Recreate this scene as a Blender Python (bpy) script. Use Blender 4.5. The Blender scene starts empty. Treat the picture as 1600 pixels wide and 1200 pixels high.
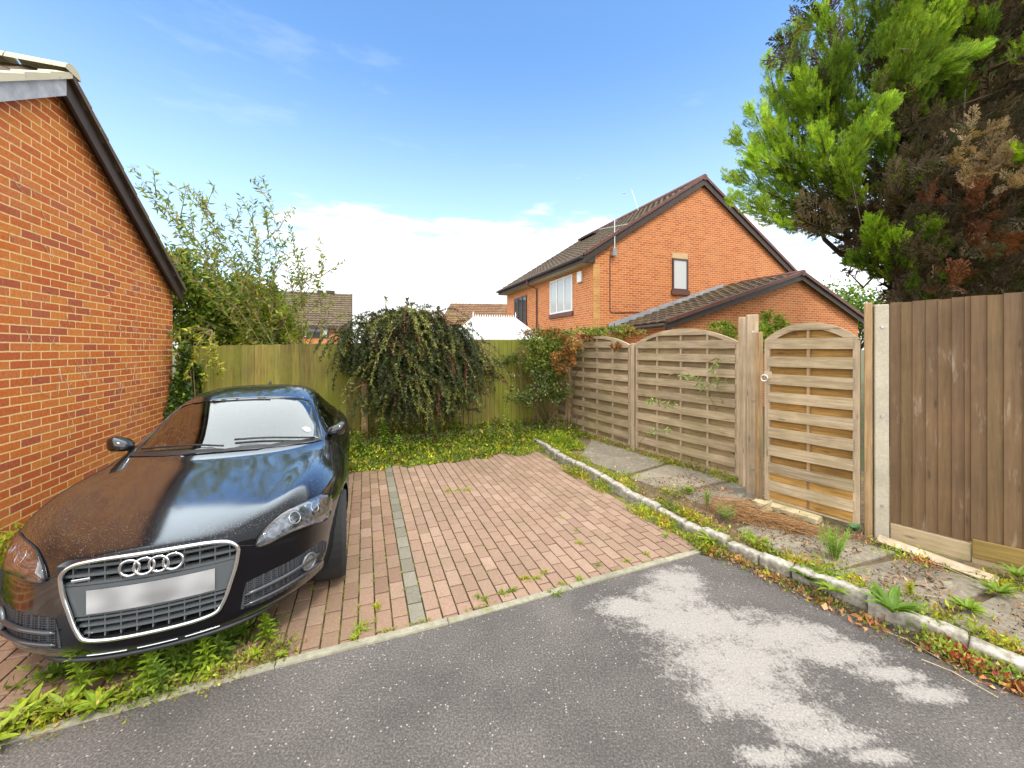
import bpy, bmesh, math, random
import numpy as np
from mathutils import Vector, Matrix
from mathutils.bvhtree import BVHTree
R = math.radians
random.seed(7)
rng = np.random.default_rng(11)
S = bpy.context.scene
COL = S.collection

# ------------------------------------------------------------------ camera
FPX, HOR, H = 615.0, 544.0, 1.75        # focal length in photo pixels, horizon row, eye height
cam_d = bpy.data.cameras.new('camera')
cam = bpy.data.objects.new('camera', cam_d)
COL.objects.link(cam)
cam_d.sensor_width = 36.0
cam_d.lens = 36.0 * FPX / 1600.0
cam_d.shift_y = -(600.0 - HOR) / 1600.0
cam_d.clip_start = 0.05
cam_d.clip_end = 3000
cam.location = (0, 0, H)
cam.rotation_euler = (R(90), 0, 0)
S.camera = cam

# ------------------------------------------------------------------ light
SUN_EL, SUN_AZ = 58.0, 152.0            # azimuth clockwise from +Y (seen from above)
w = bpy.data.worlds.new('World')
S.world = w
w.use_nodes = True
nt = w.node_tree
nt.nodes.clear()
def N(tree, kind, **kw):
    n = tree.nodes.new(kind)
    for k, v in kw.items():
        setattr(n, k, v)
    return n
out = N(nt, 'ShaderNodeOutputWorld')
bg = N(nt, 'ShaderNodeBackground')
bg.inputs['Strength'].default_value = 0.13
sky = N(nt, 'ShaderNodeTexSky', sky_type='NISHITA')
sky.sun_disc = False
sky.sun_elevation = R(SUN_EL)
sky.sun_rotation = R(SUN_AZ)
sky.air_density = 1.15
sky.dust_density = 0.3
sky.ozone_density = 2.2
hs = N(nt, 'ShaderNodeHueSaturation')
hs.inputs['Saturation'].default_value = 1.16
hs.inputs['Value'].default_value = 2.35
hs.inputs['Hue'].default_value = 0.500
nt.links.new(sky.outputs[0], hs.inputs['Color'])
tc = N(nt, 'ShaderNodeTexCoord')
sep = N(nt, 'ShaderNodeSeparateXYZ')
nt.links.new(tc.outputs['Generated'], sep.inputs[0])
mp = N(nt, 'ShaderNodeMapping')
mp.inputs['Scale'].default_value = (1.6, 1.6, 6.5)
mp.inputs['Location'].default_value = (0.35, 0.0, 0.2)
nt.links.new(tc.outputs['Generated'], mp.inputs[0])
nz = N(nt, 'ShaderNodeTexNoise')
nz.inputs['Scale'].default_value = 1.35
nz.inputs['Detail'].default_value = 7
nz.inputs['Roughness'].default_value = 0.58
nt.links.new(mp.outputs[0], nz.inputs['Vector'])
def math_node(tree, op, a, b=None, c=None, clamp=False):
    n = tree.nodes.new('ShaderNodeMath')
    n.operation = op
    n.use_clamp = clamp
    for i, v in enumerate((a, b, c)):
        if v is None:
            continue
        if isinstance(v, (int, float)):
            n.inputs[i].default_value = v
        else:
            tree.links.new(v, n.inputs[i])
    return n.outputs[0]
def map_range(tree, v, a, b, c=0.0, d=1.0, smooth=True):
    n = tree.nodes.new('ShaderNodeMapRange')
    if smooth:
        n.interpolation_type = 'SMOOTHSTEP'
    tree.links.new(v, n.inputs[0])
    for i, x in enumerate((a, b, c, d)):
        n.inputs[1 + i].default_value = x
    return n.outputs[0]
z = sep.outputs[2]
# ragged top edge of the cloud bank: low on the left, filling the sky behind the camera
lim = math_node(nt, 'MULTIPLY_ADD', nz.outputs[0], 0.60, -0.01)
lim = math_node(nt, 'MULTIPLY', lim, map_range(nt, sep.outputs[0], -0.66, -0.42, 0.35, 1.0))
lim = math_node(nt, 'ADD', lim, map_range(nt, sep.outputs[1], 0.25, -0.25, 0.0, 0.62))
edge = math_node(nt, 'SUBTRACT', lim, z)
nw = N(nt, 'ShaderNodeTexNoise'); nw.inputs['Scale'].default_value = 7.0; nw.inputs['Detail'].default_value = 6; nt.links.new(mp.outputs[0], nw.inputs['Vector'])
edge = math_node(nt, 'MULTIPLY_ADD', math_node(nt, 'SUBTRACT', nw.outputs[0], 0.5), 0.16, edge)
bank = map_range(nt, edge, -0.03, 0.075)
high = math_node(nt, 'MULTIPLY', map_range(nt, nz.outputs[0], 0.60, 0.74), 0.12)
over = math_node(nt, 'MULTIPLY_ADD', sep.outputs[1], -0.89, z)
zen = map_range(nt, math_node(nt, 'MULTIPLY_ADD', nz.outputs[0], 0.10, over), 0.058, 0.095)      # unseen cloud deck added just above the frame, to whiten the car's reflections
mask = math_node(nt, 'MAXIMUM', bank, high, clamp=True)
haze = math_node(nt, 'MULTIPLY', map_range(nt, z, 0.0, 0.62, 1.0, 0.0), 0.72)
mixh = N(nt, 'ShaderNodeMixRGB')
mixh.inputs[2].default_value = (7.6, 9.4, 10.8, 1)
nt.links.new(haze, mixh.inputs[0])
nt.links.new(hs.outputs[0], mixh.inputs[1])
mixc = N(nt, 'ShaderNodeMixRGB')
mixc.inputs[2].default_value = (11.5, 11.7, 11.9, 1)
nt.links.new(mask, mixc.inputs[0])
nt.links.new(mixh.outputs[0], mixc.inputs[1])
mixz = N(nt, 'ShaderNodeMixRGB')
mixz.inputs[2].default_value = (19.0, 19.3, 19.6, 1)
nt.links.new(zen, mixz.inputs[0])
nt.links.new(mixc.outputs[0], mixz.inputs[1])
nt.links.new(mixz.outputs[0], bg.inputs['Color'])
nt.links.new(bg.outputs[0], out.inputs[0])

sd = bpy.data.lights.new('sun', 'SUN')
sd.energy = 2.2
sd.angle = R(8)
sd.color = (1.0, 0.93, 0.82)
sun = bpy.data.objects.new('sun', sd)
COL.objects.link(sun)
az, el = R(SUN_AZ), R(SUN_EL)
to_sun = Vector((math.sin(az) * math.cos(el), math.cos(az) * math.cos(el), math.sin(el)))
sun.rotation_euler = to_sun.to_track_quat('Z', 'Y').to_euler()
S.view_settings.view_transform = 'Standard'
S.view_settings.look = 'None'
S.view_settings.exposure = 0.06
S.view_settings.gamma = 1.0

# ------------------------------------------------------------------ helpers
TH = R(20.5)                                     # the estate's common direction
F = Vector((-math.sin(TH), math.cos(TH), 0))     # away from the camera along the garage wall
G = Vector((math.cos(TH), math.sin(TH), 0))      # to the right along the back fence
UP = Vector((0, 0, 1))

def gp(u, v, z=0.0):
    """world point at height z seen at photo pixel (u, v) - used only to survey the place"""
    y = FPX * (H - z) / (v - HOR)
    return Vector(((u - 800) * y / FPX, y, z))

def at(u, v, y):
    """world point at depth y seen at photo pixel (u, v)"""
    return Vector(((u - 800) * y / FPX, y, H + (HOR - v) * y / FPX))

def tag(o, label=None, cat=None, group=None, kind=None):
    if label: o['label'] = label
    if cat: o['category'] = cat
    if group: o['group'] = group
    if kind: o['kind'] = kind
    return o

def empty(name, loc=(0, 0, 0), rz=0.0, label=None, cat=None, group=None):
    o = bpy.data.objects.new(name, None)
    o.empty_display_size = 0.2
    o.location = loc
    o.rotation_euler = (0, 0, rz)
    COL.objects.link(o)
    return tag(o, label, cat, group)

def link_mesh(name, me, mat=None, parent=None, loc=None, rz=0.0, smooth=False):
    o = bpy.data.objects.new(name, me)
    if mat: me.materials.append(mat)
    COL.objects.link(o)
    if parent: o.parent = parent
    if loc is not None: o.location = loc
    if rz: o.rotation_euler = (0, 0, rz)
    if smooth:
        me.polygons.foreach_set('use_smooth', [True] * len(me.polygons))
    return o

class MB:
    """collects faces with a colour per face, builds one mesh object"""
    def __init__(self):
        self.v = []; self.f = []; self.c = []
    def face(self, pts, col=(1, 1, 1)):
        i = len(self.v)
        self.v.extend([tuple(p) for p in pts])
        self.f.append(tuple(range(i, i + len(pts))))
        self.c.append(col)
    def raw(self, vs, fs, col=(1, 1, 1)):
        i = len(self.v)
        self.v.extend([tuple(p) for p in vs])
        for f in fs:
            self.f.append(tuple(i + k for k in f)); self.c.append(col)
    def prism(self, poly, z0, z1, col=(1, 1, 1), cham=0.0):
        """vertical prism over a 2-D polygon (counter-clockwise)"""
        n = len(poly)
        cx = sum(p[0] for p in poly) / n; cy = sum(p[1] for p in poly) / n
        lo = [(p[0], p[1], z0) for p in poly]
        if cham:
            mid = [(p[0], p[1], z1 - cham) for p in poly]
            top = []
            for p in poly:
                d = math.hypot(p[0] - cx, p[1] - cy) or 1
                k = max(0.0, (d - cham * 1.4) / d)
                top.append((cx + (p[0] - cx) * k, cy + (p[1] - cy) * k, z1))
            vs = lo + mid + top
            fs = [tuple(range(2 * n, 3 * n))]
            for i in range(n):
                j = (i + 1) % n
                fs.append((i, j, n + j, n + i)); fs.append((n + i, n + j, 2 * n + j, 2 * n + i))
        else:
            vs = lo + [(p[0], p[1], z1) for p in poly]
            fs = [tuple(range(n, 2 * n)), tuple(reversed(range(n)))]
            for i in range(n):
                j = (i + 1) % n
                fs.append((i, j, n + j, n + i))
        self.raw(vs, fs, col)
    def box(self, a, b, col=(1, 1, 1), M=None, bev=0.0):
        (x0, y0, z0), (x1, y1, z1) = a, b
        if bev:
            k = bev
            vs = []; 
            for z in (z0, z1):
                for (x, y) in ((x0, y0), (x1, y0), (x1, y1), (x0, y1)):
                    pass
            rings = [(z0, k), (z0 + k, 0), (z1 - k, 0), (z1, k)]
            for z, s in rings:
                q = k
                pts = [(x0 + q + s * 0, y0 + s), (x1 - q, y0 + s), (x1 - s, y0 + q), (x1 - s, y1 - q), (x1 - q, y1 - s), (x0 + q, y1 - s), (x0 + s, y1 - q), (x0 + s, y0 + q)]
                vs += [(p[0], p[1], z) for p in pts]
            fs = [tuple(range(24, 32)), tuple(reversed(range(8)))]
            for r in range(3):
                for i in range(8):
                    j = (i + 1) % 8
                    fs.append((r * 8 + i, r * 8 + j, r * 8 + 8 + j, r * 8 + 8 + i))
        else:
            vs = [(x0, y0, z0), (x1, y0, z0), (x1, y1, z0), (x0, y1, z0), (x0, y0, z1), (x1, y0, z1), (x1, y1, z1), (x0, y1, z1)]
            fs = [(0, 3, 2, 1), (4, 5, 6, 7), (0, 1, 5, 4), (1, 2, 6, 5), (2, 3, 7, 6), (3, 0, 4, 7)]
        if M is not None:
            vs = [tuple(M @ Vector(p)) for p in vs]
        self.raw(vs, fs, col)
    def bar(self, p, q, wx, wz, col=(1, 1, 1), up=UP, bev=0.0):
        """box of width wx and height wz along p-q"""
        p, q = Vector(p), Vector(q)
        d = q - p; L = d.length
        x = d.normalized(); y = up.cross(x)
        if y.length < 1e-4: y = Vector((0, 1, 0)).cross(x)
        y.normalize(); z = x.cross(y)
        M = Matrix(((x.x, y.x, z.x, p.x), (x.y, y.y, z.y, p.y), (x.z, y.z, z.z, p.z), (0, 0, 0, 1)))
        self.box((0, -wx / 2, -wz / 2), (L, wx / 2, wz / 2), col, M, bev)
    def tube(self, pts, rad, col=(1, 1, 1), n=6, closed=False, cap=True):
        pts = [Vector(p) for p in pts]
        m = len(pts)
        rads = rad if isinstance(rad, (list, tuple)) else [rad] * m
        vs = []; prev = None
        for i, p in enumerate(pts):
            if closed: t = pts[(i + 1) % m] - pts[i - 1]
            else: t = pts[min(i + 1, m - 1)] - pts[max(i - 1, 0)]
            if t.length < 1e-9: t = Vector((0, 0, 1))
            t.normalize()
            if prev is None:
                a = UP if abs(t.z) < 0.9 else Vector((1, 0, 0))
                nrm = t.cross(a).normalized()
            else:
                nrm = prev - t * prev.dot(t)
                if nrm.length < 1e-6: nrm = t.cross(UP)
                nrm.normalize()
            prev = nrm
            b = t.cross(nrm)
            for k in range(n):
                a = 2 * math.pi * k / n
                vs.append(p + (nrm * math.cos(a) + b * math.sin(a)) * rads[i])
        fs = []
        for i in range(m if closed else m - 1):
            j = (i + 1) % m
            for k in range(n):
                l = (k + 1) % n
                fs.append((i * n + k, i * n + l, j * n + l, j * n + k))
        if cap and not closed:
            fs.append(tuple(reversed(range(n)))); fs.append(tuple(range((m - 1) * n, m * n)))
        self.raw(vs, fs, col)
    def ribbon(self, p, d, L, W, col, droop=0.5, segs=4, up=UP, fold=0.25, shape=0.45):
        """a leaf: a tapering folded strip that bends down along its length"""
        p = Vector(p); d = Vector(d).normalized()
        side = d.cross(up)
        if side.length < 1e-3: side = Vector((1, 0, 0))
        side.normalize()
        vs = []; q = p.copy(); dd = d.copy()
        for i in range(segs + 1):
            t = i / segs
            wd = W * (math.sin(math.pi * (t ** shape * 0.92 + 0.06)) if t < 1 else 0.04)
            nrm = side.cross(dd).normalized()
            vs += [q - side * wd / 2 + nrm * wd * fold, q, q + side * wd / 2 + nrm * wd * fold]
            q = q + dd * (L / segs)
            dd = (dd + Vector((0, 0, -droop / segs))).normalized()
        fs = []
        for i in range(segs):
            a = i * 3
            fs += [(a, a + 1, a + 4, a + 3), (a + 1, a + 2, a + 5, a + 4)]
        self.raw(vs, fs, col)
    def mesh(self, name='m'):
        me = bpy.data.meshes.new(name)
        me.from_pydata(self.v, [], self.f)
        at_ = me.color_attributes.new('col', 'FLOAT_COLOR', 'CORNER')
        n = np.array([len(f) for f in self.f])
        cc = np.array([(c[0], c[1], c[2], 1.0) if not isinstance(c, (int, float)) else (c, c, c, 1.0) for c in self.c], dtype=np.float32)
        at_.data.foreach_set('color', np.repeat(cc, n, axis=0).ravel())
        me.update()
        return me
    def build(self, name, mat, parent=None, loc=None, rz=0.0, smooth=False):
        return link_mesh(name, self.mesh(name), mat, parent, loc, rz, smooth)

def np_mesh(name, V, Fc, C, mat, parent=None, loc=None, smooth=False):
    """V (n,3), Fc (m,k) index array, C (m,3) colour per face"""
    me = bpy.data.meshes.new(name)
    m, k = Fc.shape
    me.vertices.add(len(V)); me.vertices.foreach_set('co', V.astype(np.float32).ravel())
    me.loops.add(m * k); me.loops.foreach_set('vertex_index', Fc.astype(np.int32).ravel())
    me.polygons.add(m)
    me.polygons.foreach_set('loop_start', np.arange(0, m * k, k, dtype=np.int32))
    me.polygons.foreach_set('loop_total', np.full(m, k, dtype=np.int32))
    at_ = me.color_attributes.new('col', 'FLOAT_COLOR', 'CORNER')
    cc = np.concatenate([C, np.ones((m, 1))], axis=1).astype(np.float32)
    at_.data.foreach_set('color', np.repeat(cc, k, axis=0).ravel())
    me.update(calc_edges=True)
    me.validate()
    return link_mesh(name, me, mat, parent, loc, 0.0, smooth)

def unit(a):
    return a / np.maximum(np.linalg.norm(a, axis=1, keepdims=True), 1e-9)

def leaves(P, D, L, W, C, fold=0.25, jitter=0.0):
    """diamond leaves: P base points, D directions, L lengths, W widths, C colours -> V, F, C (two tris folded as quads)"""
    n = len(P)
    D = unit(D)
    r = unit(rng.normal(size=(n, 3)))
    side = unit(np.cross(D, r))
    nrm = np.cross(side, D)
    L = L[:, None]; W = W[:, None]
    mid = P + D * L * 0.42
    v = np.stack([P, mid + side * W * 0.5 + nrm * W * fold, P + D * L, mid - side * W * 0.5 + nrm * W * fold], axis=1).reshape(-1, 3)
    f = np.arange(4 * n).reshape(n, 4)
    return v, f, C

def pal(n, cols, jit=0.15):
    cols = np.array(cols)
    c = cols[rng.integers(0, len(cols), n)]
    return np.clip(c * (1 + rng.normal(size=(n, 1)) * jit), 0.004, 1)

# ------------------------------------------------------------------ materials
def new_mat(name):
    m = bpy.data.materials.new(name)
    m.use_nodes = True
    t = m.node_tree
    b = t.nodes['Principled BSDF']
    return m, t, b

def attr(t):
    n = t.nodes.new('ShaderNodeAttribute'); n.attribute_name = 'col'
    return n.outputs['Color']

def objco(t, scale=(1, 1, 1), rot=(0, 0, 0), loc=(0, 0, 0)):
    c = t.nodes.new('ShaderNodeTexCoord')
    m = t.nodes.new('ShaderNodeMapping')
    m.inputs['Scale'].default_value = scale
    m.inputs['Rotation'].default_value = rot
    m.inputs['Location'].default_value = loc
    t.links.new(c.outputs['Object'], m.inputs[0])
    return m.outputs[0]

def noise(t, vec, scale, detail=4, rough=0.55, dist=0.0):
    n = t.nodes.new('ShaderNodeTexNoise')
    n.inputs['Scale'].default_value = scale
    n.inputs['Detail'].default_value = detail
    n.inputs['Roughness'].default_value = rough
    n.inputs['Distortion'].default_value = dist
    if vec is not None: t.links.new(vec, n.inputs['Vector'])
    return n.outputs[0]

def ramp(t, v, stops, interp='LINEAR'):
    n = t.nodes.new('ShaderNodeValToRGB')
    n.color_ramp.interpolation = interp
    e = n.color_ramp.elements
    while len(e) > 1: e.remove(e[-1])
    e[0].position = stops[0][0]; e[0].color = (*stops[0][1], 1) if len(stops[0][1]) == 3 else stops[0][1]
    for p, c in stops[1:]:
        x = e.new(p); x.color = (*c, 1)
    t.links.new(v, n.inputs[0])
    return n.outputs[0]

def mix(t, fac, a, b, mode='MIX'):
    n = t.nodes.new('ShaderNodeMixRGB'); n.blend_type = mode
    for i, x in enumerate((fac, a, b)):
        if isinstance(x, (int, float)): n.inputs[i].default_value = x if i == 0 else (x, x, x, 1)
        elif isinstance(x, tuple): n.inputs[i].default_value = (*x, 1)
        else: t.links.new(x, n.inputs[i])
    return n.outputs[0]

def bump(t, b, h, strength=0.4, dist=0.01):
    n = t.nodes.new('ShaderNodeBump')
    n.inputs['Strength'].default_value = strength
    n.inputs['Distance'].default_value = dist
    t.links.new(h, n.inputs['Height'])
    t.links.new(n.outputs[0], b.inputs['Normal'])

def simple(name, col, rough=0.6, metal=0.0, coat=0.0, spec=0.5, vary=0.0):
    m, t, b = new_mat(name)
    b.inputs['Base Color'].default_value = (*col, 1)
    b.inputs['Roughness'].default_value = rough
    b.inputs['Metallic'].default_value = metal
    b.inputs['Coat Weight'].default_value = coat
    b.inputs['Coat Roughness'].default_value = 0.03
    b.inputs['Specular IOR Level'].default_value = spec
    if vary:
        n = noise(t, objco(t), 6, 6, 0.65)
        c = mix(t, 1.0, col, ramp(t, n, [(0.3, (1 - vary,) * 3), (0.7, (1 + vary,) * 3)]), 'MULTIPLY')
        t.links.new(c, b.inputs['Base Color'])
    return m

def brick_mat(name, cols, mortar, bw=0.225, bh=0.075, ms=0.010, bumpd=0.006, stain=0.0, pale=0.0):
    m, t, b = new_mat(name)
    c = t.nodes.new('ShaderNodeTexCoord')
    so = t.nodes.new('ShaderNodeSeparateXYZ'); t.links.new(c.outputs['Object'], so.inputs[0])
    sn = t.nodes.new('ShaderNodeSeparateXYZ'); t.links.new(c.outputs['Normal'], sn.inputs[0])
    ax = math_node(t, 'ABSOLUTE', sn.outputs[0]); ay = math_node(t, 'ABSOLUTE', sn.outputs[1])
    g = math_node(t, 'GREATER_THAN', ax, ay)
    h = math_node(t, 'ADD', math_node(t, 'MULTIPLY', so.outputs[1], g), math_node(t, 'MULTIPLY', so.outputs[0], math_node(t, 'SUBTRACT', 1.0, g)))
    cv = t.nodes.new('ShaderNodeCombineXYZ')
    # bricks are never laid quite true
    wob = noise(t, c.outputs['Object'], 9, 2, 0.5)
    t.links.new(math_node(t, 'ADD', h, math_node(t, 'MULTIPLY', wob, 0.008)), cv.inputs[0])
    t.links.new(math_node(t, 'ADD', so.outputs[2], math_node(t, 'MULTIPLY', wob, 0.006)), cv.inputs[1])
    bt = t.nodes.new('ShaderNodeTexBrick')
    bt.offset = 0.5
    bt.inputs['Scale'].default_value = 1.0
    bt.inputs['Color1'].default_value = (0, 0, 0, 1); bt.inputs['Color2'].default_value = (1, 1, 1, 1)
    bt.inputs['Mortar'].default_value = (0.5, 0.5, 0.5, 1)
    bt.inputs['Mortar Size'].default_value = ms * 0.5
    bt.inputs['Mortar Smooth'].default_value = 0.25
    bt.inputs['Bias'].default_value = 0.0
    bt.inputs['Brick Width'].default_value = bw
    bt.inputs['Row Height'].default_value = bh
    t.links.new(cv.outputs[0], bt.inputs['Vector'])
    n = len(cols)
    br = ramp(t, bt.outputs['Color'], [(i / n, cc) for i, cc in enumerate(cols)], 'CONSTANT')
    n1 = noise(t, c.outputs['Object'], 38, 5, 0.7)
    br = mix(t, 1.0, br, ramp(t, n1, [(0.3, (0.72,) * 3), (0.7, (1.22,) * 3)]), 'MULTIPLY')
    mo = mix(t, 1.0, mortar, ramp(t, n1, [(0.3, (0.8,) * 3), (0.7, (1.12,) * 3)]), 'MULTIPLY')
    col = mix(t, bt.outputs['Fac'], br, mo)
    if pale:
        n3 = noise(t, c.outputs['Object'], 1.1, 5, 0.6)
        col = mix(t, math_node(t, 'MULTIPLY', map_range(t, n3, 0.45, 0.75), pale), col, (0.62, 0.30, 0.14))
    if stain:
        n2 = noise(t, c.outputs['Object'], 0.8, 6, 0.65)
        col = mix(t, math_node(t, 'MULTIPLY', map_range(t, n2, 0.5, 0.8), stain), col, (0.16, 0.12, 0.05))
    t.links.new(col, b.inputs['Base Color'])
    b.inputs['Roughness'].default_value = 0.85
    hgt = math_node(t, 'ADD', math_node(t, 'SUBTRACT', 1.0, bt.outputs['Fac']), math_node(t, 'MULTIPLY', n1, 0.35))
    bump(t, b, hgt, 0.7, bumpd)
    return m

def wood_mat(name, c1, c2, axis='x', green=None, gfac=0.5, scale=1.0, rough=0.8, streak=None):
    m, t, b = new_mat(name)
    sc = {'x': (1.2, 22, 22), 'z': (22, 22, 1.2), 'y': (22, 1.2, 22)}[axis]
    co = objco(t, tuple(s * scale for s in sc))
    n = noise(t, co, 2.2, 6, 0.65, 0.6)
    n2 = noise(t, objco(t), 2.3, 4, 0.6)
    base = ramp(t, n, [(0.28, c2), (0.62, c1), (0.8, tuple(min(1, x * 1.15) for x in c1))])
    base = mix(t, 1.0, base, ramp(t, n2, [(0.3, (0.75,) * 3), (0.7, (1.18,) * 3)]), 'MULTIPLY')
    base = mix(t, 1.0, base, attr(t), 'MULTIPLY')
    if green:
        n3 = noise(t, objco(t, (1, 1, 0.5)), 1.6, 5, 0.6)
        base = mix(t, math_node(t, 'MULTIPLY', map_range(t, n3, 0.38, 0.66), gfac), base, green)
    if streak:
        n4 = noise(t, objco(t, (9, 9, 1.3)), 1.7, 5, 0.7)
        base = mix(t, math_node(t, 'MULTIPLY', map_range(t, n4, 0.57, 0.72), 0.6), base, streak)
    vo = t.nodes.new('ShaderNodeTexVoronoi')      # knots
    ks = {'x': (2.2, 9, 9), 'z': (9, 9, 2.2), 'y': (9, 2.2, 9)}[axis]
    vo.inputs['Scale'].default_value = 1.0
    t.links.new(objco(t, ks), vo.inputs['Vector'])
    base = mix(t, map_range(t, vo.outputs['Distance'], 0.05, 0.12, 0.6, 0.0), base, tuple(x * 0.35 for x in c2))
    t.links.new(base, b.inputs['Base Color'])
    b.inputs['Roughness'].default_value = rough
    bump(t, b, n, 0.5, 0.004)
    return m

def leaf_mat(name, rough=0.5, trans=0.35, gain=1.0):
    m, t, b = new_mat(name)
    a = attr(t)
    if gain != 1.0: a = mix(t, 1.0, a, gain, 'MULTIPLY')
    n = noise(t, objco(t), 14, 3, 0.6)
    a = mix(t, 1.0, a, ramp(t, n, [(0.3, (0.75,) * 3), (0.7, (1.2,) * 3)]), 'MULTIPLY')
    t.links.new(a, b.inputs['Base Color'])
    b.inputs['Roughness'].default_value = rough
    b.inputs['Specular IOR Level'].default_value = 0.35
    tr = t.nodes.new('ShaderNodeBsdfTranslucent')
    t.links.new(mix(t, 1.0, a, (1.25, 1.15, 0.6), 'MULTIPLY'), tr.inputs[0])
    ms = t.nodes.new('ShaderNodeMixShader'); ms.inputs[0].default_value = trans
    t.links.new(b.outputs[0], ms.inputs[1]); t.links.new(tr.outputs[0], ms.inputs[2])
    t.links.new(ms.outputs[0], t.nodes['Material Output'].inputs[0])
    return m

M = {}
M['brick'] = brick_mat('red_brick', [(0.55, 0.135, 0.024), (0.60, 0.175, 0.030), (0.50, 0.11, 0.024), (0.58, 0.15, 0.022), (0.42, 0.095, 0.035), (0.63, 0.205, 0.033), (0.52, 0.12, 0.022), (0.56, 0.16, 0.04)], (0.85, 0.56, 0.23), ms=0.014, stain=0.2, pale=0.15)
M['brick_far'] = brick_mat('orange_brick', [(0.54, 0.145, 0.035), (0.60, 0.18, 0.045), (0.46, 0.11, 0.028), (0.57, 0.16, 0.04), (0.51, 0.135, 0.04)], (0.70, 0.44, 0.22), ms=0.017, stain=0.12, pale=0.35, bumpd=0.003)
M['brick_quoin'] = brick_mat('tan_brick', [(0.55, 0.28, 0.08), (0.6, 0.32, 0.1), (0.5, 0.24, 0.07)], (0.6, 0.4, 0.2), bumpd=0.003)
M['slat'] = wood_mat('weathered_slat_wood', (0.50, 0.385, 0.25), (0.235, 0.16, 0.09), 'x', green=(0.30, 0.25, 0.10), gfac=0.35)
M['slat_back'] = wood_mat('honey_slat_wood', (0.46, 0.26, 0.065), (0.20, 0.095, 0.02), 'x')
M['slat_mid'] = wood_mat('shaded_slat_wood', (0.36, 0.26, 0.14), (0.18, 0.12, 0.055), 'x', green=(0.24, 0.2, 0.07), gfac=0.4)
M['post'] = wood_mat('weathered_post_wood', (0.50, 0.38, 0.25), (0.30, 0.22, 0.13), 'z')
M['post_honey'] = wood_mat('honey_post_wood', (0.44, 0.29, 0.14), (0.24, 0.15, 0.07), 'z')
M['green_board'] = wood_mat('mossy_board_wood', (0.24, 0.20, 0.045), (0.11, 0.09, 0.02), 'z', green=(0.19, 0.21, 0.014), gfac=0.75)
M['brown_board'] = wood_mat('brown_stained_board', (0.165, 0.097, 0.043), (0.115, 0.064, 0.027), 'z', streak=(0.36, 0.28, 0.19), rough=0.7)
M['gravel_board'] = wood_mat('pale_gravel_board', (0.55, 0.42, 0.26), (0.36, 0.25, 0.14), 'x', green=(0.3, 0.27, 0.1), gfac=0.4)
M['olive_board'] = wood_mat('olive_gravel_board', (0.30, 0.20, 0.05), (0.17, 0.11, 0.03), 'x')
M['leaf'] = leaf_mat('leaf')
M['conifer'] = leaf_mat('conifer_spray', 0.6, 0.3)
M['bark'] = simple('bark', (0.10, 0.065, 0.04), 0.9, vary=0.4)
M['stem'] = leaf_mat('stem', 0.7, 0.1)
M['dry'] = leaf_mat('dry_litter', 0.85, 0.2)
M['white_frame'] = simple('white_plastic', (0.8, 0.8, 0.78), 0.35)
M['pane_pale'] = simple('curtain_reflection_pane', (0.5, 0.51, 0.5), 0.08, spec=0.8)  # pale for curtains in front, a painted reflection in the gable window
M['brown_frame'] = simple('brown_plastic', (0.07, 0.025, 0.018), 0.4)
M['glass_dark'] = simple('window_glass', (0.05, 0.06, 0.07), 0.04, spec=1.0)
M['curtain'] = simple('white_curtain', (0.75, 0.75, 0.72), 0.8)
M['lead'] = simple('lead_flashing', (0.34, 0.36, 0.38), 0.55, vary=0.25)
M['metal'] = simple('galvanised_metal', (0.55, 0.56, 0.56), 0.35, 0.8)
M['barge'] = simple('brown_painted_board', (0.045, 0.03, 0.024), 0.6, vary=0.3)
M['barge_red'] = simple('dark_red_tile', (0.13, 0.05, 0.035), 0.6, vary=0.3)
M['lintel'] = simple('cream_lintel', (0.6, 0.42, 0.22), 0.8, vary=0.15)

def tile_mat(name, a, b_, lich, lf=0.5, moss=None, mf=0.5):
    m, t, b = new_mat(name)
    c = mix(t, 1.0, mix(t, noise(t, objco(t), 3, 5, 0.6), a, b_), attr(t), 'MULTIPLY')
    n = noise(t, objco(t), 13, 5, 0.7)
    c = mix(t, math_node(t, 'MULTIPLY', map_range(t, n, 0.60, 0.68), lf), c, lich)
    if moss:
        n2 = noise(t, objco(t), 1.7, 5, 0.7)
        c = mix(t, math_node(t, 'MULTIPLY', map_range(t, n2, 0.47, 0.62), mf), c, moss)
    t.links.new(c, b.inputs['Base Color'])
    b.inputs['Roughness'].default_value = 0.85
    return m
M['tile'] = tile_mat('lichened_tile', (0.085, 0.055, 0.036), (0.13, 0.09, 0.06), (0.50, 0.47, 0.38), 0.8, (0.15, 0.13, 0.04), 0.5)
M['tile_brown'] = tile_mat('brown_tile', (0.19, 0.10, 0.05), (0.24, 0.14, 0.07), (0.3, 0.22, 0.12), 0.3)
M['tile_cream'] = tile_mat('pale_verge_tile', (0.55, 0.50, 0.36), (0.62, 0.57, 0.42), (0.16, 0.12, 0.06), 0.6)

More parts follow.
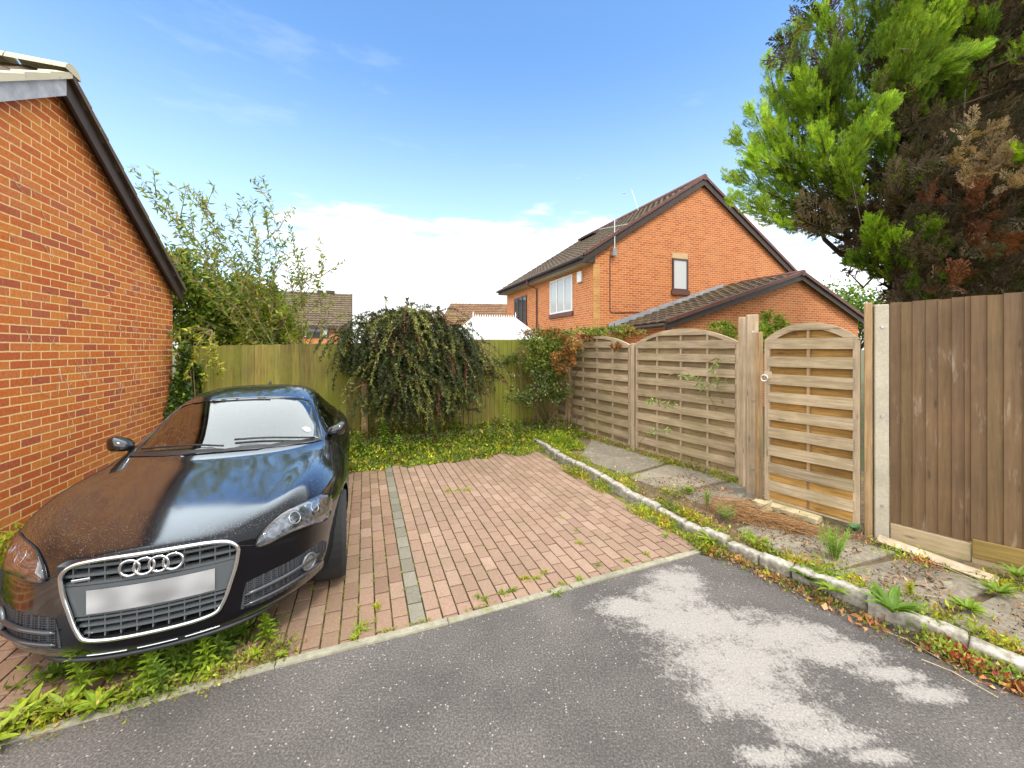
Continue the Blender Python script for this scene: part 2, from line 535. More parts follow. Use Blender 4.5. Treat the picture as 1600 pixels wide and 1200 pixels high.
def concrete(name, a, b_, sc=18, rough=0.9, spots=None):
    m, t, b = new_mat(name)
    n = noise(t, objco(t), sc, 6, 0.7)
    n2 = noise(t, objco(t), 2.4, 4, 0.6)
    c = mix(t, 1.0, mix(t, map_range(t, n, 0.3, 0.7), a, b_), ramp(t, n2, [(0.3, (0.72,) * 3), (0.7, (1.15,) * 3)]), 'MULTIPLY')
    c = mix(t, 1.0, c, attr(t), 'MULTIPLY')
    if spots:
        n3 = noise(t, objco(t), 7, 5, 0.7)
        c = mix(t, map_range(t, n3, 0.56, 0.66, 0, 0.8), c, spots)
    t.links.new(c, b.inputs['Base Color'])
    b.inputs['Roughness'].default_value = rough
    bump(t, b, n, 0.6, 0.006)
    return m
M['concrete'] = concrete('concrete_post', (0.42, 0.375, 0.28), (0.52, 0.47, 0.36), 60)
M['kerb'] = concrete('kerb_concrete', (0.20, 0.17, 0.12), (0.58, 0.55, 0.48), 14, spots=(0.20, 0.17, 0.10))
M['edging'] = concrete('edging_concrete', (0.25, 0.235, 0.17), (0.36, 0.34, 0.25), 30, spots=(0.20, 0.21, 0.06))
M['slab'] = concrete('slab_concrete', (0.17, 0.145, 0.105), (0.28, 0.245, 0.185), 22, spots=(0.37, 0.33, 0.25))
M['stone'] = concrete('stone', (0.42, 0.34, 0.2), (0.55, 0.46, 0.28), 14, spots=(0.22, 0.24, 0.06))
# ================================================================== GROUND
def ground_poly(name, poly, z, mat, subdiv=0):
    me = bpy.data.meshes.new(name)
    me.from_pydata([(p[0], p[1], z if len(p) < 3 else p[2]) for p in poly], [], [tuple(range(len(poly)))])
    ca = me.color_attributes.new('col', 'FLOAT_COLOR', 'CORNER')
    ca.data.foreach_set('color', [1.0] * 4 * len(me.loops))
    o = link_mesh(name, me, mat)
    o['kind'] = 'structure'
    return o

# front edging line (asphalt / brick), surveyed
front = [gp(-260, 1232), gp(0, 1160), gp(430, 1040), gp(700, 972), gp(1080, 865), gp(1130, 848)]
kerb_px = [(836, 684), (850, 692), (868, 703), (890, 715), (915, 728), (945, 742), (985, 766), (1012, 780), (1048, 796), (1100, 822), (1140, 842), (1190, 862), (1245, 884), (1300, 905), (1350, 930), (1400, 950), (1450, 968), (1500, 985), (1560, 1012), (1620, 1036), (1760, 1100), (1960, 1190)]
KZ = 0.10
kerb = [gp(u, v, KZ) for u, v in kerb_px]
kerb_foot = [Vector((p.x, p.y, 0)) for p in kerb]

# big ground
m, t, b = new_mat('ground_earth')
n = noise(t, objco(t), 5, 6, 0.7); n2 = noise(t, objco(t), 0.6, 4, 0.6)
c = mix(t, map_range(t, n, 0.35, 0.7), (0.07, 0.05, 0.03), (0.14, 0.12, 0.05))
c = mix(t, map_range(t, n2, 0.4, 0.6), c, (0.06, 0.09, 0.02))
t.links.new(c, b.inputs['Base Color']); b.inputs['Roughness'].default_value = 0.95
bump(t, b, n, 0.8, 0.03)
M['earth'] = m
ground_poly('ground', [(-400, -400), (400, -400), (400, 400), (-400, 400)], -0.06, M['earth'])

# asphalt
m, t, b = new_mat('asphalt')
oc = objco(t)
agg = t.nodes.new('ShaderNodeTexVoronoi'); agg.inputs['Scale'].default_value = 80; t.links.new(oc, agg.inputs['Vector'])
nf = noise(t, oc, 95, 5, 0.75)
nm = noise(t, oc, 1.1, 5, 0.6)
sepc = t.nodes.new('ShaderNodeSeparateColor'); t.links.new(agg.outputs['Color'], sepc.inputs[0])
base = ramp(t, nf, [(0.30, (0.035, 0.031, 0.028)), (0.5, (0.10, 0.089, 0.082)), (0.70, (0.24, 0.215, 0.195))])
base = mix(t, 1.0, base, ramp(t, nm, [(0.3, (0.6,) * 3), (0.7, (1.3,) * 3)]), 'MULTIPLY')
# a worn, pale patch on the right, built of overlapping ellipses with a ragged rim
sp = t.nodes.new('ShaderNodeSeparateXYZ'); t.links.new(oc, sp.inputs[0])
ng = noise(t, oc, 4.5, 7, 0.72); ng2 = noise(t, oc, 17, 4, 0.7)
ng3 = noise(t, oc, 55, 4, 0.8)
jit = math_node(t, 'ADD', math_node(t, 'ADD', math_node(t, 'MULTIPLY', math_node(t, 'SUBTRACT', ng, 0.5), 2.2), math_node(t, 'MULTIPLY', math_node(t, 'SUBTRACT', ng2, 0.5), 1.5)), math_node(t, 'MULTIPLY', math_node(t, 'SUBTRACT', ng3, 0.5), 2.2))
acc = None
for (u, v, ru, rv, rot) in [(985, 948, 60, 20, 0), (1060, 905, 42, 20, 0), (1050, 932, 60, 22, 0), (1090, 975, 110, 38, 0), (1155, 1035, 115, 48, 0), (1230, 990, 90, 26, 0), (1295, 1020, 85, 22, 0), (1385, 1052, 55, 15, 0), (1450, 1085, 55, 17, 0), (1165, 1088, 85, 34, 0), (1240, 1120, 60, 24, 0), (1290, 1150, 80, 24, 0), (1200, 1182, 60, 18, 0), (1370, 1180, 60, 14, 0)]:
    p = gp(u, v)
    qx = abs(gp(u + ru, v).x - p.x); qy = abs(gp(u, v - rv).y - gp(u, v + rv).y) / 2
    dx = math_node(t, 'DIVIDE', math_node(t, 'SUBTRACT', sp.outputs[0], p.x), qx)
    dy = math_node(t, 'DIVIDE', math_node(t, 'SUBTRACT', sp.outputs[1], p.y), qy)
    d = math_node(t, 'SQRT', math_node(t, 'ADD', math_node(t, 'MULTIPLY', dx, dx), math_node(t, 'MULTIPLY', dy, dy)))
    acc = d if acc is None else math_node(t, 'SMOOTH_MIN', acc, d, 0.55)
pm = map_range(t, math_node(t, 'ADD', acc, jit), 0.45, 1.25, 1.0, 0.0)
pale = ramp(t, nf, [(0.28, (0.13, 0.118, 0.105)), (0.45, (0.30, 0.28, 0.255)), (0.72, (0.44, 0.415, 0.38))])
pale = mix(t, map_range(t, ng2, 0.55, 0.75, 0, 0.45), pale, (0.16, 0.145, 0.13))
col = mix(t, math_node(t, 'MULTIPLY', pm, 0.9), base, pale)
# damp dark rim
rim = map_range(t, math_node(t, 'ABSOLUTE', math_node(t, 'SUBTRACT', math_node(t, 'ADD', acc, jit), 1.35)), 0.0, 0.35, 0.35, 0.0)
col = mix(t, rim, col, (0.05, 0.045, 0.045))
chips = math_node(t, 'MULTIPLY', math_node(t, 'GREATER_THAN', sepc.outputs[0], 0.95), math_node(t, 'LESS_THAN', agg.outputs['Distance'], 0.33))
col = mix(t, math_node(t, 'MULTIPLY', chips, 0.7), col, (0.48, 0.44, 0.39))
t.links.new(col, b.inputs['Base Color'])
b.inputs['Roughness'].default_value = 0.8
bump(t, b, math_node(t, 'ADD', nf, math_node(t, 'MULTIPLY', agg.outputs['Distance'], 0.25)), 0.7, 0.005)
M['asphalt'] = m
edge_pts = [(p.x, p.y) for p in front[:-1]]
kf = [(p.x, p.y) for p in kerb_foot if p.y < front[-2].y]
poly = [(-9, front[0].y - 1.2)] + edge_pts + kf + [(9, -1), (9, -9), (-9, -9)]
ground_poly('road', poly, 0.0, M['asphalt'])

# brick paving
m, t, b = new_mat('paving_brick')
nf = noise(t, objco(t), 70, 5, 0.75); nm = noise(t, objco(t), 1.2, 5, 0.65); ng = noise(t, objco(t), 9, 5, 0.7)
c = mix(t, 1.0, attr(t), ramp(t, nf, [(0.25, (0.66,) * 3), (0.75, (1.3,) * 3)]), 'MULTIPLY')
c = mix(t, map_range(t, nm, 0.46, 0.68, 0, 0.5), c, (0.20, 0.145, 0.085))
c = mix(t, map_range(t, ng, 0.62, 0.8, 0, 0.22), c, (0.12, 0.10, 0.06))
t.links.new(c, b.inputs['Base Color']); b.inputs['Roughness'].default_value = 0.82
bump(t, b, nf, 0.5, 0.003)
M['paver'] = m
m, t, b = new_mat('joint_moss')
n = noise(t, objco(t), 6, 6, 0.7)
c = ramp(t, n, [(0.35, (0.045, 0.033, 0.018)), (0.5, (0.09, 0.075, 0.02)), (0.66, (0.22, 0.25, 0.025))])
t.links.new(c, b.inputs['Base Color']); b.inputs['Roughness'].default_value = 0.95
M['moss'] = m
bed = [(p.x, p.y) for p in front]
bed += [(p.x, p.y) for p in reversed(kerb_foot) if p.y > front[-2].y]
CORNER = Vector((-5.17, 6.05, 0))            # where garage wall meets the back fence
bed += [(1.24, 8.5), (CORNER.x, CORNER.y), (-3.2, 0.6)]
ground_poly('paving_joints', bed, -0.014, M['moss'])

def clip(poly, p, nrm):
    """keep the side where (x-p).nrm >= 0"""
    res = []
    for i in range(len(poly)):
        a, c_ = poly[i], poly[(i + 1) % len(poly)]
        da = (a[0] - p.x) * nrm.x + (a[1] - p.y) * nrm.y
        dc = (c_[0] - p.x) * nrm.x + (c_[1] - p.y) * nrm.y
        if da >= 0: res.append(a)
        if (da >= 0) != (dc >= 0):
            k = da / (da - dc)
            res.append((a[0] + (c_[0] - a[0]) * k, a[1] + (c_[1] - a[1]) * k))
    return res
O0 = gp(654, 973.5)
mb = MB()
pw, pl, jt = 0.103, 0.203, 0.0066
pinks = [(0.295, 0.190, 0.132), (0.315, 0.208, 0.147), (0.270, 0.174, 0.120), (0.30, 0.197, 0.138), (0.33, 0.222, 0.158), (0.285, 0.185, 0.128)]
browns = [(0.25, 0.155, 0.10), (0.275, 0.172, 0.112), (0.225, 0.136, 0.088), (0.285, 0.18, 0.12)]
greys = [(0.19, 0.175, 0.13), (0.22, 0.20, 0.15), (0.17, 0.155, 0.115)]
segs = []
for a, c_ in zip(front[:-1], front[1:]):
    d = (c_ - a).normalized(); segs.append((a + Vector((-d.y, d.x, 0)) * 0.03, Vector((-d.y, d.x, 0)), a, c_))
kline = [p for p in kerb_foot if p.y > 2.9]
def kerb_x(y):
    for a, c_ in zip(kerb_foot[:-1], kerb_foot[1:]):
        if min(a.y, c_.y) <= y <= max(a.y, c_.y):
            return a.x + (c_.x - a.x) * (y - a.y) / (c_.y - a.y)
    return kerb_foot[0].x if y > kerb_foot[0].y else 2.2
for i in range(-36, 34):
    for j in range(-12, 34):
        s0 = (i - 0.5) * pw; t0 = (j + (0.5 if i % 2 else 0.0)) * pl
        hz = random.uniform(-0.0022, 0.0022)
        gq = (random.gauss(0, 0.0012))
        js = 0.0048
        q = [O0 + G * (s0 + js) + F * (t0 + jt), O0 + G * (s0 + pw - js) + F * (t0 + jt + gq), O0 + G * (s0 + pw - js) + F * (t0 + pl - jt), O0 + G * (s0 + js) + F * (t0 + pl - jt - gq)]
        cen = (q[0] + q[2]) / 2
        if cen.x > kerb_x(cen.y) - 0.17 + random.uniform(-0.05, 0.05): continue
        if (cen - CORNER).dot(G) < 0.05 and cen.y > 3: continue
        if cen.x < -4.9: continue
        if cen.x > front[-1].x - 0.12 and cen.y < front[-1].y + 0.15: continue
        if cen.x > front[-2].x and cen.y < front[-2].y: continue
        if (cen - CORNER).dot(F) > 0.0: continue
        poly = [(p.x, p.y) for p in q]
        for (pp, nn, a, c_) in segs:
            if min(a.x, c_.x) - 0.2 < cen.x < max(a.x, c_.x) + 0.2:
                poly = clip(poly, pp, nn)
                if len(poly) < 3: break
        if len(poly) < 3: continue
        area = abs(sum(poly[k][0] * poly[(k + 1) % len(poly)][1] - poly[(k + 1) % len(poly)][0] * poly[k][1] for k in range(len(poly)))) / 2
        if area < 0.0012: continue
        if i == 0: cc = random.choice(greys)
        elif i < 0: cc = random.choice(browns) if random.random() < 0.7 else random.choice(pinks)
        else: cc = random.choice(pinks)
        k = random.uniform(0.93, 1.06)
        mb.prism(poly, -0.03, 0.004 + hz, tuple(x * k for x in cc), cham=0.002)
o = mb.build('brick_paving', M['paver']); o['kind'] = 'structure'

# concrete edging strip, in lengths butted end to end
mb = MB()
for a, c_ in zip(front[:-1], front[1:]):
    d = (c_ - a); L = d.length; d.normalize(); nn = Vector((-d.y, d.x, 0))
    k = 0.0
    while k < L - 0.01:
        e = min(L, k + 0.914)
        if L - e < 0.2: e = L
        p0, p1 = a + d * (k + 0.003), a + d * (e - 0.003)
        hz = random.uniform(0.006, 0.014)
        mb.prism([(x.x, x.y) for x in (p0 - nn * 0.025, p1 - nn * 0.025, p1 + nn * 0.025, p0 + nn * 0.025)], -0.04, hz, (random.uniform(0.9, 1.08),) * 3, cham=0.005)
        k = e
o = mb.build('edging_kerb', M['edging']); o['kind'] = 'structure'

# kerb of separate weathered blocks
def rough_block(name, L, wd, h, mat, seed, amp=0.012, cuts=5):
    """a worn block with broken edges: length along x, centred, base at z=0"""
    bm = bmesh.new()
    bmesh.ops.create_cube(bm, size=1.0)
    for v_ in bm.verts:
        v_.co.x *= L; v_.co.y *= wd; v_.co.z = (v_.co.z + 0.5) * h
    bmesh.ops.bevel(bm, geom=bm.edges[:], offset=0.018, segments=2, profile=0.6, affect='EDGES')
    bmesh.ops.subdivide_edges(bm, edges=[e for e in bm.edges if e.calc_length() > 0.05], cuts=cuts, use_grid_fill=True)
    rr = random.Random(seed)
    from mathutils import noise as mn
    off = Vector((rr.uniform(0, 90), rr.uniform(0, 90), rr.uniform(0, 90)))
    for v_ in bm.verts:
        q = v_.co * 9 + off
        d = mn.noise_vector(q) * amp + mn.noise_vector(q * 3.1) * amp * 0.45
        top = max(0.0, v_.co.z / h)
        v_.co += Vector((d.x, d.y, d.z)) * (0.3 + 0.9 * top)
    me = bpy.data.meshes.new(name); bm.to_mesh(me); bm.free()
    ca = me.color_attributes.new('col', 'FLOAT_COLOR', 'CORNER')
    ca.data.foreach_set('color', [1.0] * 4 * len(me.loops))
    me.materials.append(mat)
    me.polygons.foreach_set('use_smooth', [True] * len(me.polygons))
    return me

# cumulative kerb path
path = [kerb[0]]
acc_l = [0.0]
for p in kerb[1:]:
    acc_l.append(acc_l[-1] + (p - path[-1]).length); path.append(p)
def kerb_at(s):
    for i in range(len(path) - 1):
        if acc_l[i + 1] >= s:
            k = (s - acc_l[i]) / (acc_l[i + 1] - acc_l[i])
            return path[i].lerp(path[i + 1], k), (path[i + 1] - path[i]).normalized()
    return path[-1], (path[-1] - path[-2]).normalized()
s = 0.0; k = 0
while s < acc_l[-1] - 0.2:
    L = 0.30 + random.uniform(-0.10, 0.06) if s < 4.4 else 0.42 + random.uniform(-0.1, 0.1)
    p, d = kerb_at(s + L / 2)
    h = 0.15
    sunk = (3.15 < s < 3.65)
    me = rough_block('kerb_stone', L - 0.012, 0.092, h, M['kerb'], k)
    o = bpy.data.objects.new('kerb_stone', me); COL.objects.link(o)
    side = Vector((-d.y, d.x, 0))
    o.location = (p.x, p.y, KZ - h + random.uniform(-0.012, 0.008) - (0.035 if sunk else 0))
    o.rotation_euler = (random.uniform(-0.06, 0.06), random.uniform(-0.03, 0.03), math.atan2(d.y, d.x) + random.uniform(-0.04, 0.04))
    tag(o, 'pale worn concrete kerb block in the row between slab path and driveway', 'kerb stone', 'kerb blocks along the slab path')
    s += L; k += 1

# the strip between kerb and fences: bare soil with slabs sunk in it
fence_pts = [Vector((1.16, 8.05, 0)), Vector((1.98, 6.42, 0)), Vector((2.86, 4.95, 0)), Vector((2.73, 4.25, 0)), Vector((3.30, 3.55, 0)), Vector((3.66, 3.13, 0)), Vector((3.86, 2.95, 0)), Vector((4.9, 2.1, 0)), Vector((6.2, 0.9, 0))]
poly = [(p.x, p.y) for p in kerb_foot] + [(6.5, 0.2), (8.5, 0.9), (7, 3), (4.2, 6), (2, 9.2), (0.8, 8.6)]
m, t, b = new_mat('path_soil')
n = noise(t, objco(t), 11, 7, 0.75); n2 = noise(t, objco(t), 2.1, 5, 0.65)
c = ramp(t, n, [(0.3, (0.06, 0.04, 0.025)), (0.55, (0.16, 0.11, 0.06)), (0.75, (0.34, 0.26, 0.15))])
c = mix(t, map_range(t, n2, 0.52, 0.66, 0, 0.75), c, (0.17, 0.19, 0.025))
t.links.new(c, b.inputs['Base Color']); b.inputs['Roughness'].default_value = 0.95
bump(t, b, n, 0.9, 0.02)
M['soil'] = m
ground_poly('path', poly, 0.055, M['soil'])

def slab(px, z, lab, th=0.04):
    """one paving slab from four photo-surveyed corners"""
    q = [gp(u, v, z) for u, v in px]
    c_ = sum(q, Vector()) / 4
    mb = MB()
    mb.prism([(p.x - c_.x, p.y - c_.y) for p in q], -th, 0.0, (random.uniform(0.85, 1.15),) * 3, cham=0.006)
    o = mb.build('paving_slab', M['slab'], loc=c_)
    tag(o, lab, 'paving slab', 'slabs of the side path')
    return o
slab([(905, 716), (978, 741), (1042, 722), (925, 686)], 0.078, 'grey slab farthest along the path, beside the leftmost arched fence panel')
slab([(982, 745), (1052, 769), (1142, 748), (1046, 725)], 0.078, 'grey slab beside the middle of the tall arched fence panel')
slab([(1056, 772), (1098, 788), (1200, 776), (1148, 752)], 0.07, 'crumbled pale slab at the foot of the thick gate post')
slab([(1150, 826), (1196, 845), (1240, 826), (1205, 811)], 0.075, 'small pale slab piece below the heap of dry brown stems')
slab([(1180, 848), (1292, 893), (1400, 862), (1262, 826)], 0.075, 'light grey slab in front of the wooden gate')
slab([(1300, 893), (1450, 957), (1560, 915), (1412, 872)], 0.075, 'dark grey slab below the brown fence, crossed by dry stems')
slab([(1475, 968), (1600, 1020), (1760, 975), (1580, 920)], 0.075, 'dark damp slab at the right end of the path')

# ================================================================== TILED ROOFS
def tile_slope(a, b_, c_, d, tile=0.30, course=0.33, wave=0.022, lift=0.03, res=4):
    """corrugated, stepped tiling over the quad a-b (eaves) c-d (ridge); returns MB"""
    a, b_, c_, d = map(Vector, (a, b_, c_, d))
    W = max((b_ - a).length, (c_ - d).length); Ls = max((d - a).length, (c_ - b_).length)
    nrm = (b_ - a).cross(d - a).normalized()
    nx = max(2, int(W / tile) * res); ny = max(1, int(round(Ls / course)))
    mb = MB()
    for j in range(ny):
        t0, t1 = j / ny, (j + 1) / ny
        row0 = []; row1 = []
        for i in range(nx + 1):
            s_ = i / nx
            ph = abs(math.sin(math.pi * i / res)) ** 0.7
            lo = a.lerp(b_, s_).lerp(d.lerp(c_, s_), t0)
            hi = a.lerp(b_, s_).lerp(d.lerp(c_, s_), t1)
            row0.append(lo + nrm * (lift + wave * ph)); row1.append(hi + nrm * (0.004 + wave * ph))
        for i in range(nx):
            rr = random.Random((i // res) * 7919 + j * 104729)
            k = rr.uniform(0.72, 1.2)
            mb.face([row0[i], row0[i + 1], row1[i + 1], row1[i]], (k, k, k))
            l0 = row0[i] - nrm * lift; l1 = row0[i + 1] - nrm * lift
            mb.face([l0, l1, row0[i + 1], row0[i]], (k * 0.9,) * 3)
    return mb

def poly_wall(name, pts, thick, nrm, mat, parent):
    """flat wall polygon (3-D, local) given thickness against its normal"""
    mb = MB(); n = len(pts)
    nrm = Vector(nrm).normalized()
    fr = [Vector(p) for p in pts]; bk = [p - nrm * thick for p in fr]
    vs = fr + bk
    fs = [tuple(range(n)), tuple(reversed(range(n, 2 * n)))]
    for i in range(n):
        j = (i + 1) % n
        fs.append((j, i, n + i, n + j))
    mb.raw(vs, fs)
    o = mb.build(name, mat, parent)
    return o

# ------------------------------------------------------------------ near garage on the left
apex = Vector((-4.30, 3.67, 0))
gar = empty('brick_garage', apex, TH, 'red brick garage whose gable wall rises along the left of the driveway', 'garage')
# local: y along the wall (away from camera), x to the right (out of the wall face)
HA, HB, RUN = 4.25, 2.58, 2.50
poly_wall('wall', [(0, -RUN, -0.1), (0, RUN - 0.02, -0.1), (0, RUN - 0.02, HB), (0, 0, HA), (0, -RUN, HB)], 0.1, (1, 0, 0), M['brick'], gar)
poly_wall('wall', [(-0.102, RUN, -0.1), (-5, RUN, -0.1), (-5, RUN, HB - 0.06), (-0.102, RUN, HB - 0.06)], 0.1, (0, 1, 0), M['brick'], gar)
poly_wall('wall', [(-0.102, -RUN, -0.1), (-5, -RUN, -0.1), (-5, -RUN, HB - 0.06), (-0.102, -RUN, HB - 0.06)], 0.1, (0, -1, 0), M['brick'], gar)
sl = (HA - HB) / RUN
ov, ovx = 0.04, 0.13
for sgn in (1, -1):
    e = Vector((0, sgn * (RUN + ov), HA - sl * (RUN + ov) + 0.10)); r_ = Vector((0, 0, HA + 0.10))
    if sgn == 1: mb = tile_slope(e + Vector((-5, 0, 0)), e + Vector((ovx, 0, 0)), r_ + Vector((ovx, 0, 0)), r_ + Vector((-5, 0, 0)))
    else: mb = tile_slope(e + Vector((ovx, 0, 0)), e + Vector((-5, 0, 0)), r_ + Vector((-5, 0, 0)), r_ + Vector((ovx, 0, 0)))
    # fix orientation independent: shading is two sided
    mb.build('roof', M['tile'], gar)
    # bargeboard and soffit under the verge
    bb = MB()
    z0 = HA - 0.02; z1 = HA - sl * (RUN + ov) - 0.02
    y0, y1 = 0.0, sgn * (RUN + ov)
    x0, x1 = ovx - 0.045, ovx - 0.02
    bb.raw([(x0, y0, z0 - 0.10), (x1, y0, z0 - 0.10), (x1, y0, z0 + 0.13), (x0, y0, z0 + 0.13), (x0, y1, z1 - 0.10), (x1, y1, z1 - 0.10), (x1, y1, z1 + 0.13), (x0, y1, z1 + 0.13)],
           [(0, 1, 2, 3), (7, 6, 5, 4), (0, 4, 5, 1), (1, 5, 6, 2), (2, 6, 7, 3), (3, 7, 4, 0)])
    bb.raw([(0.003, y0, z0 + 0.02), (x0, y0, z0 + 0.02), (x0, y0, z0 + 0.04), (0.003, y0, z0 + 0.04), (0.003, y1, z1 + 0.02), (x0, y1, z1 + 0.02), (x0, y1, z1 + 0.04), (0.003, y1, z1 + 0.04)],
           [(0, 1, 2, 3), (7, 6, 5, 4), (0, 4, 5, 1), (1, 5, 6, 2), (2, 6, 7, 3), (3, 7, 4, 0)])
    o = bb.build('bargeboard', M['barge'] if sgn == 1 else simple('lit_grey_fascia', (0.42, 0.43, 0.45), 0.5, vary=0.3), gar)  # near-slope board gets a paler colour to look lit
    if sgn == -1: o['label'] = 'bargeboard on the near slope, coloured as lit grey'
    # verge caps, one per course
    vc = MB(); nn = 9
    for i in range(nn):
        ta, tb = i / nn, (i + 1) / nn
        ya, yb = y1 * (1 - ta), y1 * (1 - tb)
        za, zb = z1 + (z0 - z1) * ta + 0.11, z1 + (z0 - z1) * tb + 0.11
        kk = random.uniform(0.85, 1.1)
        xx0, xx1 = ovx - 0.06, ovx + 0.025
        la = 0.034; lb = 0.018
        vc.raw([(xx0, ya, za), (xx1, ya, za - 0.04), (xx1, ya, za + la), (xx0, ya, za + la), (xx0, yb, zb), (xx1, yb, zb - 0.04), (xx1, yb, zb + lb), (xx0, yb, zb + lb)],
               [(0, 1, 2, 3), (7, 6, 5, 4), (0, 4, 5, 1), (1, 5, 6, 2), (2, 6, 7, 3), (3, 7, 4, 0)], (kk,) * 3)
    vc.build('verge', M['tile_cream'] if sgn == -1 else M['tile'], gar)
rt = MB()
for i in range(12):                                # half-round ridge tiles
    xa = ovx + 0.03 - i * 0.42; xb = xa - 0.41
    ring = []
    for q in range(9):
        a = math.pi * q / 8
        ring.append((math.cos(a) * 0.11, math.sin(a) * 0.085 + HA + 0.085))
    for q in range(8):
        (ya, za), (yb, zb) = ring[q], ring[q + 1]
        rt.face([(xa, ya, za), (xa, yb, zb), (xb, yb, zb), (xb, ya, za)], (0.95,) * 3)
    rt.face([(xa, y_, z_) for y_, z_ in ring], (0.9,) * 3)
rt.build('ridge_tile', M['tile_cream'], gar)

# dead climber roots still clinging to the brickwork
mb = MB()
rr = random.Random(5)
for k in range(210):
    y = rr.uniform(-1.0, 2.35) ; zc = rr.uniform(0.9, 3.3)
    if zc > HA - sl * abs(y) - 0.25: continue
    if k < 120: y = rr.gauss(1.3, 0.55); zc = rr.gauss(1.9, 0.55)
    if zc > HA - sl * abs(y) - 0.25 or abs(y) > 2.4: continue
    L = rr.uniform(0.05, 0.24); a = rr.gauss(-0.85, 0.35)
    pts = []
    yy, zz = y, zc
    for i in range(6):
        pts.append((0.004 + rr.uniform(0, 0.004), yy, zz))
        yy += math.cos(a) * L / 5; zz += math.sin(a) * L / 5; a += rr.gauss(0, 0.25)
    mb.tube(pts, rr.uniform(0.0009, 0.0024), rr.choice([(0.78, 0.66, 0.5), (0.6, 0.45, 0.3), (0.7, 0.6, 0.5)]), n=3)
    if rr.random() < 0.6:
        p = pts[2]; b2 = a + rr.choice((-1, 1)) * 0.9
        mb.tube([p, (p[0], p[1] + math.cos(b2) * L * 0.3, p[2] + math.sin(b2) * L * 0.3)], 0.0012, (0.7, 0.58, 0.42), n=3)
o = mb.build('dead_climber', M['dry'], loc=apex, rz=TH)
tag(o, 'pale dried climber tendrils clinging to the red brick gable wall', 'dead climber')

# ------------------------------------------------------------------ neighbour's house
def window(parent, p0, ax, nrm, W_, Hh, frame, panes=1, glass='glass_dark', sill=None, lintel=None, curtain=False, opened=None):
    """window with corner p0 (lower left on the wall), ax along the wall, facing nrm"""
    ax = Vector(ax).normalized(); nrm = Vector(nrm).normalized(); p0 = Vector(p0)
    fb = MB(); fw = 0.055
    def bx(mb, s0, s1, z0, z1, n0, n1):
        mb.raw([p0 + ax * s_ + UP * z_ + nrm * n_ for (s_, z_, n_) in ((s0, z0, n0), (s1, z0, n0), (s1, z1, n0), (s0, z1, n0), (s0, z0, n1), (s1, z0, n1), (s1, z1, n1), (s0, z1, n1))],
               [(0, 1, 2, 3), (7, 6, 5, 4), (0, 4, 5, 1), (1, 5, 6, 2), (2, 6, 7, 3), (3, 7, 4, 0)])
    bx(fb, 0, W_, 0, fw, 0.003, 0.045); bx(fb, 0, W_, Hh - fw, Hh, 0.003, 0.045)
    bx(fb, 0, fw, fw, Hh - fw, 0.003, 0.045); bx(fb, W_ - fw, W_, fw, Hh - fw, 0.003, 0.045)
    for i in range(1, panes):
        s_ = W_ * i / panes
        bx(fb, s_ - fw * 0.55, s_ + fw * 0.55, fw, Hh - fw, 0.003, 0.043)
    o = fb.build('window', frame, parent)
    for i in range(panes):
        s0 = W_ * i / panes + fw * 0.5; s1 = W_ * (i + 1) / panes - fw * 0.5
        g_ = MB(); bx(g_, s0 + 0.02, s1 - 0.02, fw, Hh - fw, 0.005, 0.022)
        g_.build('pane', M[glass], o)
    if sill:
        sb = MB(); bx(sb, -0.05, W_ + 0.05, -0.16, -0.003, 0.002, 0.07); sb.build('sill', sill, o)
    if lintel:
        sb = MB(); bx(sb, 0.0, W_, Hh + 0.003, Hh + 0.20, 0.002, 0.014); sb.build('lintel', lintel, o)
    return o

HC = Vector((2.58, 12.5, 0))
hs_ = empty('brick_house', HC, TH, 'two-storey orange brick house with a steep gable behind the arched fence', 'house')
# local: x along the gable wall (right), y along the front wall (away)
GS, FL, EZ, RZ = 9.0, 8.1, 4.74, 7.62
poly_wall('wall', [(0, 0, -0.1), (GS, 0, -0.1), (GS, 0, EZ), (GS / 2, 0, RZ), (0, 0, EZ)], 0.25, (0, -1, 0), M['brick_far'], hs_)
poly_wall('wall', [(0, 0.252, -0.1), (0, FL, -0.1), (0, FL, EZ), (0, 0.252, EZ)], 0.25, (-1, 0, 0), M['brick_far'], hs_)
poly_wall('wall', [(GS, 0.252, -0.1), (GS, FL, -0.1), (GS, FL, EZ), (GS, 0.252, EZ)], 0.25, (1, 0, 0), M['brick_far'], hs_)
poly_wall('wall', [(0.252, FL, -0.1), (GS - 0.252, FL, -0.1), (GS - 0.252, FL, EZ), (GS / 2, FL, RZ - 0.1), (0.252, FL, EZ)], 0.25, (0, 1, 0), M['brick_far'], hs_)
mbq = MB()
for z_ in np.arange(0, 4.62, 0.001):
    break
q_ = MB(); q_.box((0.0, -0.006, 0), (0.24, -0.0015, EZ - 0.32)); q_.build('quoin', M['brick_quoin'], hs_)
sl = (RZ - EZ) / (GS / 2); oe = 0.42; og = 0.12
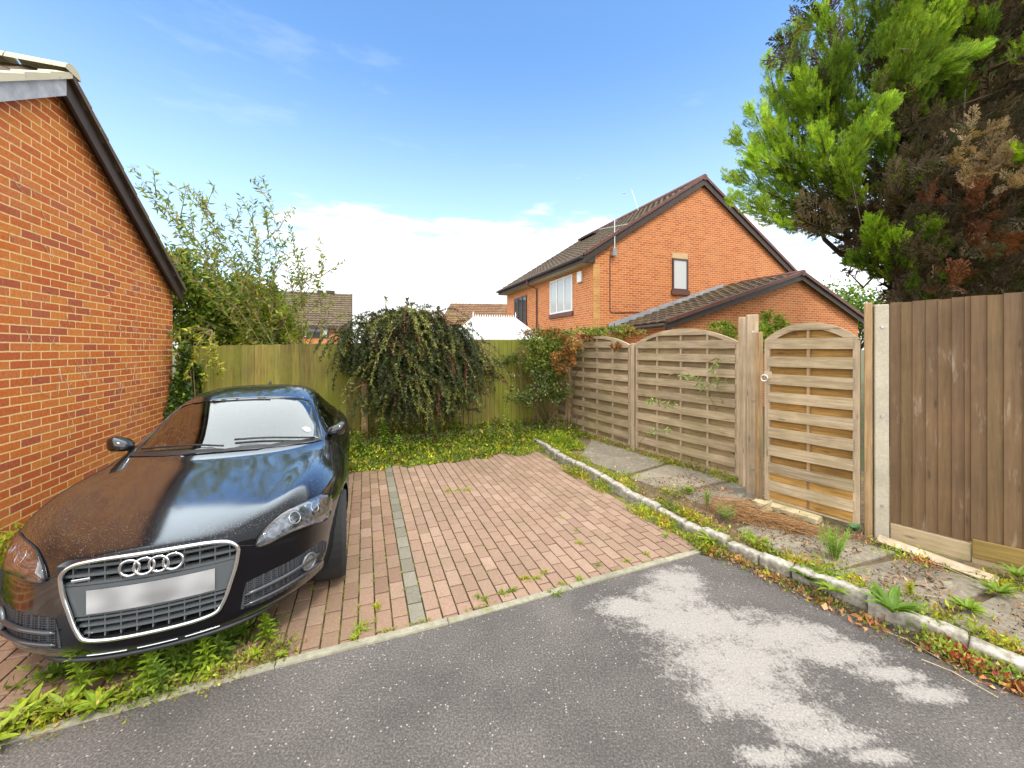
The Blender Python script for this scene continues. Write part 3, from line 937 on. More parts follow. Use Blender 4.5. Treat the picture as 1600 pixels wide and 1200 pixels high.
for sgn in (-1, 1):
    ex = -oe if sgn == -1 else GS + oe
    ez = EZ - sl * oe + 0.17
    A = Vector((ex, -og, ez)); B = Vector((ex, FL + 0.2, ez)); C_ = Vector((GS / 2, FL + 0.2, RZ + 0.17)); D = Vector((GS / 2, -og, RZ + 0.17))
    (tile_slope(B, A, D, C_) if sgn == -1 else tile_slope(A, B, C_, D)).build('roof', M['tile'], hs_)
    # bargeboard
    bb = MB()
    p = Vector((ex, 0, ez - 0.02)); q = Vector((GS / 2, 0, RZ + 0.15))
    for (ya, yb, za, zb) in ((-og + 0.01, -og + 0.035, -0.22, 0.0), (-og + 0.035, -0.003, -0.06, -0.04)):
        bb.raw([(p.x, ya, p.z + za), (p.x, yb, p.z + za), (p.x, yb, p.z + zb), (p.x, ya, p.z + zb), (q.x, ya, q.z + za), (q.x, yb, q.z + za), (q.x, yb, q.z + zb), (q.x, ya, q.z + zb)],
               [(0, 1, 2, 3), (7, 6, 5, 4), (0, 4, 5, 1), (1, 5, 6, 2), (2, 6, 7, 3), (3, 7, 4, 0)])
    # boxed eaves end
    x0, x1 = (ex + 0.02, 0.02) if sgn == -1 else (GS - 0.02, ex - 0.02)
    bb.raw([(x0, -0.09, EZ - 0.30), (x1, -0.09, EZ - 0.30), (x1, -0.004, EZ - 0.30), (x0, -0.004, EZ - 0.30),
            (x0, -0.09, ez - 0.05 if sgn == -1 else EZ + 0.1), (x1, -0.09, EZ + 0.1 if sgn == -1 else ez - 0.05), (x1, -0.004, EZ + 0.1 if sgn == -1 else ez - 0.05), (x0, -0.004, ez - 0.05 if sgn == -1 else EZ + 0.1)],
           [(3, 2, 1, 0), (4, 5, 6, 7), (0, 1, 5, 4), (1, 2, 6, 5), (2, 3, 7, 6), (3, 0, 4, 7)])
    bb.build('bargeboard', M['barge'], hs_)
    vb = MB(); vb.bar(Vector((ex, -og + 0.0, ez + 0.04)), Vector((GS / 2, -og, RZ + 0.22)), 0.07, 0.09, (1,) * 3); vb.build('verge', M['barge_red'], hs_)
    if sgn == -1:
        so_ = MB(); so_.box((ex + 0.03, 0.0, EZ - 0.30), (-0.003, FL + 0.1, EZ - 0.28)); so_.build('soffit', simple('cream_soffit', (0.45, 0.38, 0.24), 0.7, vary=0.2), hs_)
        fa = MB(); fa.box((ex + 0.0, -0.08, EZ - 0.30), (ex + 0.028, FL + 0.15, ez + 0.0)); fa.build('fascia', M['barge'], hs_)
        gu = MB(); gu.tube([(ex - 0.06, -0.1, ez - 0.04), (ex - 0.06, FL + 0.15, ez - 0.04)], 0.06, n=8); gu.build('gutter', M['barge'], hs_)
        dp = MB(); dp.tube([(ex - 0.06, 4.3, ez - 0.08), (ex - 0.06, 4.3, ez - 0.24), (-0.05, 4.3, EZ - 0.5), (-0.05, 4.3, 0.0)], 0.034, n=8); dp.build('downpipe', M['barge_red'], hs_)
rd = MB(); rd.tube([(GS / 2, -og - 0.03, RZ + 0.2), (GS / 2, FL + 0.2, RZ + 0.2)], 0.11, n=10); rd.build('ridge_tile', M['barge_red'], hs_)
vv = MB()
vv.box((GS / 2 - 1.25, 5.2, RZ - 0.45), (GS / 2 - 0.75, 6.6, RZ - 0.38)); 
ch = vv.build('roof_vent', M['barge'], hs_)
# windows in the front wall (far first), in the gable and its small things
window(hs_, (0, 6.95, 2.90), (0, -1, 0), (-1, 0, 0), 1.5, 1.22, M['brown_frame'], 3, sill=M['barge_red'])
wn = window(hs_, (0, 3.05, 3.05), (0, -1, 0), (-1, 0, 0), 1.75, 1.28, M['white_frame'], 3, glass='pane_pale', sill=M['barge_red'])
ab = MB(); ab.box((-0.09, 0.62, 3.95), (-0.003, 0.90, 4.32), bev=0.02); ab.build('alarm_box', M['white_frame'], hs_)
window(hs_, (3.15, 0, 3.76), (1, 0, 0), (0, -1, 0), 0.68, 1.10, M['brown_frame'], 1, glass='pane_pale', sill=M['barge_red'], lintel=M['lintel'])
cb = MB(); cb.tube([(0.62, -0.012, 4.75), (0.62, -0.012, 2.95), (0.7, -0.012, 2.9), (2.0, -0.012, 2.95), (2.35, -0.012, 3.02)], 0.014, n=5); cb.build('cable', M['barge'], hs_)
ae = empty('television_aerial', HC + G * 0.72 + F * -0.12, TH, 'thin metal television aerial bracketed to the left end of the tall gable', 'aerial')
am = MB(); am.tube([(0, 0, 4.85), (0, 0, 5.85)], 0.018, n=6); am.build('mast', M['metal'], ae)
am = MB(); am.box((-0.08, -0.03, 4.72), (0.08, 0.1, 4.95)); am.build('bracket', M['metal'], ae)
am = MB(); am.tube([(-0.35, 0.35, 5.62), (0.3, -0.3, 5.68)], 0.012, n=5)
for i in range(7):
    x_ = -0.33 + i * 0.1
    am.tube([(x_ - 0.10, -x_ - 0.10, 5.63 + i * .008), (x_ + 0.10, -x_ + 0.10, 5.63 + i * .008)], 0.006, n=4)
am.tube([(-0.12, 0.0, 5.85), (0.12, 0, 5.85)], 0.008, n=4)
am.build('antenna', M['metal'], ae)
ae = empty('roof_aerial', HC + G * 4.3 + F * 3.2, TH, 'small thin aerial leaning from the ridge of the tall gable roof', 'aerial')
am = MB(); am.tube([(0, 0, RZ), (-0.25, 0.2, RZ + 1.05)], 0.015, n=5); am.tube([(-0.45, 0.2, RZ + 0.98), (-0.05, 0.2, RZ + 1.08)], 0.008, n=4); am.tube([(-0.6, 0.1, RZ + 0.8), (-0.6, 0.3, RZ + 0.85)], 0.02, n=4); am.build('mast', M['metal'], ae)

# single-storey garage in front of the tall gable
ga = empty('side_garage', HC + F * -2.1, TH, 'low brick garage with lichened tile roof against the tall gable', 'garage')
gx0, gx1, gxa, gz0, gz1, gza = 1.0, 9.6, 6.35, 2.48, 2.72, 4.02
poly_wall('wall', [(gx0 + .2, 0, -0.1), (gx1 - .15, 0, -0.1), (gx1 - .15, 0, gz1), (gxa, 0, gza), (gx0 + .2, 0, gz0 + 0.02)], 0.2, (0, -1, 0), M['brick_far'], ga)
poly_wall('wall', [(gx0 + .2, 0.202, -0.1), (gx0 + .2, 2.095, -0.1), (gx0 + .2, 2.095, gz0), (gx0 + .2, 0.202, gz0)], 0.2, (-1, 0, 0), M['brick_far'], ga)
tile_slope((gx0 - 0.35, 2.09, gz0 - 0.1), (gx0 - 0.1, -0.15, gz0 - 0.02), (gxa, -0.15, gza + 0.12), (gxa - 0.3, 2.09, gza + 0.12), wave=0.03, lift=0.04).build('roof', M['tile'], ga)
tile_slope((gx1 + 0.1, -0.15, gz1 - 0.0), (gx1 + 0.1, 2.09, gz1 - 0.0), (gxa, 2.09, gza + 0.12), (gxa, -0.15, gza + 0.12), wave=0.03).build('roof', M['tile'], ga)
for (xa, za) in ((gx0 - 0.1, gz0 - 0.02), (gx1 + 0.1, gz1)):
    bb = MB()
    p = Vector((xa, 0, za)); q = Vector((gxa, 0, gza + 0.12))
    for (ya, yb, z_a, z_b) in ((-0.14, -0.115, -0.2, -0.01), (-0.115, -0.003, -0.08, -0.06)):
        bb.raw([(p.x, ya, p.z + z_a), (p.x, yb, p.z + z_a), (p.x, yb, p.z + z_b), (p.x, ya, p.z + z_b), (q.x, ya, q.z + z_a), (q.x, yb, q.z + z_a), (q.x, yb, q.z + z_b), (q.x, ya, q.z + z_b)],
               [(0, 1, 2, 3), (7, 6, 5, 4), (0, 4, 5, 1), (1, 5, 6, 2), (2, 6, 7, 3), (3, 7, 4, 0)])
    bb.build('bargeboard', M['barge'], ga)
    vb = MB(); vb.bar(Vector((xa, -0.15, za + 0.03)), Vector((gxa, -0.15, gza + 0.15)), 0.09, 0.10); vb.build('verge', M['barge_red'], ga)
rd = MB(); rd.tube([(gxa, -0.2, gza + 0.14), (gxa, 2.05, gza + 0.14)], 0.10, n=10); rd.build('ridge_tile', M['barge_red'], ga)
fl = MB(); fl.bar(Vector((gx0 - 0.45, 2.045, gz0 - 0.02)), Vector((gxa - 0.9, 2.045, gza - 0.02)), 0.05, 0.17); fl.build('flashing', M['lead'], ga)
gu = MB(); gu.tube([(gx0 - 0.42, 2.0, gz0 - 0.18), (gx0 - 0.16, -0.15, gz0 - 0.1)], 0.055, n=8); gu.tube([(gx0 - 0.05, -0.1, gz0 - 0.12), (gx0 + 0.1, -0.05, 0)], 0.035, n=8); gu.build('gutter', M['barge'], ga)

# ------------------------------------------------------------------ white conservatory
cv = empty('conservatory', (-1.0, 13.6, 0), R(14), 'white conservatory roof with spiked ridge behind the back fence', 'conservatory')
poly_wall('wall', [(-0.85, 0.12, 0), (2.0, 0.12, 0), (2.0, 0.12, 2.02), (-0.85, 0.12, 2.02)], 0.05, (0, -1, 0), M['white_frame'], cv)
m, t, b = new_mat('polycarbonate'); b.inputs['Base Color'].default_value = (0.42, 0.44, 0.45, 1); b.inputs['Roughness'].default_value = 0.35
cr = MB()
e = [(-1.05, 0, 2.05), (2.15, 0, 2.05), (2.15, 2.6, 2.05), (-1.05, 2.6, 2.05)]; r0, r1 = (-0.15, 1.3, 2.86), (1.5, 1.3, 2.86)
cr.face([e[0], e[1], r1, r0]); cr.face([e[1], e[2], r1]); cr.face([e[2], e[3], r0, r1]); cr.face([e[3], e[0], r0])
cr.build('roof', m, cv)
ca_ = MB()
for (p, q) in ((e[0], r0), (e[1], r1), (e[2], r1), (e[3], r0), (e[0], e[1]), (r0, r1), (((0.7, 0, 2.05)), (0.7, 1.3, 2.86)), ((-0.1, 0, 2.05), (-0.1, 1.3, 2.86)), ((1.45, 0, 2.05), (1.45, 1.3, 2.86))):
    ca_.bar(Vector(p) + Vector((0, 0, .02)), Vector(q) + Vector((0, 0, .02)), 0.06, 0.06)
ca_.build('glazing_bar', M['white_frame'], cv)
fi = MB()
for i in range(19):
    x_ = -0.15 + i * 1.65 / 18; hh = 0.13 if i not in (0, 18) else 0.26
    fi.tube([(x_, 1.3, 2.9), (x_, 1.3, 2.9 + hh * 0.5), (x_, 1.3, 2.9 + hh)], [0.02, 0.028, 0.003], n=5)
fi.bar((-0.15, 1.3, 2.92), (1.5, 1.3, 2.92), 0.03, 0.03)
fi.build('ridge_cresting', M['white_frame'], cv)

# ------------------------------------------------------------------ houses far behind
def far_house(loc, rz, W_, D_, ez, rz_, label, roofmat, left_in=0.0, hip=0.0):
    r_ = empty('far_house', loc, rz, label, 'house')
    poly_wall('wall', [(0, 0, 0), (W_, 0, 0), (W_, 0, ez), (0, 0, ez)], 0.3, (0, -1, 0), M['brick_far'], r_)
    poly_wall('wall', [(W_, 0.302, 0), (W_, D_, 0), (W_, D_, ez), (W_, D_ / 2, rz_), (W_, 0.302, ez + 0.1)], 0.3, (1, 0, 0), M['brick_far'], r_)
    tile_slope((-0.4, -0.4, ez - 0.1), (W_ + 0.15, -0.4, ez - 0.1), (W_ + 0.15, D_ / 2, rz_ + 0.15), (-0.4 + hip, D_ / 2, rz_ + 0.15), tile=0.32, course=0.36, wave=0.05, lift=0.06).build('roof', roofmat, r_)
    tile_slope((W_ + 0.15, D_ + 0.4, ez - 0.1), (-0.4, D_ + 0.4, ez - 0.1), (-0.4 + hip, D_ / 2, rz_ + 0.15), (W_ + 0.15, D_ / 2, rz_ + 0.15), tile=1.0, course=1.0).build('roof', roofmat, r_)
    fa = MB(); fa.box((-0.4, -0.44, ez - 0.3), (W_ + 0.15, -0.40, ez - 0.06)); fa.build('fascia', M['barge'], r_)
    fa = MB(); fa.bar(Vector((W_ + 0.14, -0.4, ez - 0.08)), Vector((W_ + 0.14, D_ / 2, rz_ + 0.16)), 0.08, 0.2); fa.build('verge', M['barge'], r_)
    return r_
p = at(375, 502, 32)
h1 = far_house((p.x, 32, 0), R(22), 8.3, 8.0, 3.75, 6.9, 'distant brick house with speckled tile roof and one dark window', M['tile'])
q = Vector((p.x + 4.37, 0, 2.62))
window(h1, (q.x - p.x, 0, q.z), (1, 0, 0), (0, -1, 0), 2.2, 1.25, M['brown_frame'], 1, lintel=None)
cu = MB(); x_ = q.x - p.x
cu.box((x_ + 0.08, -0.06, q.z + 0.1), (x_ + 0.42, -0.05, q.z + 1.15)); cu.box((x_ + 1.72, -0.06, q.z + 0.1), (x_ + 2.05, -0.05, q.z + 1.15)); cu.build('curtain', M['curtain'], h1)
ch = MB(); ch.box((x_ + 1.0, 3.7, 7.0), (x_ + 1.5, 4.3, 7.25)); ch.box((x_ + 1.7, 3.7, 7.0), (x_ + 2.5, 4.3, 7.3)); ch.build('roof_vent', M['barge'], h1)
p = at(690, 503, 30)
far_house((p.x, 30, 0), R(6), 9.0, 8.0, 3.3, 5.45, 'distant brown tiled roof between the dark bush and the tall brick house', M['tile_brown'], hip=0.9)

# ================================================================== FENCES
def arch_z(x, L, hs, rise):
    """height of the arched top over a panel of length L"""
    r = (L * L / 4 + rise * rise) / (2 * rise)
    return hs - (r - rise) + math.sqrt(max(0, r * r - (x - L / 2) ** 2))

def weave_panel(name, p, q, z0, hs, rise, label, cat, nb=3, gate=False, gap=0.0, back='slat_mid'):
    """arched lap panel from ground point p to q; local x along it, -y faces the drive"""
    p = Vector(p); q = Vector(q); d = q - p; L = d.length
    root = empty(name, (p.x, p.y, z0), math.atan2(d.y, d.x), label, cat)
    fw = 0.05 if gate else 0.035; ft = 0.045
    pitch = 0.188; sh = 0.108
    n = int((hs + rise - 0.06) / (pitch / 2))
    ft_, bk_ = MB(), MB()
    rr = random.Random(sum(map(ord, label)))
    for i in range(n + 1):
        zc = 0.02 + i * pitch / 2
        frontp = (i % 2 == 1)
        if i in (0, 1) and gate: pass
        hgt = sh if frontp else sh * 0.95
        xs = np.linspace(fw - 0.01, L - fw + 0.01, 25)
        tilt = rr.gauss(0, 0.004); k = rr.uniform(0.82, 1.15)
        mbx = ft_ if frontp else bk_
        prev = None
        for j, x in enumerate(xs):
            top = min(zc + hgt, arch_z(x, L, hs, rise) - 0.03)
            lo = zc + tilt * (x / L - 0.5)
            if top - lo < 0.012:
                prev = None; continue
            y = (-0.027 if frontp else 0.022) + (-1 if frontp else 1) * 0.007 * math.sin(math.pi * (j / 24) * (nb + 1)) ** 2
            if gate and not frontp and zc < 0.27: y = -0.016
            cur = [(x, y - 0.004, lo), (x, y - 0.004, top), (x, y + 0.004, top), (x, y + 0.004, lo)]
            if prev:
                v_ = prev + cur
                mbx.raw(v_, [(0, 4, 5, 1), (1, 5, 6, 2), (2, 6, 7, 3), (3, 7, 4, 0)], (k, k, k))
            else:
                mbx.face(cur, (k, k, k))
            prev = cur
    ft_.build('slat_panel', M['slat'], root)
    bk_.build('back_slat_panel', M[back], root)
    for b_ in range(nb):
        x = L * (b_ + 1) / (nb + 1)
        bb = MB(); zt = arch_z(x, L, hs, rise) - 0.03
        bb.box((x - 0.014, 0.0005, 0.03), (x + 0.014, 0.0095, zt)) if False else bb.box((x - 0.012, -0.02, 0.03), (x + 0.012, 0.015, zt))
        bb.build('batten', M['post_honey'] if gate else M['post'], root)
    for x in (0, L - fw):
        bb = MB(); bb.box((x, -ft / 2, 0.0), (x + fw, ft / 2, hs - 0.012), bev=0.004); bb.build('stile', M['post'], root)
    # arched head rail
    hr = MB(); prev = None; hh = 0.065 if gate else 0.05
    for x in np.linspace(0, L, 33):
        z_ = arch_z(x, L, hs, rise)
        # normal of the arc
        e_ = 0.01; dz = (arch_z(min(L, x + e_), L, hs, rise) - arch_z(max(0, x - e_), L, hs, rise)) / (min(L, x + e_) - max(0, x - e_))
        nn = Vector((-dz, 0, 1)).normalized()
        a = Vector((x, 0, z_)); lo = a - nn * hh
        cur = [Vector((lo.x, -ft / 2 - 0.002, lo.z)), Vector((a.x, -ft / 2 - 0.002, a.z)), Vector((a.x, ft / 2 + 0.002, a.z)), Vector((lo.x, ft / 2 + 0.002, lo.z))]
        if prev: hr.raw(prev + cur, [(0, 4, 5, 1), (1, 5, 6, 2), (2, 6, 7, 3), (3, 7, 4, 0)], (1.02,) * 3)
        else: hr.face(cur)
        prev = cur
    hr.face(prev)
    hr.build('arched_rail', M['slat'], root)
    bt = MB(); bt.box((fw, -0.02, 0.0), (L - fw, 0.02, 0.03)); bt.build('bottom_rail', M['slat'], root)
    return root, L

PA, PB, PC = Vector((1.16, 8.05, 0)), Vector((1.98, 6.42, 0)), Vector((2.86, 4.95, 0))
dd = (PB - PC).normalized()
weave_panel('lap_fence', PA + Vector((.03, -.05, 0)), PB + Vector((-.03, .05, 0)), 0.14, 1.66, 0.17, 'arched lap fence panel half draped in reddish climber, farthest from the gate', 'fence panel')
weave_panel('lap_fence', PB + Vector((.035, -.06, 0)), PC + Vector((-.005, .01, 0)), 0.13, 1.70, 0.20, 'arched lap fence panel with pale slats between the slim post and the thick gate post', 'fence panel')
ex = PA + (PA - PB) * 0.45
weave_panel('lap_fence', ex, PA + Vector((-.03, .05, 0)), 0.14, 1.66, 0.10, 'short dark stretch of lap fence almost hidden in the corner climber', 'fence panel', nb=1)
gt, GL = weave_panel('garden_gate', (2.735, 4.25), (3.185, 3.60), 0.125, 1.71, 0.17, 'arched slatted wooden garden gate with a ring latch', 'gate', nb=1, gate=True, back='slat_back')
la = MB(); la.box((0.0, -0.034, 1.30), (0.075, -0.024, 1.375), bev=0.003); la.build('latch_plate', M['gravel_board'], gt)
la = MB()
la.tube([(0.025, -0.045, 1.33 + 0.0), (0.025, -0.03, 1.33)], 0.014, n=10)
la.tube([(0.012 + math.cos(a) * 0.033, -0.05, 1.305 + math.sin(a) * 0.033) for a in np.linspace(0, 2 * math.pi, 20, endpoint=False)], 0.006, n=6, closed=True)
la.build('ring_handle', simple('zinc', (0.75, 0.75, 0.74), 0.3, 0.9), gt)

def post(name, p, w_, d_, z0, z1, mat, label, rz, cat='fence post', bolts=0, group=None):
    r_ = empty(name, (p.x, p.y, 0), rz, label, cat, group)
    mb = MB(); mb.box((-w_ / 2, -d_ / 2, z0), (w_ / 2, d_ / 2, z1), bev=0.006); mb.build('shaft', mat, r_)
    for i in range(bolts):
        bb = MB(); zb = 0.35 + i * (z1 - 0.55) / max(1, bolts - 1)
        bb.tube([(0, -d_ / 2 - 0.008, zb), (0, -d_ / 2 + 0.001, zb)], 0.011, n=10); bb.build('bolt', M['metal'], r_)
    return r_
ang = math.atan2((PC - PB).y, (PC - PB).x)
post('fence_post', PB, 0.07, 0.07, -0.1, 1.83, M['post'], 'slim square timber post between the two arched fence panels', ang)
mbp = MB(); mbp.tube([(0, 0, -0.05), (0, 0, 1.72)], 0.05, n=12)
o = mbp.build('fence_post', M['post_honey'], loc=(PA.x + 0.02, PA.y - 0.05, 0)); tag(o, 'round honey-coloured post at the climber-covered end of the lap fence', 'fence post')
# group of timbers beside the gate
g0 = gt.rotation_euler.z
post('fence_post', at(1157, 500, 4.86) * Vector((1, 1, 0)) if False else Vector((2.825, 4.83, 0)), 0.06, 0.07, -0.1, 2.13, M['post'], 'narrow timber strip behind the thick gate post', ang)
post('gate_post', Vector((2.805, 4.60, 0)), 0.115, 0.115, -0.1, 2.14, M['gravel_board'] if False else M['post'], 'thick pale timber post left of the gate, taller than the fence', R(-22), 'gate post', bolts=3)
post('gate_post', Vector((2.785, 4.44, 0)), 0.05, 0.09, -0.1, 1.93, M['post_honey'], 'thin darker gate jamb between the thick post and the gate', R(-56), 'gate post')
post('gate_post', Vector((3.235, 3.575, 0)), 0.055, 0.075, -0.05, 2.16, M['post_honey'], 'slender timber jamb between the gate and the concrete post', R(-40), 'gate post')
post('fence_post', Vector((3.318, 3.555, 0)), 0.10, 0.11, -0.05, 2.14, M['concrete'], 'grey concrete post with bolts between the gate and the brown fence', R(-24), 'fence post', bolts=3)
ss = MB(); ss.box((0.0, -0.10, -0.07), (GL * 0.62, 0.05, 0.0), bev=0.012); o = ss.build('gate_sill', M['stone'], loc=(2.72, 4.22, 0.12), rz=g0); tag(o, 'mossy stone sill under the left half of the gate', 'sill')
me = rough_block('boulder', 0.16, 0.12, 0.11, M['stone'], 77, 0.03)
o = bpy.data.objects.new('boulder', me); COL.objects.link(o); q = gp(1190, 800, 0.07); o.location = q; o.rotation_euler = (0, 0, 0.4); tag(o, 'small mossy stone by the dry stems at the gate post', 'stone')

# back fence of upright mossy boards
def board_fence(name, p, q, z0, z1, z0b, z1b, mat, label, bw=0.10, lap=0.006, rails=True, cat='fence', group=None, loc0=None):
    p = Vector(p); q = Vector(q); d = q - p; L = d.length
    root = empty(name, (p.x, p.y, 0), math.atan2(d.y, d.x), label, cat, group)
    x = 0.0; mb = MB(); rr = random.Random(3)
    while x < L - 0.01:
        wd = min(bw * rr.uniform(0.92, 1.06), L - x)
        k = x / L; za = z0 + (z0b - z0) * k; zb = z1 + (z1b - z1) * k + rr.uniform(-0.006, 0.004)
        c = rr.uniform(0.68, 1.25) if mat is M['green_board'] else rr.uniform(0.88, 1.1); cc = (c * rr.uniform(0.93, 1.07), c, c * rr.uniform(0.85, 1.1))
        # feather-edge board: thick left edge laps the thin right edge of the last one
        ya, yb = -0.010 - lap, -0.006
        mb.raw([(x - 0.004, ya, za), (x + wd, yb, za), (x + wd, 0.002, za), (x - 0.004, 0.002, za), (x - 0.004, ya, zb), (x + wd, yb, zb), (x + wd, 0.002, zb), (x - 0.004, 0.002, zb)],
               [(0, 3, 2, 1), (4, 5, 6, 7), (0, 1, 5, 4), (1, 2, 6, 5), (2, 3, 7, 6), (3, 0, 4, 7)], cc)
        x += wd
    mb.build('boards', mat, root)
    if rails:
        for k in (0.2, 0.85):
            rb = MB(); zz = z0 + (z1 - z0) * k; rb.box((0, 0.004, zz - 0.04), (L, 0.05, zz + 0.04)); rb.build('rail', mat, root)
    return root, L
BF0 = CORNER + G * 0.14; BF1 = Vector((1.05, 8.42, 0))
board_fence('back_fence', BF0, BF1, 0.12, 1.78, 0.16, 1.95, M['green_board'], 'green mossy vertical board fence across the back of the driveway', bw=0.092, lap=0.010)
post('fence_post', CORNER + G * 0.07 + F * 0.0, 0.10, 0.10, -0.05, 1.70, M['concrete'], 'grey post where the mossy back fence meets the garage', TH)
post('fence_post', CORNER + G * 2.72 - F * 0.05, 0.11, 0.09, -0.05, 1.74, M['post_honey'], 'brown timber post of the back fence left of the drooping bush', TH)

# brown stained fence on the right
b0 = Vector((3.37, 3.50, 0)); b1 = Vector((3.655, 3.135, 0)); b2 = Vector((4.9, 2.0, 0))
r1_, L1 = board_fence('brown_fence', b0, b1, 0.205, 2.155, 0.21, 2.16, M['brown_board'], 'brown stained vertical board fence panel next to the concrete post', bw=0.075)
gb = MB(); gb.box((0, -0.022, 0.02), (L1 + 0.0, 0.012, 0.198), bev=0.003); gb.build('gravel_board', M['gravel_board'], r1_)
r2_, L2 = board_fence('brown_fence', b1 + Vector((0.002, -0.002, 0)), b2, 0.215, 2.165, 0.22, 2.24, M['brown_board'], 'brown stained fence panel cut off by the right edge, with an olive base board', bw=0.088)
gb = MB(); gb.box((0, -0.042, 0.10), (L2, -0.026, 0.245), bev=0.003); gb.build('base_board', M['olive_board'], r2_)
gb = MB(); gb.box((0, -0.03, 0.0), (L2, 0.0, 0.096), bev=0.003); gb.build('gravel_board', M['gravel_board'], r2_)
# loose pale plank lying along the foot of the brown fence
p = gp(1372, 842, 0.10); q = gp(1560, 905, 0.10)
pk = MB(); d = q - p
pk.box((0, -0.035, 0), (d.length, 0.035, 0.022), bev=0.003)
o = pk.build('loose_plank', simple('flaking_white_wood', (0.46, 0.36, 0.25), 0.8, vary=0.45), loc=p + Vector((0, 0, 0.0))); o.rotation_euler = (R(38), R(2), math.atan2(d.y, d.x)); tag(o, 'loose pale broken plank lying at the foot of the brown fence', 'plank')
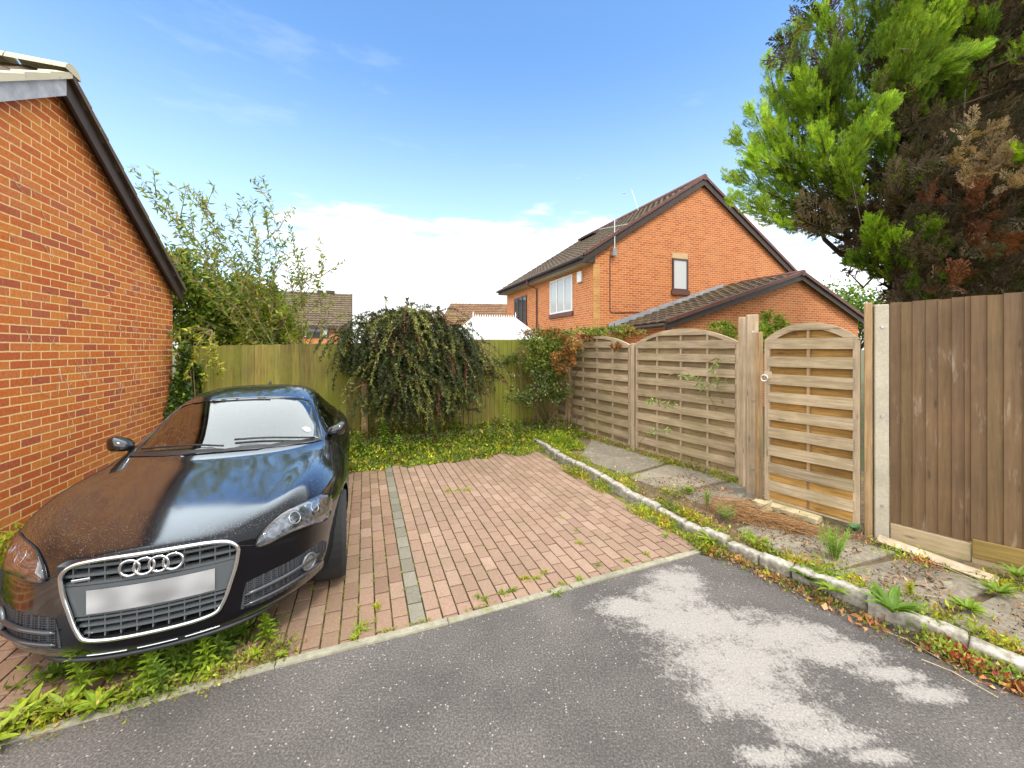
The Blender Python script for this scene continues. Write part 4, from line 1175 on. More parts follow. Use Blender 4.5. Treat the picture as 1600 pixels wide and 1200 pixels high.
# ================================================================== THE CAR
# frame: x to the car's left, y backwards from the nose, z up
CAR_TH = R(22.3)
CAR_LOC = Vector((math.cos(CAR_TH), math.sin(CAR_TH), 0)) * -0.92 + Vector((-math.sin(CAR_TH), math.cos(CAR_TH), 0)) * 2.5
RINGS = [
 # top centre ......................................................................................................... bottom centre
 [(0, .000, .732), (.12, .003, .731), (.22, .012, .727), (.305, .030, .712), (.352, .048, .672), (.352, .048, .62), (.342, .045, .56), (.325, .042, .50), (.308, .038, .44), (.288, .034, .39), (.262, .030, .352), (.19, .016, .338), (.10, .006, .335), (0, .002, .335)],
 [(0, .020, .752), (.13, .024, .751), (.24, .036, .748), (.345, .060, .735), (.405, .080, .695), (.408, .078, .62), (.398, .074, .56), (.385, .070, .50), (.375, .066, .44), (.36, .062, .38), (.335, .054, .315), (.23, .026, .285), (.12, .010, .280), (0, .004, .280)],
 [(0, .20, .786), (.15, .20, .786), (.29, .20, .783), (.41, .195, .778), (.49, .175, .760), (.545, .150, .655), (.548, .145, .58), (.548, .142, .51), (.548, .140, .44), (.54, .130, .36), (.51, .120, .28), (.36, .075, .232), (.18, .040, .222), (0, .030, .222)],
 [(0, .42, .822), (.17, .42, .822), (.33, .42, .818), (.46, .41, .812), (.585, .35, .822), (.685, .300, .700), (.698, .295, .60), (.703, .29, .52), (.704, .29, .44), (.697, .28, .35), (.655, .27, .265), (.45, .19, .215), (.22, .17, .205), (0, .17, .205)],
 [(0, .66, .855), (.185, .66, .855), (.35, .66, .850), (.49, .65, .842), (.66, .60, .862), (.790, .54, .755), (.812, .52, .64), (.822, .51, .54), (.825, .51, .45), (.818, .50, .35), (.78, .50, .25), (.5, .42, .20), (.24, .42, .195), (0, .42, .195)],
 [(0, .90, .885), (.195, .90, .884), (.37, .90, .878), (.52, .90, .868), (.69, .89, .882), (.838, .86, .815), (.888, .85, .70), (.902, .85, .58), (.902, .85, .46), (.895, .85, .35), (.86, .85, .24), (.5, .80, .19), (.24, .80, .19), (0, .80, .19)],
 [(0, 1.08, .902), (.205, 1.085, .900), (.39, 1.10, .893), (.54, 1.14, .882), (.70, 1.20, .882), (.845, 1.20, .825), (.893, 1.20, .71), (.906, 1.20, .58), (.904, 1.20, .46), (.898, 1.20, .35), (.865, 1.20, .23), (.5, 1.2, .18), (.24, 1.2, .18), (0, 1.2, .18)],
 [(0, 1.20, .922), (.21, 1.21, .919), (.41, 1.26, .908), (.575, 1.36, .895), (.700, 1.47, .888), (.835, 1.47, .838), (.886, 1.47, .72), (.902, 1.47, .58), (.900, 1.47, .46), (.895, 1.47, .35), (.865, 1.47, .22), (.5, 1.47, .18), (.24, 1.47, .18), (0, 1.47, .18)],
 [(0, 1.56, 1.120), (.20, 1.57, 1.116), (.39, 1.61, 1.100), (.535, 1.68, 1.075), (.640, 1.76, 1.040), (.800, 1.76, .885), (.880, 1.76, .74), (.900, 1.76, .60), (.898, 1.76, .47), (.893, 1.76, .35), (.865, 1.76, .21), (.5, 1.76, .18), (.24, 1.76, .18), (0, 1.76, .18)],
 [(0, 1.96, 1.285), (.18, 1.965, 1.282), (.35, 1.99, 1.268), (.475, 2.03, 1.245), (.565, 2.08, 1.205), (.785, 2.08, .90), (.876, 2.08, .75), (.900, 2.08, .61), (.898, 2.08, .47), (.893, 2.08, .35), (.865, 2.08, .21), (.5, 2.08, .18), (.24, 2.08, .18), (0, 2.08, .18)],
 [(0, 2.30, 1.338), (.18, 2.30, 1.336), (.35, 2.31, 1.325), (.48, 2.32, 1.297), (.560, 2.34, 1.245), (.785, 2.34, .905), (.876, 2.34, .75), (.900, 2.34, .61), (.898, 2.34, .47), (.893, 2.34, .35), (.865, 2.34, .21), (.5, 2.34, .18), (.24, 2.34, .18), (0, 2.34, .18)],
 [(0, 2.70, 1.350), (.18, 2.70, 1.347), (.35, 2.70, 1.335), (.475, 2.70, 1.300), (.555, 2.70, 1.240), (.795, 2.70, .91), (.884, 2.70, .76), (.905, 2.70, .62), (.903, 2.70, .47), (.896, 2.70, .35), (.865, 2.70, .21), (.5, 2.7, .18), (.24, 2.7, .18), (0, 2.7, .18)],
 [(0, 3.10, 1.292), (.17, 3.10, 1.289), (.33, 3.10, 1.275), (.45, 3.10, 1.240), (.530, 3.10, 1.180), (.800, 3.10, .92), (.895, 3.10, .78), (.915, 3.10, .63), (.912, 3.10, .48), (.902, 3.10, .35), (.865, 3.10, .22), (.5, 3.1, .18), (.24, 3.1, .18), (0, 3.1, .18)],
 [(0, 3.50, 1.165), (.16, 3.50, 1.162), (.31, 3.50, 1.150), (.42, 3.50, 1.115), (.500, 3.50, 1.060), (.785, 3.48, .91), (.885, 3.48, .78), (.910, 3.48, .63), (.910, 3.48, .48), (.898, 3.48, .36), (.855, 3.48, .24), (.5, 3.5, .2), (.24, 3.5, .2), (0, 3.5, .2)],
 [(0, 3.82, 1.015), (.16, 3.82, 1.013), (.32, 3.82, 1.005), (.45, 3.81, .985), (.560, 3.79, .950), (.730, 3.76, .875), (.840, 3.75, .76), (.868, 3.75, .63), (.868, 3.75, .48), (.855, 3.75, .37), (.81, 3.75, .27), (.5, 3.78, .23), (.24, 3.78, .23), (0, 3.78, .23)],
 [(0, 4.02, .925), (.17, 4.02, .924), (.34, 4.01, .918), (.48, 3.99, .905), (.590, 3.96, .880), (.690, 3.92, .825), (.765, 3.90, .73), (.790, 3.90, .63), (.790, 3.90, .50), (.775, 3.90, .40), (.73, 3.90, .30), (.5, 3.95, .26), (.24, 3.97, .26), (0, 3.97, .26)],
 [(0, 4.12, .80), (.17, 4.12, .80), (.33, 4.11, .795), (.45, 4.10, .785), (.54, 4.08, .765), (.61, 4.05, .73), (.655, 4.03, .67), (.67, 4.02, .61), (.67, 4.02, .52), (.655, 4.02, .44), (.62, 4.03, .36), (.46, 4.07, .32), (.23, 4.09, .31), (0, 4.09, .31)],
 [(0, 4.15, .62), (.10, 4.15, .62), (.20, 4.15, .62), (.30, 4.14, .62), (.36, 4.13, .61), (.40, 4.12, .60), (.42, 4.12, .58), (.43, 4.12, .56), (.43, 4.12, .54), (.42, 4.12, .52), (.38, 4.13, .50), (.28, 4.14, .49), (.14, 4.15, .49), (0, 4.15, .49)],
]
def car_skin():
    bm = bmesh.new()
    nr, nc = len(RINGS), len(RINGS[0])
    idx = {}
    for r in range(nr):
        for j in range(nc):
            x, y, z_ = RINGS[r][j]
            idx[(r, j, 1)] = bm.verts.new((x, y, z_))
            idx[(r, j, -1)] = idx[(r, j, 1)] if j in (0, nc - 1) else bm.verts.new((-x, y, z_))
    cl = bm.edges.layers.float.new('crease_edge')
    for r in range(nr - 1):
        for j in range(nc - 1):
            for s_ in (1, -1):
                q = [idx[(r, j, s_)], idx[(r + 1, j, s_)], idx[(r + 1, j + 1, s_)], idx[(r, j + 1, s_)]]
                if s_ == -1: q.reverse()
                bm.faces.new(q)
    # rear cap
    for j in range(nc - 1):
        a, b_, c_, d = idx[(nr - 1, j, 1)], idx[(nr - 1, j + 1, 1)], idx[(nr - 1, j + 1, -1)], idx[(nr - 1, j, -1)]
        vs = []
        for v_ in (a, b_, c_, d):
            if v_ not in vs: vs.append(v_)
        if len(vs) > 2: bm.faces.new(vs)
    # soft creases: grille mouth, wing line, shoulder
    for r in range(nr):
        for j in range(nc - 1):
            for s_ in (1, -1):
                e = bm.edges.get((idx[(r, j, s_)], idx[(r, j + 1, s_)]))
                if e and r == 1: e[cl] = 0.25
    for r in range(nr - 1):
        for s_ in (1, -1):
            for j, k in ((3, 0.45 if 1 <= r <= 5 else 0.0), (4, 0.5 if 7 <= r <= 13 else 0.2), (10, 0.5)):
                e = bm.edges.get((idx[(r, j, s_)], idx[(r + 1, j, s_)]))
                if e: e[cl] = k
    bmesh.ops.recalc_face_normals(bm, faces=bm.faces[:])
    me = bpy.data.meshes.new('skin'); bm.to_mesh(me); bm.free()
    o = bpy.data.objects.new('skin', me); COL.objects.link(o)
    md = o.modifiers.new('s', 'SUBSURF'); md.levels = 3; md.render_levels = 3
    dg = bpy.context.evaluated_depsgraph_get()
    res = bpy.data.meshes.new_from_object(o.evaluated_get(dg))
    bpy.data.objects.remove(o); bpy.data.meshes.remove(me)
    # normals outward?
    return res
skin = car_skin()
V0 = [v_.co.copy() for v_ in skin.vertices]
P0 = [tuple(p.vertices) for p in skin.polygons]
CBVH = BVHTree.FromPolygons(V0, P0)
from mathutils import geometry as mgeo
def in_poly(x, y, poly):
    c_ = False; n = len(poly); j = n - 1
    for i in range(n):
        if (poly[i][1] > y) != (poly[j][1] > y) and x < (poly[j][0] - poly[i][0]) * (y - poly[i][1]) / (poly[j][1] - poly[i][1]) + poly[i][0]:
            c_ = not c_
        j = i
    return c_
def smooth_loop(pts, n=4):
    """closed Catmull-Rom through the outline points"""
    res = []; m_ = len(pts)
    for i in range(m_):
        p0, p1, p2, p3 = [Vector((*pts[(i + k - 1) % m_], 0)) for k in range(4)]
        for k in range(n):
            t_ = k / n
            q = 0.5 * ((2 * p1) + (p2 - p0) * t_ + (2 * p0 - 5 * p1 + 4 * p2 - p3) * t_ ** 2 + (3 * p1 - p0 - 3 * p2 + p3) * t_ ** 3)
            res.append((q.x, q.y))
    return res
FRONT = (lambda a, b_: Vector((a, -1.0, b_)), Vector((0, 1, 0)))
TOP = (lambda a, b_: Vector((a, b_, 3.0)), Vector((0, 0, -1)))
k7 = math.sqrt(0.5)
DIAG = (lambda a, b_: Vector((a, b_ * k7 - 1.5, b_ * k7 + 1.5)), Vector((0, k7, -k7)))
def side_pr(s_): return (lambda a, b_: Vector((s_ * 3.0, a, b_)), Vector((-s_, 0, 0)))
def hit(pr, a, b_):
    h_ = CBVH.ray_cast(pr[0](a, b_), pr[1])
    if h_[0] is None: return None, None
    n_ = h_[1]
    if n_.dot(pr[1]) > 0: n_ = -n_
    return h_[0], n_
def patch(outline, pr, off=0.003, thick=0.012, step=0.035, col=(1, 1, 1), sink=0.0):
    ol = []
    for i in range(len(outline)):
        a = Vector(outline[i]); b_ = Vector(outline[(i + 1) % len(outline)])
        m_ = max(1, int((b_ - a).length / step))
        for k in range(m_): ol.append(a.lerp(b_, k / m_))
    n = len(ol)
    xs = [p.x for p in ol]; ys = [p.y for p in ol]
    inner = []
    x = min(xs) + step / 2
    while x < max(xs):
        y = min(ys) + step / 2
        while y < max(ys):
            if in_poly(x, y, [(p.x, p.y) for p in ol]) and min((Vector((x, y)) - p).length for p in ol) > step * 0.45: inner.append(Vector((x, y)))
            y += step
        x += step
    vs, _, fs, *_r = mgeo.delaunay_2d_cdt([Vector((p.x, p.y)) for p in ol] + inner, [], [tuple(range(n))], 1, 1e-6)
    front_, back_ = [], []
    ok = []
    for p in vs:
        q, n_ = hit(pr, p.x, p.y)
        if q is None: front_.append(None); back_.append(None); continue
        front_.append(q + n_ * off); back_.append(q + n_ * (off - thick))
    mb = MB(); N_ = len(vs)
    base = len(mb.v)
    mb.v = [tuple(p) if p else (0, 0, 0) for p in front_] + [tuple(p) if p else (0, 0, 0) for p in back_]
    ec = {}
    for f in fs:
        if any(front_[i] is None for i in f): continue
        mb.f.append(tuple(f)); mb.c.append(col); mb.f.append(tuple(reversed([i + N_ for i in f]))); mb.c.append(col)
        for i in range(len(f)):
            e = (f[i], f[(i + 1) % len(f)]); ec[e] = 1
    for (a, b_) in list(ec):
        if (b_, a) not in ec:
            mb.f.append((a, a + N_, b_ + N_, b_)); mb.c.append(col)
    return mb
def on_skin(pts, pr, off=0.002):
    r_ = []
    for a, b_ in pts:
        q, n_ = hit(pr, a, b_)
        if q is not None: r_.append(q + n_ * off)
    return r_
def mirror(pts): return [(-a, b_) for a, b_ in reversed(pts)]

# --- materials
m, t, b = new_mat('black_car_paint')
b.inputs['Base Color'].default_value = (0.004, 0.003, 0.004, 1)
b.inputs['Roughness'].default_value = 0.5
b.inputs['Specular IOR Level'].default_value = 0.08
b.inputs['Coat Weight'].default_value = 1.0
b.inputs['Coat Roughness'].default_value = 0.035
b.inputs['Coat IOR'].default_value = 1.85
vo = t.nodes.new('ShaderNodeTexVoronoi'); vo.inputs['Scale'].default_value = 190; t.links.new(objco(t), vo.inputs['Vector'])
sc_ = t.nodes.new('ShaderNodeSeparateColor'); t.links.new(vo.outputs['Color'], sc_.inputs[0])
nz_ = noise(t, objco(t), 3.5, 4, 0.6)
geo = t.nodes.new('ShaderNodeNewGeometry'); sg = t.nodes.new('ShaderNodeSeparateXYZ'); t.links.new(geo.outputs['Normal'], sg.inputs[0])
upf = map_range(t, sg.outputs[2], 0.45, 0.85)
drop = math_node(t, 'MULTIPLY', map_range(t, vo.outputs['Distance'], 0.12, 0.42, 1.0, 0.0), math_node(t, 'GREATER_THAN', sc_.outputs[0], math_node(t, 'SUBTRACT', 1.12, math_node(t, 'MULTIPLY', nz_, 0.72))))
drop = math_node(t, 'MULTIPLY', drop, upf)
bn = t.nodes.new('ShaderNodeBump'); bn.inputs['Strength'].default_value = 0.01; bn.inputs['Distance'].default_value = 0.003
t.links.new(drop, bn.inputs['Height']); t.links.new(bn.outputs[0], b.inputs['Coat Normal'])
dust = math_node(t, 'MULTIPLY', map_range(t, noise(t, objco(t), 2.2, 6, 0.7), 0.42, 0.75), math_node(t, 'MULTIPLY', upf, 0.015))
dcol = mix(t, dust, (0.004, 0.003, 0.004), (0.35, 0.3, 0.25))
dcol = mix(t, math_node(t, 'MULTIPLY', drop, 0.28), dcol, (0.75, 0.75, 0.75))
t.links.new(dcol, b.inputs['Base Color'])
b.inputs['Coat Weight'].default_value = 0.0
def glossy_mix(t, src, lo, hi, f0, f1, rough, nrm=None):
    gl = t.nodes.new('ShaderNodeBsdfGlossy'); gl.inputs['Roughness'].default_value = rough; gl.inputs[0].default_value = (0.80, 0.92, 1.0, 1)
    lw = t.nodes.new('ShaderNodeLayerWeight'); lw.inputs[0].default_value = 0.5
    if nrm is not None: t.links.new(nrm, gl.inputs['Normal'])
    f = map_range(t, lw.outputs['Facing'], lo, hi, f0, f1)
    mx = t.nodes.new('ShaderNodeMixShader'); t.links.new(f, mx.inputs[0]); t.links.new(src, mx.inputs[1]); t.links.new(gl.outputs[0], mx.inputs[2])
    t.links.new(mx.outputs[0], t.nodes['Material Output'].inputs[0])
glossy_mix(t, b.outputs[0], 0.28, 0.72, 0.018, 0.46, 0.085, bn.outputs[0])
M['paint'] = m
M['trim'] = simple('black_trim_plastic', (0.018, 0.018, 0.02), 0.45, vary=0.2)
M['grille_grey'] = simple('grey_grille_plastic', (0.15, 0.165, 0.175), 0.28, 0.5)
M['void'] = simple('dark_recess', (0.006, 0.006, 0.006), 0.8)
M['chrome'] = simple('chrome', (0.78, 0.79, 0.8), 0.12, 1.0)
M['rubber'] = simple('tyre_rubber', (0.02, 0.02, 0.02), 0.8, vary=0.3)
M['alloy'] = simple('alloy_wheel', (0.42, 0.42, 0.43), 0.35, 0.9)
def glass_mat(name, tint, refl, ior=1.7, rough=0.0):
    m, t, b = new_mat(name); t.nodes.remove(b)
    tr = t.nodes.new('ShaderNodeBsdfTransparent'); tr.inputs[0].default_value = (*tint, 1)
    gl = t.nodes.new('ShaderNodeBsdfGlossy'); gl.inputs['Roughness'].default_value = rough; gl.inputs[0].default_value = (0.97, 0.98, 1, 1)
    lw = t.nodes.new('ShaderNodeLayerWeight'); lw.inputs[0].default_value = 0.5
    f = map_range(t, lw.outputs['Facing'], 0.05, 0.75, ior, refl)
    mx = t.nodes.new('ShaderNodeMixShader'); t.links.new(f, mx.inputs[0]); t.links.new(tr.outputs[0], mx.inputs[1]); t.links.new(gl.outputs[0], mx.inputs[2])
    t.links.new(mx.outputs[0], t.nodes['Material Output'].inputs[0])
    return m
M['screen'] = glass_mat('car_glass', (0.62, 0.70, 0.66), 0.30, 0.08)
M['lens'] = glass_mat('lamp_lens', (0.85, 0.87, 0.9), 0.4, 0.04)
M['seat'] = simple('dark_upholstery', (0.03, 0.028, 0.028), 0.7, vary=0.3)
M['dash'] = simple('dashboard_plastic', (0.09, 0.10, 0.10), 0.7, vary=0.2)

M['blade'] = simple('satin_black_blade', (0.03, 0.033, 0.04), 0.25, coat=0.6)
car = empty('parked_car', CAR_LOC, CAR_TH, 'black coupe with rain drops on its bonnet, parked nose out beside the garage wall', 'car')
# --- cut-outs in the skin
WSC = [(0, 1.225), (.21, 1.235), (.40, 1.285), (.55, 1.375), (.672, 1.475), (.625, 1.72), (.575, 1.92), (.528, 2.055), (.46, 2.035), (.34, 1.99), (.18, 1.955), (0, 1.945)]
WSC = WSC + [(-a, b_) for a, b_ in reversed(WSC[1:-1])]
RW = [(0, 3.08), (.30, 3.09), (.425, 3.14), (.40, 3.45), (.36, 3.72), (.2, 3.77), (0, 3.78)]
RW = RW + [(-a, b_) for a, b_ in reversed(RW[1:-1])]
SW = [(1.70, .945), (1.88, 1.075), (2.06, 1.165), (2.30, 1.222), (2.60, 1.235), (2.90, 1.215), (3.18, 1.145), (3.40, 1.05), (3.52, .975), (3.40, .945), (3.0, .938), (2.5, .932), (2.1, .926)]
WA, WB, WR, WZ = 0.86, 3.33, 0.352, 0.325
def cut(c_, n_):
    x, y, z_ = c_
    if y < 2.2 and y > 1.1 and z_ > 0.85 and n_.z > 0.2 and in_poly(x, y, WSC): return True
    if y > 2.9 and z_ > 0.9 and n_.z > 0.3 and in_poly(x, y, RW): return True
    if abs(n_.x) > 0.45 and z_ > 0.9 and in_poly(y, z_, SW): return True
    if abs(x) > 0.55 and z_ < 0.72 and ((y - WA) ** 2 + (z_ - WZ) ** 2 < WR ** 2 or (y - WB) ** 2 + (z_ - WZ) ** 2 < WR ** 2): return True
    return False
bm = bmesh.new(); bm.from_mesh(skin)
dead = [f for f in bm.faces if cut(f.calc_center_median(), f.normal if f.normal.dot(Vector((f.calc_center_median().x, f.calc_center_median().y - 2, f.calc_center_median().z - 0.6))) > 0 else -f.normal)]
bmesh.ops.delete(bm, geom=dead, context='FACES')
for v_ in bm.verts:                              # pull the ragged rim of the arches onto the circle
    if v_.is_boundary and abs(v_.co.x) > 0.55 and v_.co.z < 0.75:
        for yc in (WA, WB):
            d = Vector((v_.co.y - yc, v_.co.z - WZ))
            if 0.3 < d.length < 0.42 and v_.co.z > 0.16:
                d = d.normalized() * WR; v_.co.y = yc + d.x; v_.co.z = WZ + d.y
me = bpy.data.meshes.new('body'); bm.to_mesh(me); bm.free()
body = link_mesh('body', me, M['paint'], car, smooth=True)
body.data.materials.clear(); body.data.materials.append(M['paint'])
sm = body.modifiers.new('t', 'SOLIDIFY'); sm.thickness = 0.012; sm.offset = -1

# shut lines (thin dark grooves set into the skin)
def seam(pts, pr, rad=0.0028, name='panel_gap', mat=None, parent=None):
    dense = []
    for i in range(len(pts) - 1):
        a, b_ = Vector(pts[i]), Vector(pts[i + 1]); m_ = max(2, int((b_ - a).length / 0.03))
        for k in range(m_): dense.append(a.lerp(b_, k / m_))
    dense.append(Vector(pts[-1]))
    mb = MB(); mb.tube(on_skin([(p.x, p.y) for p in dense], pr, 0.0), rad, n=6)
    return mb.build(name, mat or M['void'], parent or car, smooth=True)
for s_ in (1, -1):
    seam([(s_ * x, y) for x, y in ((.43, .52), (.40, .516), (.36, .512))], DIAG)
    seam([(s_ * x, y) for x, y in ((.785, .89), (.80, .96), (.80, 1.06), (.79, 1.2), (.775, 1.35), (.765, 1.5), (.75, 1.62))], DIAG)
    seam([(1.50, .30), (1.46, .45), (1.46, .62), (1.50, .78), (1.56, .88)], side_pr(s_))
    seam([(2.75, .90), (2.80, .75), (2.82, .55), (2.75, .38), (2.6, .28)], side_pr(s_))

# --- grille
def g_w(z_):     # half width of the mouth at height z
    pts = [(.335, .20), (.352, .262), (.39, .288), (.44, .308), (.50, .325), (.56, .342), (.62, .352), (.672, .352), (.712, .305), (.727, .22), (.732, 0.0)]
    for (za, wa), (zb, wb) in zip(pts[:-1], pts[1:]):
        if za <= z_ <= zb: return wa + (wb - wa) * (z_ - za) / (zb - za)
    return 0.2
gr = MB()
loopc = [Vector(p) for p in RINGS[0]]
loop = [(p.x, p.z) for p in loopc] + [(-p.x, p.z) for p in reversed(loopc[1:-1])]
loop = smooth_loop(loop, 3)
def g_y(x, z_): return 0.35 * x * x + 0.012
bk = MB(); bk.face([(x, 0.085, z_) for x, z_ in reversed(loop)])
for i in range(len(loop)):
    a, b_ = loop[i], loop[(i + 1) % len(loop)]
    bk.face([(a[0], g_y(*a), a[1]), (b_[0], g_y(*b_), b_[1]), (b_[0], 0.086, b_[1]), (a[0], 0.086, a[1])])
grille = bk.build('grille', M['void'], car)
def grid_bar(z_, half, hgt=0.012, dep=0.03, name=None):
    bb = MB(); n_ = 12; prev = None
    for i in range(n_ + 1):
        x = -half + 2 * half * i / n_; y = g_y(x, z_) + 0.004
        cur = [(x, y, z_ - hgt / 2), (x, y, z_ + hgt / 2), (x, y + dep, z_ + hgt / 2 + 0.004), (x, y + dep, z_ - hgt / 2)]
        if prev: bb.raw(prev + cur, [(0, 4, 5, 1), (1, 5, 6, 2), (2, 6, 7, 3), (3, 7, 4, 0)])
        prev = cur
    return bb
gb = MB()
for z_ in (.694, .652, .611, .440, .408, .374):
    src = grid_bar(z_, g_w(z_) - 0.006, 0.0125 if z_ > .5 else 0.010)
    gb.raw(src.v, src.f)
for x in np.arange(-0.315, 0.32, 0.063):
    for (za, zb) in ((.607, .73), (.345, .452)):
        if g_w(za + .01) < abs(x) and g_w(zb - 0.01) < abs(x): continue
        z1 = zb
        while g_w(z1) < abs(x) + 0.004 and z1 > za: z1 -= 0.004
        z0_ = za
        while g_w(z0_) < abs(x) + 0.004 and z0_ < zb: z0_ += 0.004
        if z1 - z0_ > 0.01: gb.box((x - 0.0025, g_y(x, 0) + 0.006, z0_), (x + 0.0025, g_y(x, 0) + 0.05, z1))
gb.build('grille_bars', M['grille_grey'], grille)
pb = MB(); prev = None
for i in range(13):
    x = -1 + 2 * i / 12
    cur = [(x * (g_w(.455) - .006), g_y(x * .32, 0) + 0.0, .455), (x * (g_w(.60) - .006), g_y(x * .34, 0), .602), (x * (g_w(.60) - .006), 0.09, .602), (x * (g_w(.455) - .006), 0.09, .455)]
    if prev: pb.raw(prev + cur, [(0, 4, 5, 1), (1, 5, 6, 2), (2, 6, 7, 3), (3, 7, 4, 0)])
    prev = cur
pb.build('plate_holder', M['grille_grey'], grille)
np_ = MB(); prev = None
for i in range(9):
    x = -0.255 + 0.51 * i / 8; y = g_y(x, 0) - 0.010
    cur = [(x, y, .470), (x, y, .583), (x, y + 0.004, .583), (x, y + 0.004, .470)]
    if prev: np_.raw(prev + cur, [(0, 4, 5, 1), (1, 5, 6, 2), (2, 6, 7, 3), (3, 7, 4, 0)])
    else: np_.face(cur)
    prev = cur
np_.face(list(reversed(prev)))
m, t, b = new_mat('blank_plate')
c = ramp(t, noise(t, objco(t, (1, 1, 1.2), loc=(0.3, 0, 0)), 5.5, 1, 0.3), [(0.35, (0.20, 0.20, 0.20)), (0.65, (0.42, 0.42, 0.42))])
t.links.new(c, b.inputs['Base Color']); b.inputs['Roughness'].default_value = 0.45
o = np_.build('number_plate', m, car); o['label'] = 'blank grey number plate'
cf = MB(); cf.tube([(x, g_y(x, z_) - 0.012, z_) for x, z_ in loop], 0.0105, n=8, closed=True); cf.build('grille_frame', M['chrome'], car, smooth=True)
for k in range(4):                                # four interlinked rings
    rb = MB(); cx = (k - 1.5) * 0.0575; N2 = 28
    pts = []
    for i in range(N2):
        a = 2 * math.pi * i / N2
        pts.append((cx + math.cos(a) * 0.0395, g_y(cx, 0) - 0.008 + 0.003 * math.sin(a + 0.8) * (1 if k % 2 else -1), 0.668 + math.sin(a) * 0.0395))
    rb.tube(pts, 0.0070, n=8, closed=True); rb.build('emblem_ring', M['chrome'], car, smooth=True)
bd = MB(); bd.box((-0.315, 0.034, 0.628), (-0.245, 0.045, 0.641), bev=0.002); bd.build('badge', M['chrome'], car)

# --- lower intakes, fog lamps, splitter slots
INT = [(.385, .455), (.46, .468), (.56, .476), (.66, .482), (.745, .486), (.77, .45), (.765, .40), (.735, .355), (.66, .325), (.55, .315), (.45, .310), (.36, .315), (.37, .38)]
honey = simple('honeycomb_mesh', (0.02, 0.022, 0.026), 0.4)
t = honey.node_tree; b = t.nodes['Principled BSDF']
v2 = t.nodes.new('ShaderNodeTexVoronoi'); v2.feature = 'DISTANCE_TO_EDGE'; v2.inputs['Scale'].default_value = 55; v2.inputs['Randomness'].default_value = 0.1
t.links.new(objco(t, (1, 1, 1.6)), v2.inputs['Vector'])
t.links.new(mix(t, map_range(t, v2.outputs['Distance'], 0.05, 0.16), (0.05, 0.055, 0.065), (0.004, 0.004, 0.004)), b.inputs['Base Color'])
bump(t, b, v2.outputs['Distance'], 1.0, 0.01)
for s_ in (1, -1):
    pts = INT if s_ == 1 else mirror(INT)
    itk = patch(pts, FRONT, off=0.0025, thick=0.01).build('lower_intake', honey, car)
    for (za, zb, wd) in ((.392, .425, 0.012), (.335, .362, 0.010)):
        bb = MB(); q = []
        for i in range(14):
            x = .375 + .36 * i / 13; h_, n_ = hit(FRONT, s_ * x, za + (zb - za) * i / 13)
            q.append(h_ + n_ * 0.012)
        bb.tube(q, [0.004] + [wd] * 12 + [0.004], n=8); bb.build('intake_blade', M['blade'], itk, smooth=True)
    h_, n_ = hit(FRONT, s_ * .672, .415)
    fg = MB(); c0 = h_ + n_ * 0.004
    tx = n_.cross(UP).normalized(); tz = tx.cross(n_) * 1.0
    fg.tube([c0 + (tx * math.cos(a) + tz * math.sin(a)) * 0.047 + n_ * 0.008 for a in np.linspace(0, 2 * math.pi, 24, endpoint=False)], 0.0085, n=8, closed=True)
    fo = fg.build('fog_lamp', M['grille_grey'], car, smooth=True)
    fl_ = MB(); cc_ = []
    for q in range(4):
        r0 = 0.042 * math.cos(q / 3 * math.pi / 2); d0 = 0.002 + 0.012 * math.sin(q / 3 * math.pi / 2)
        cc_.append([c0 + (tx * math.cos(a) + tz * math.sin(a)) * r0 + n_ * d0 for a in np.linspace(0, 2 * math.pi, 20, endpoint=False)])
    for q in range(3):
        for i in range(20):
            j = (i + 1) % 20; fl_.face([cc_[q][i], cc_[q][j], cc_[q + 1][j], cc_[q + 1][i]])
    fl_.build('lens', simple('smoked_lens', (0.16, 0.16, 0.15), 0.08, 0.3, coat=1.0), fo, smooth=True)
for (xa, xb) in ((-.26, -.10), (-.06, .10), (.13, .27)):
    q = on_skin([(xa + (xb - xa) * i / 6, .262) for i in range(7)], FRONT, 0.002)
    sb = MB(); sb.tube(q, 0.0026, n=6); sb.build('splitter_strip', M['chrome'], car)
lip = MB(); q = on_skin([(-.60 + 1.2 * i / 24, .238) for i in range(25)], FRONT, 0.008); lip.tube(q, 0.012, n=8); lip.build('front_lip', M['trim'], car, smooth=True)

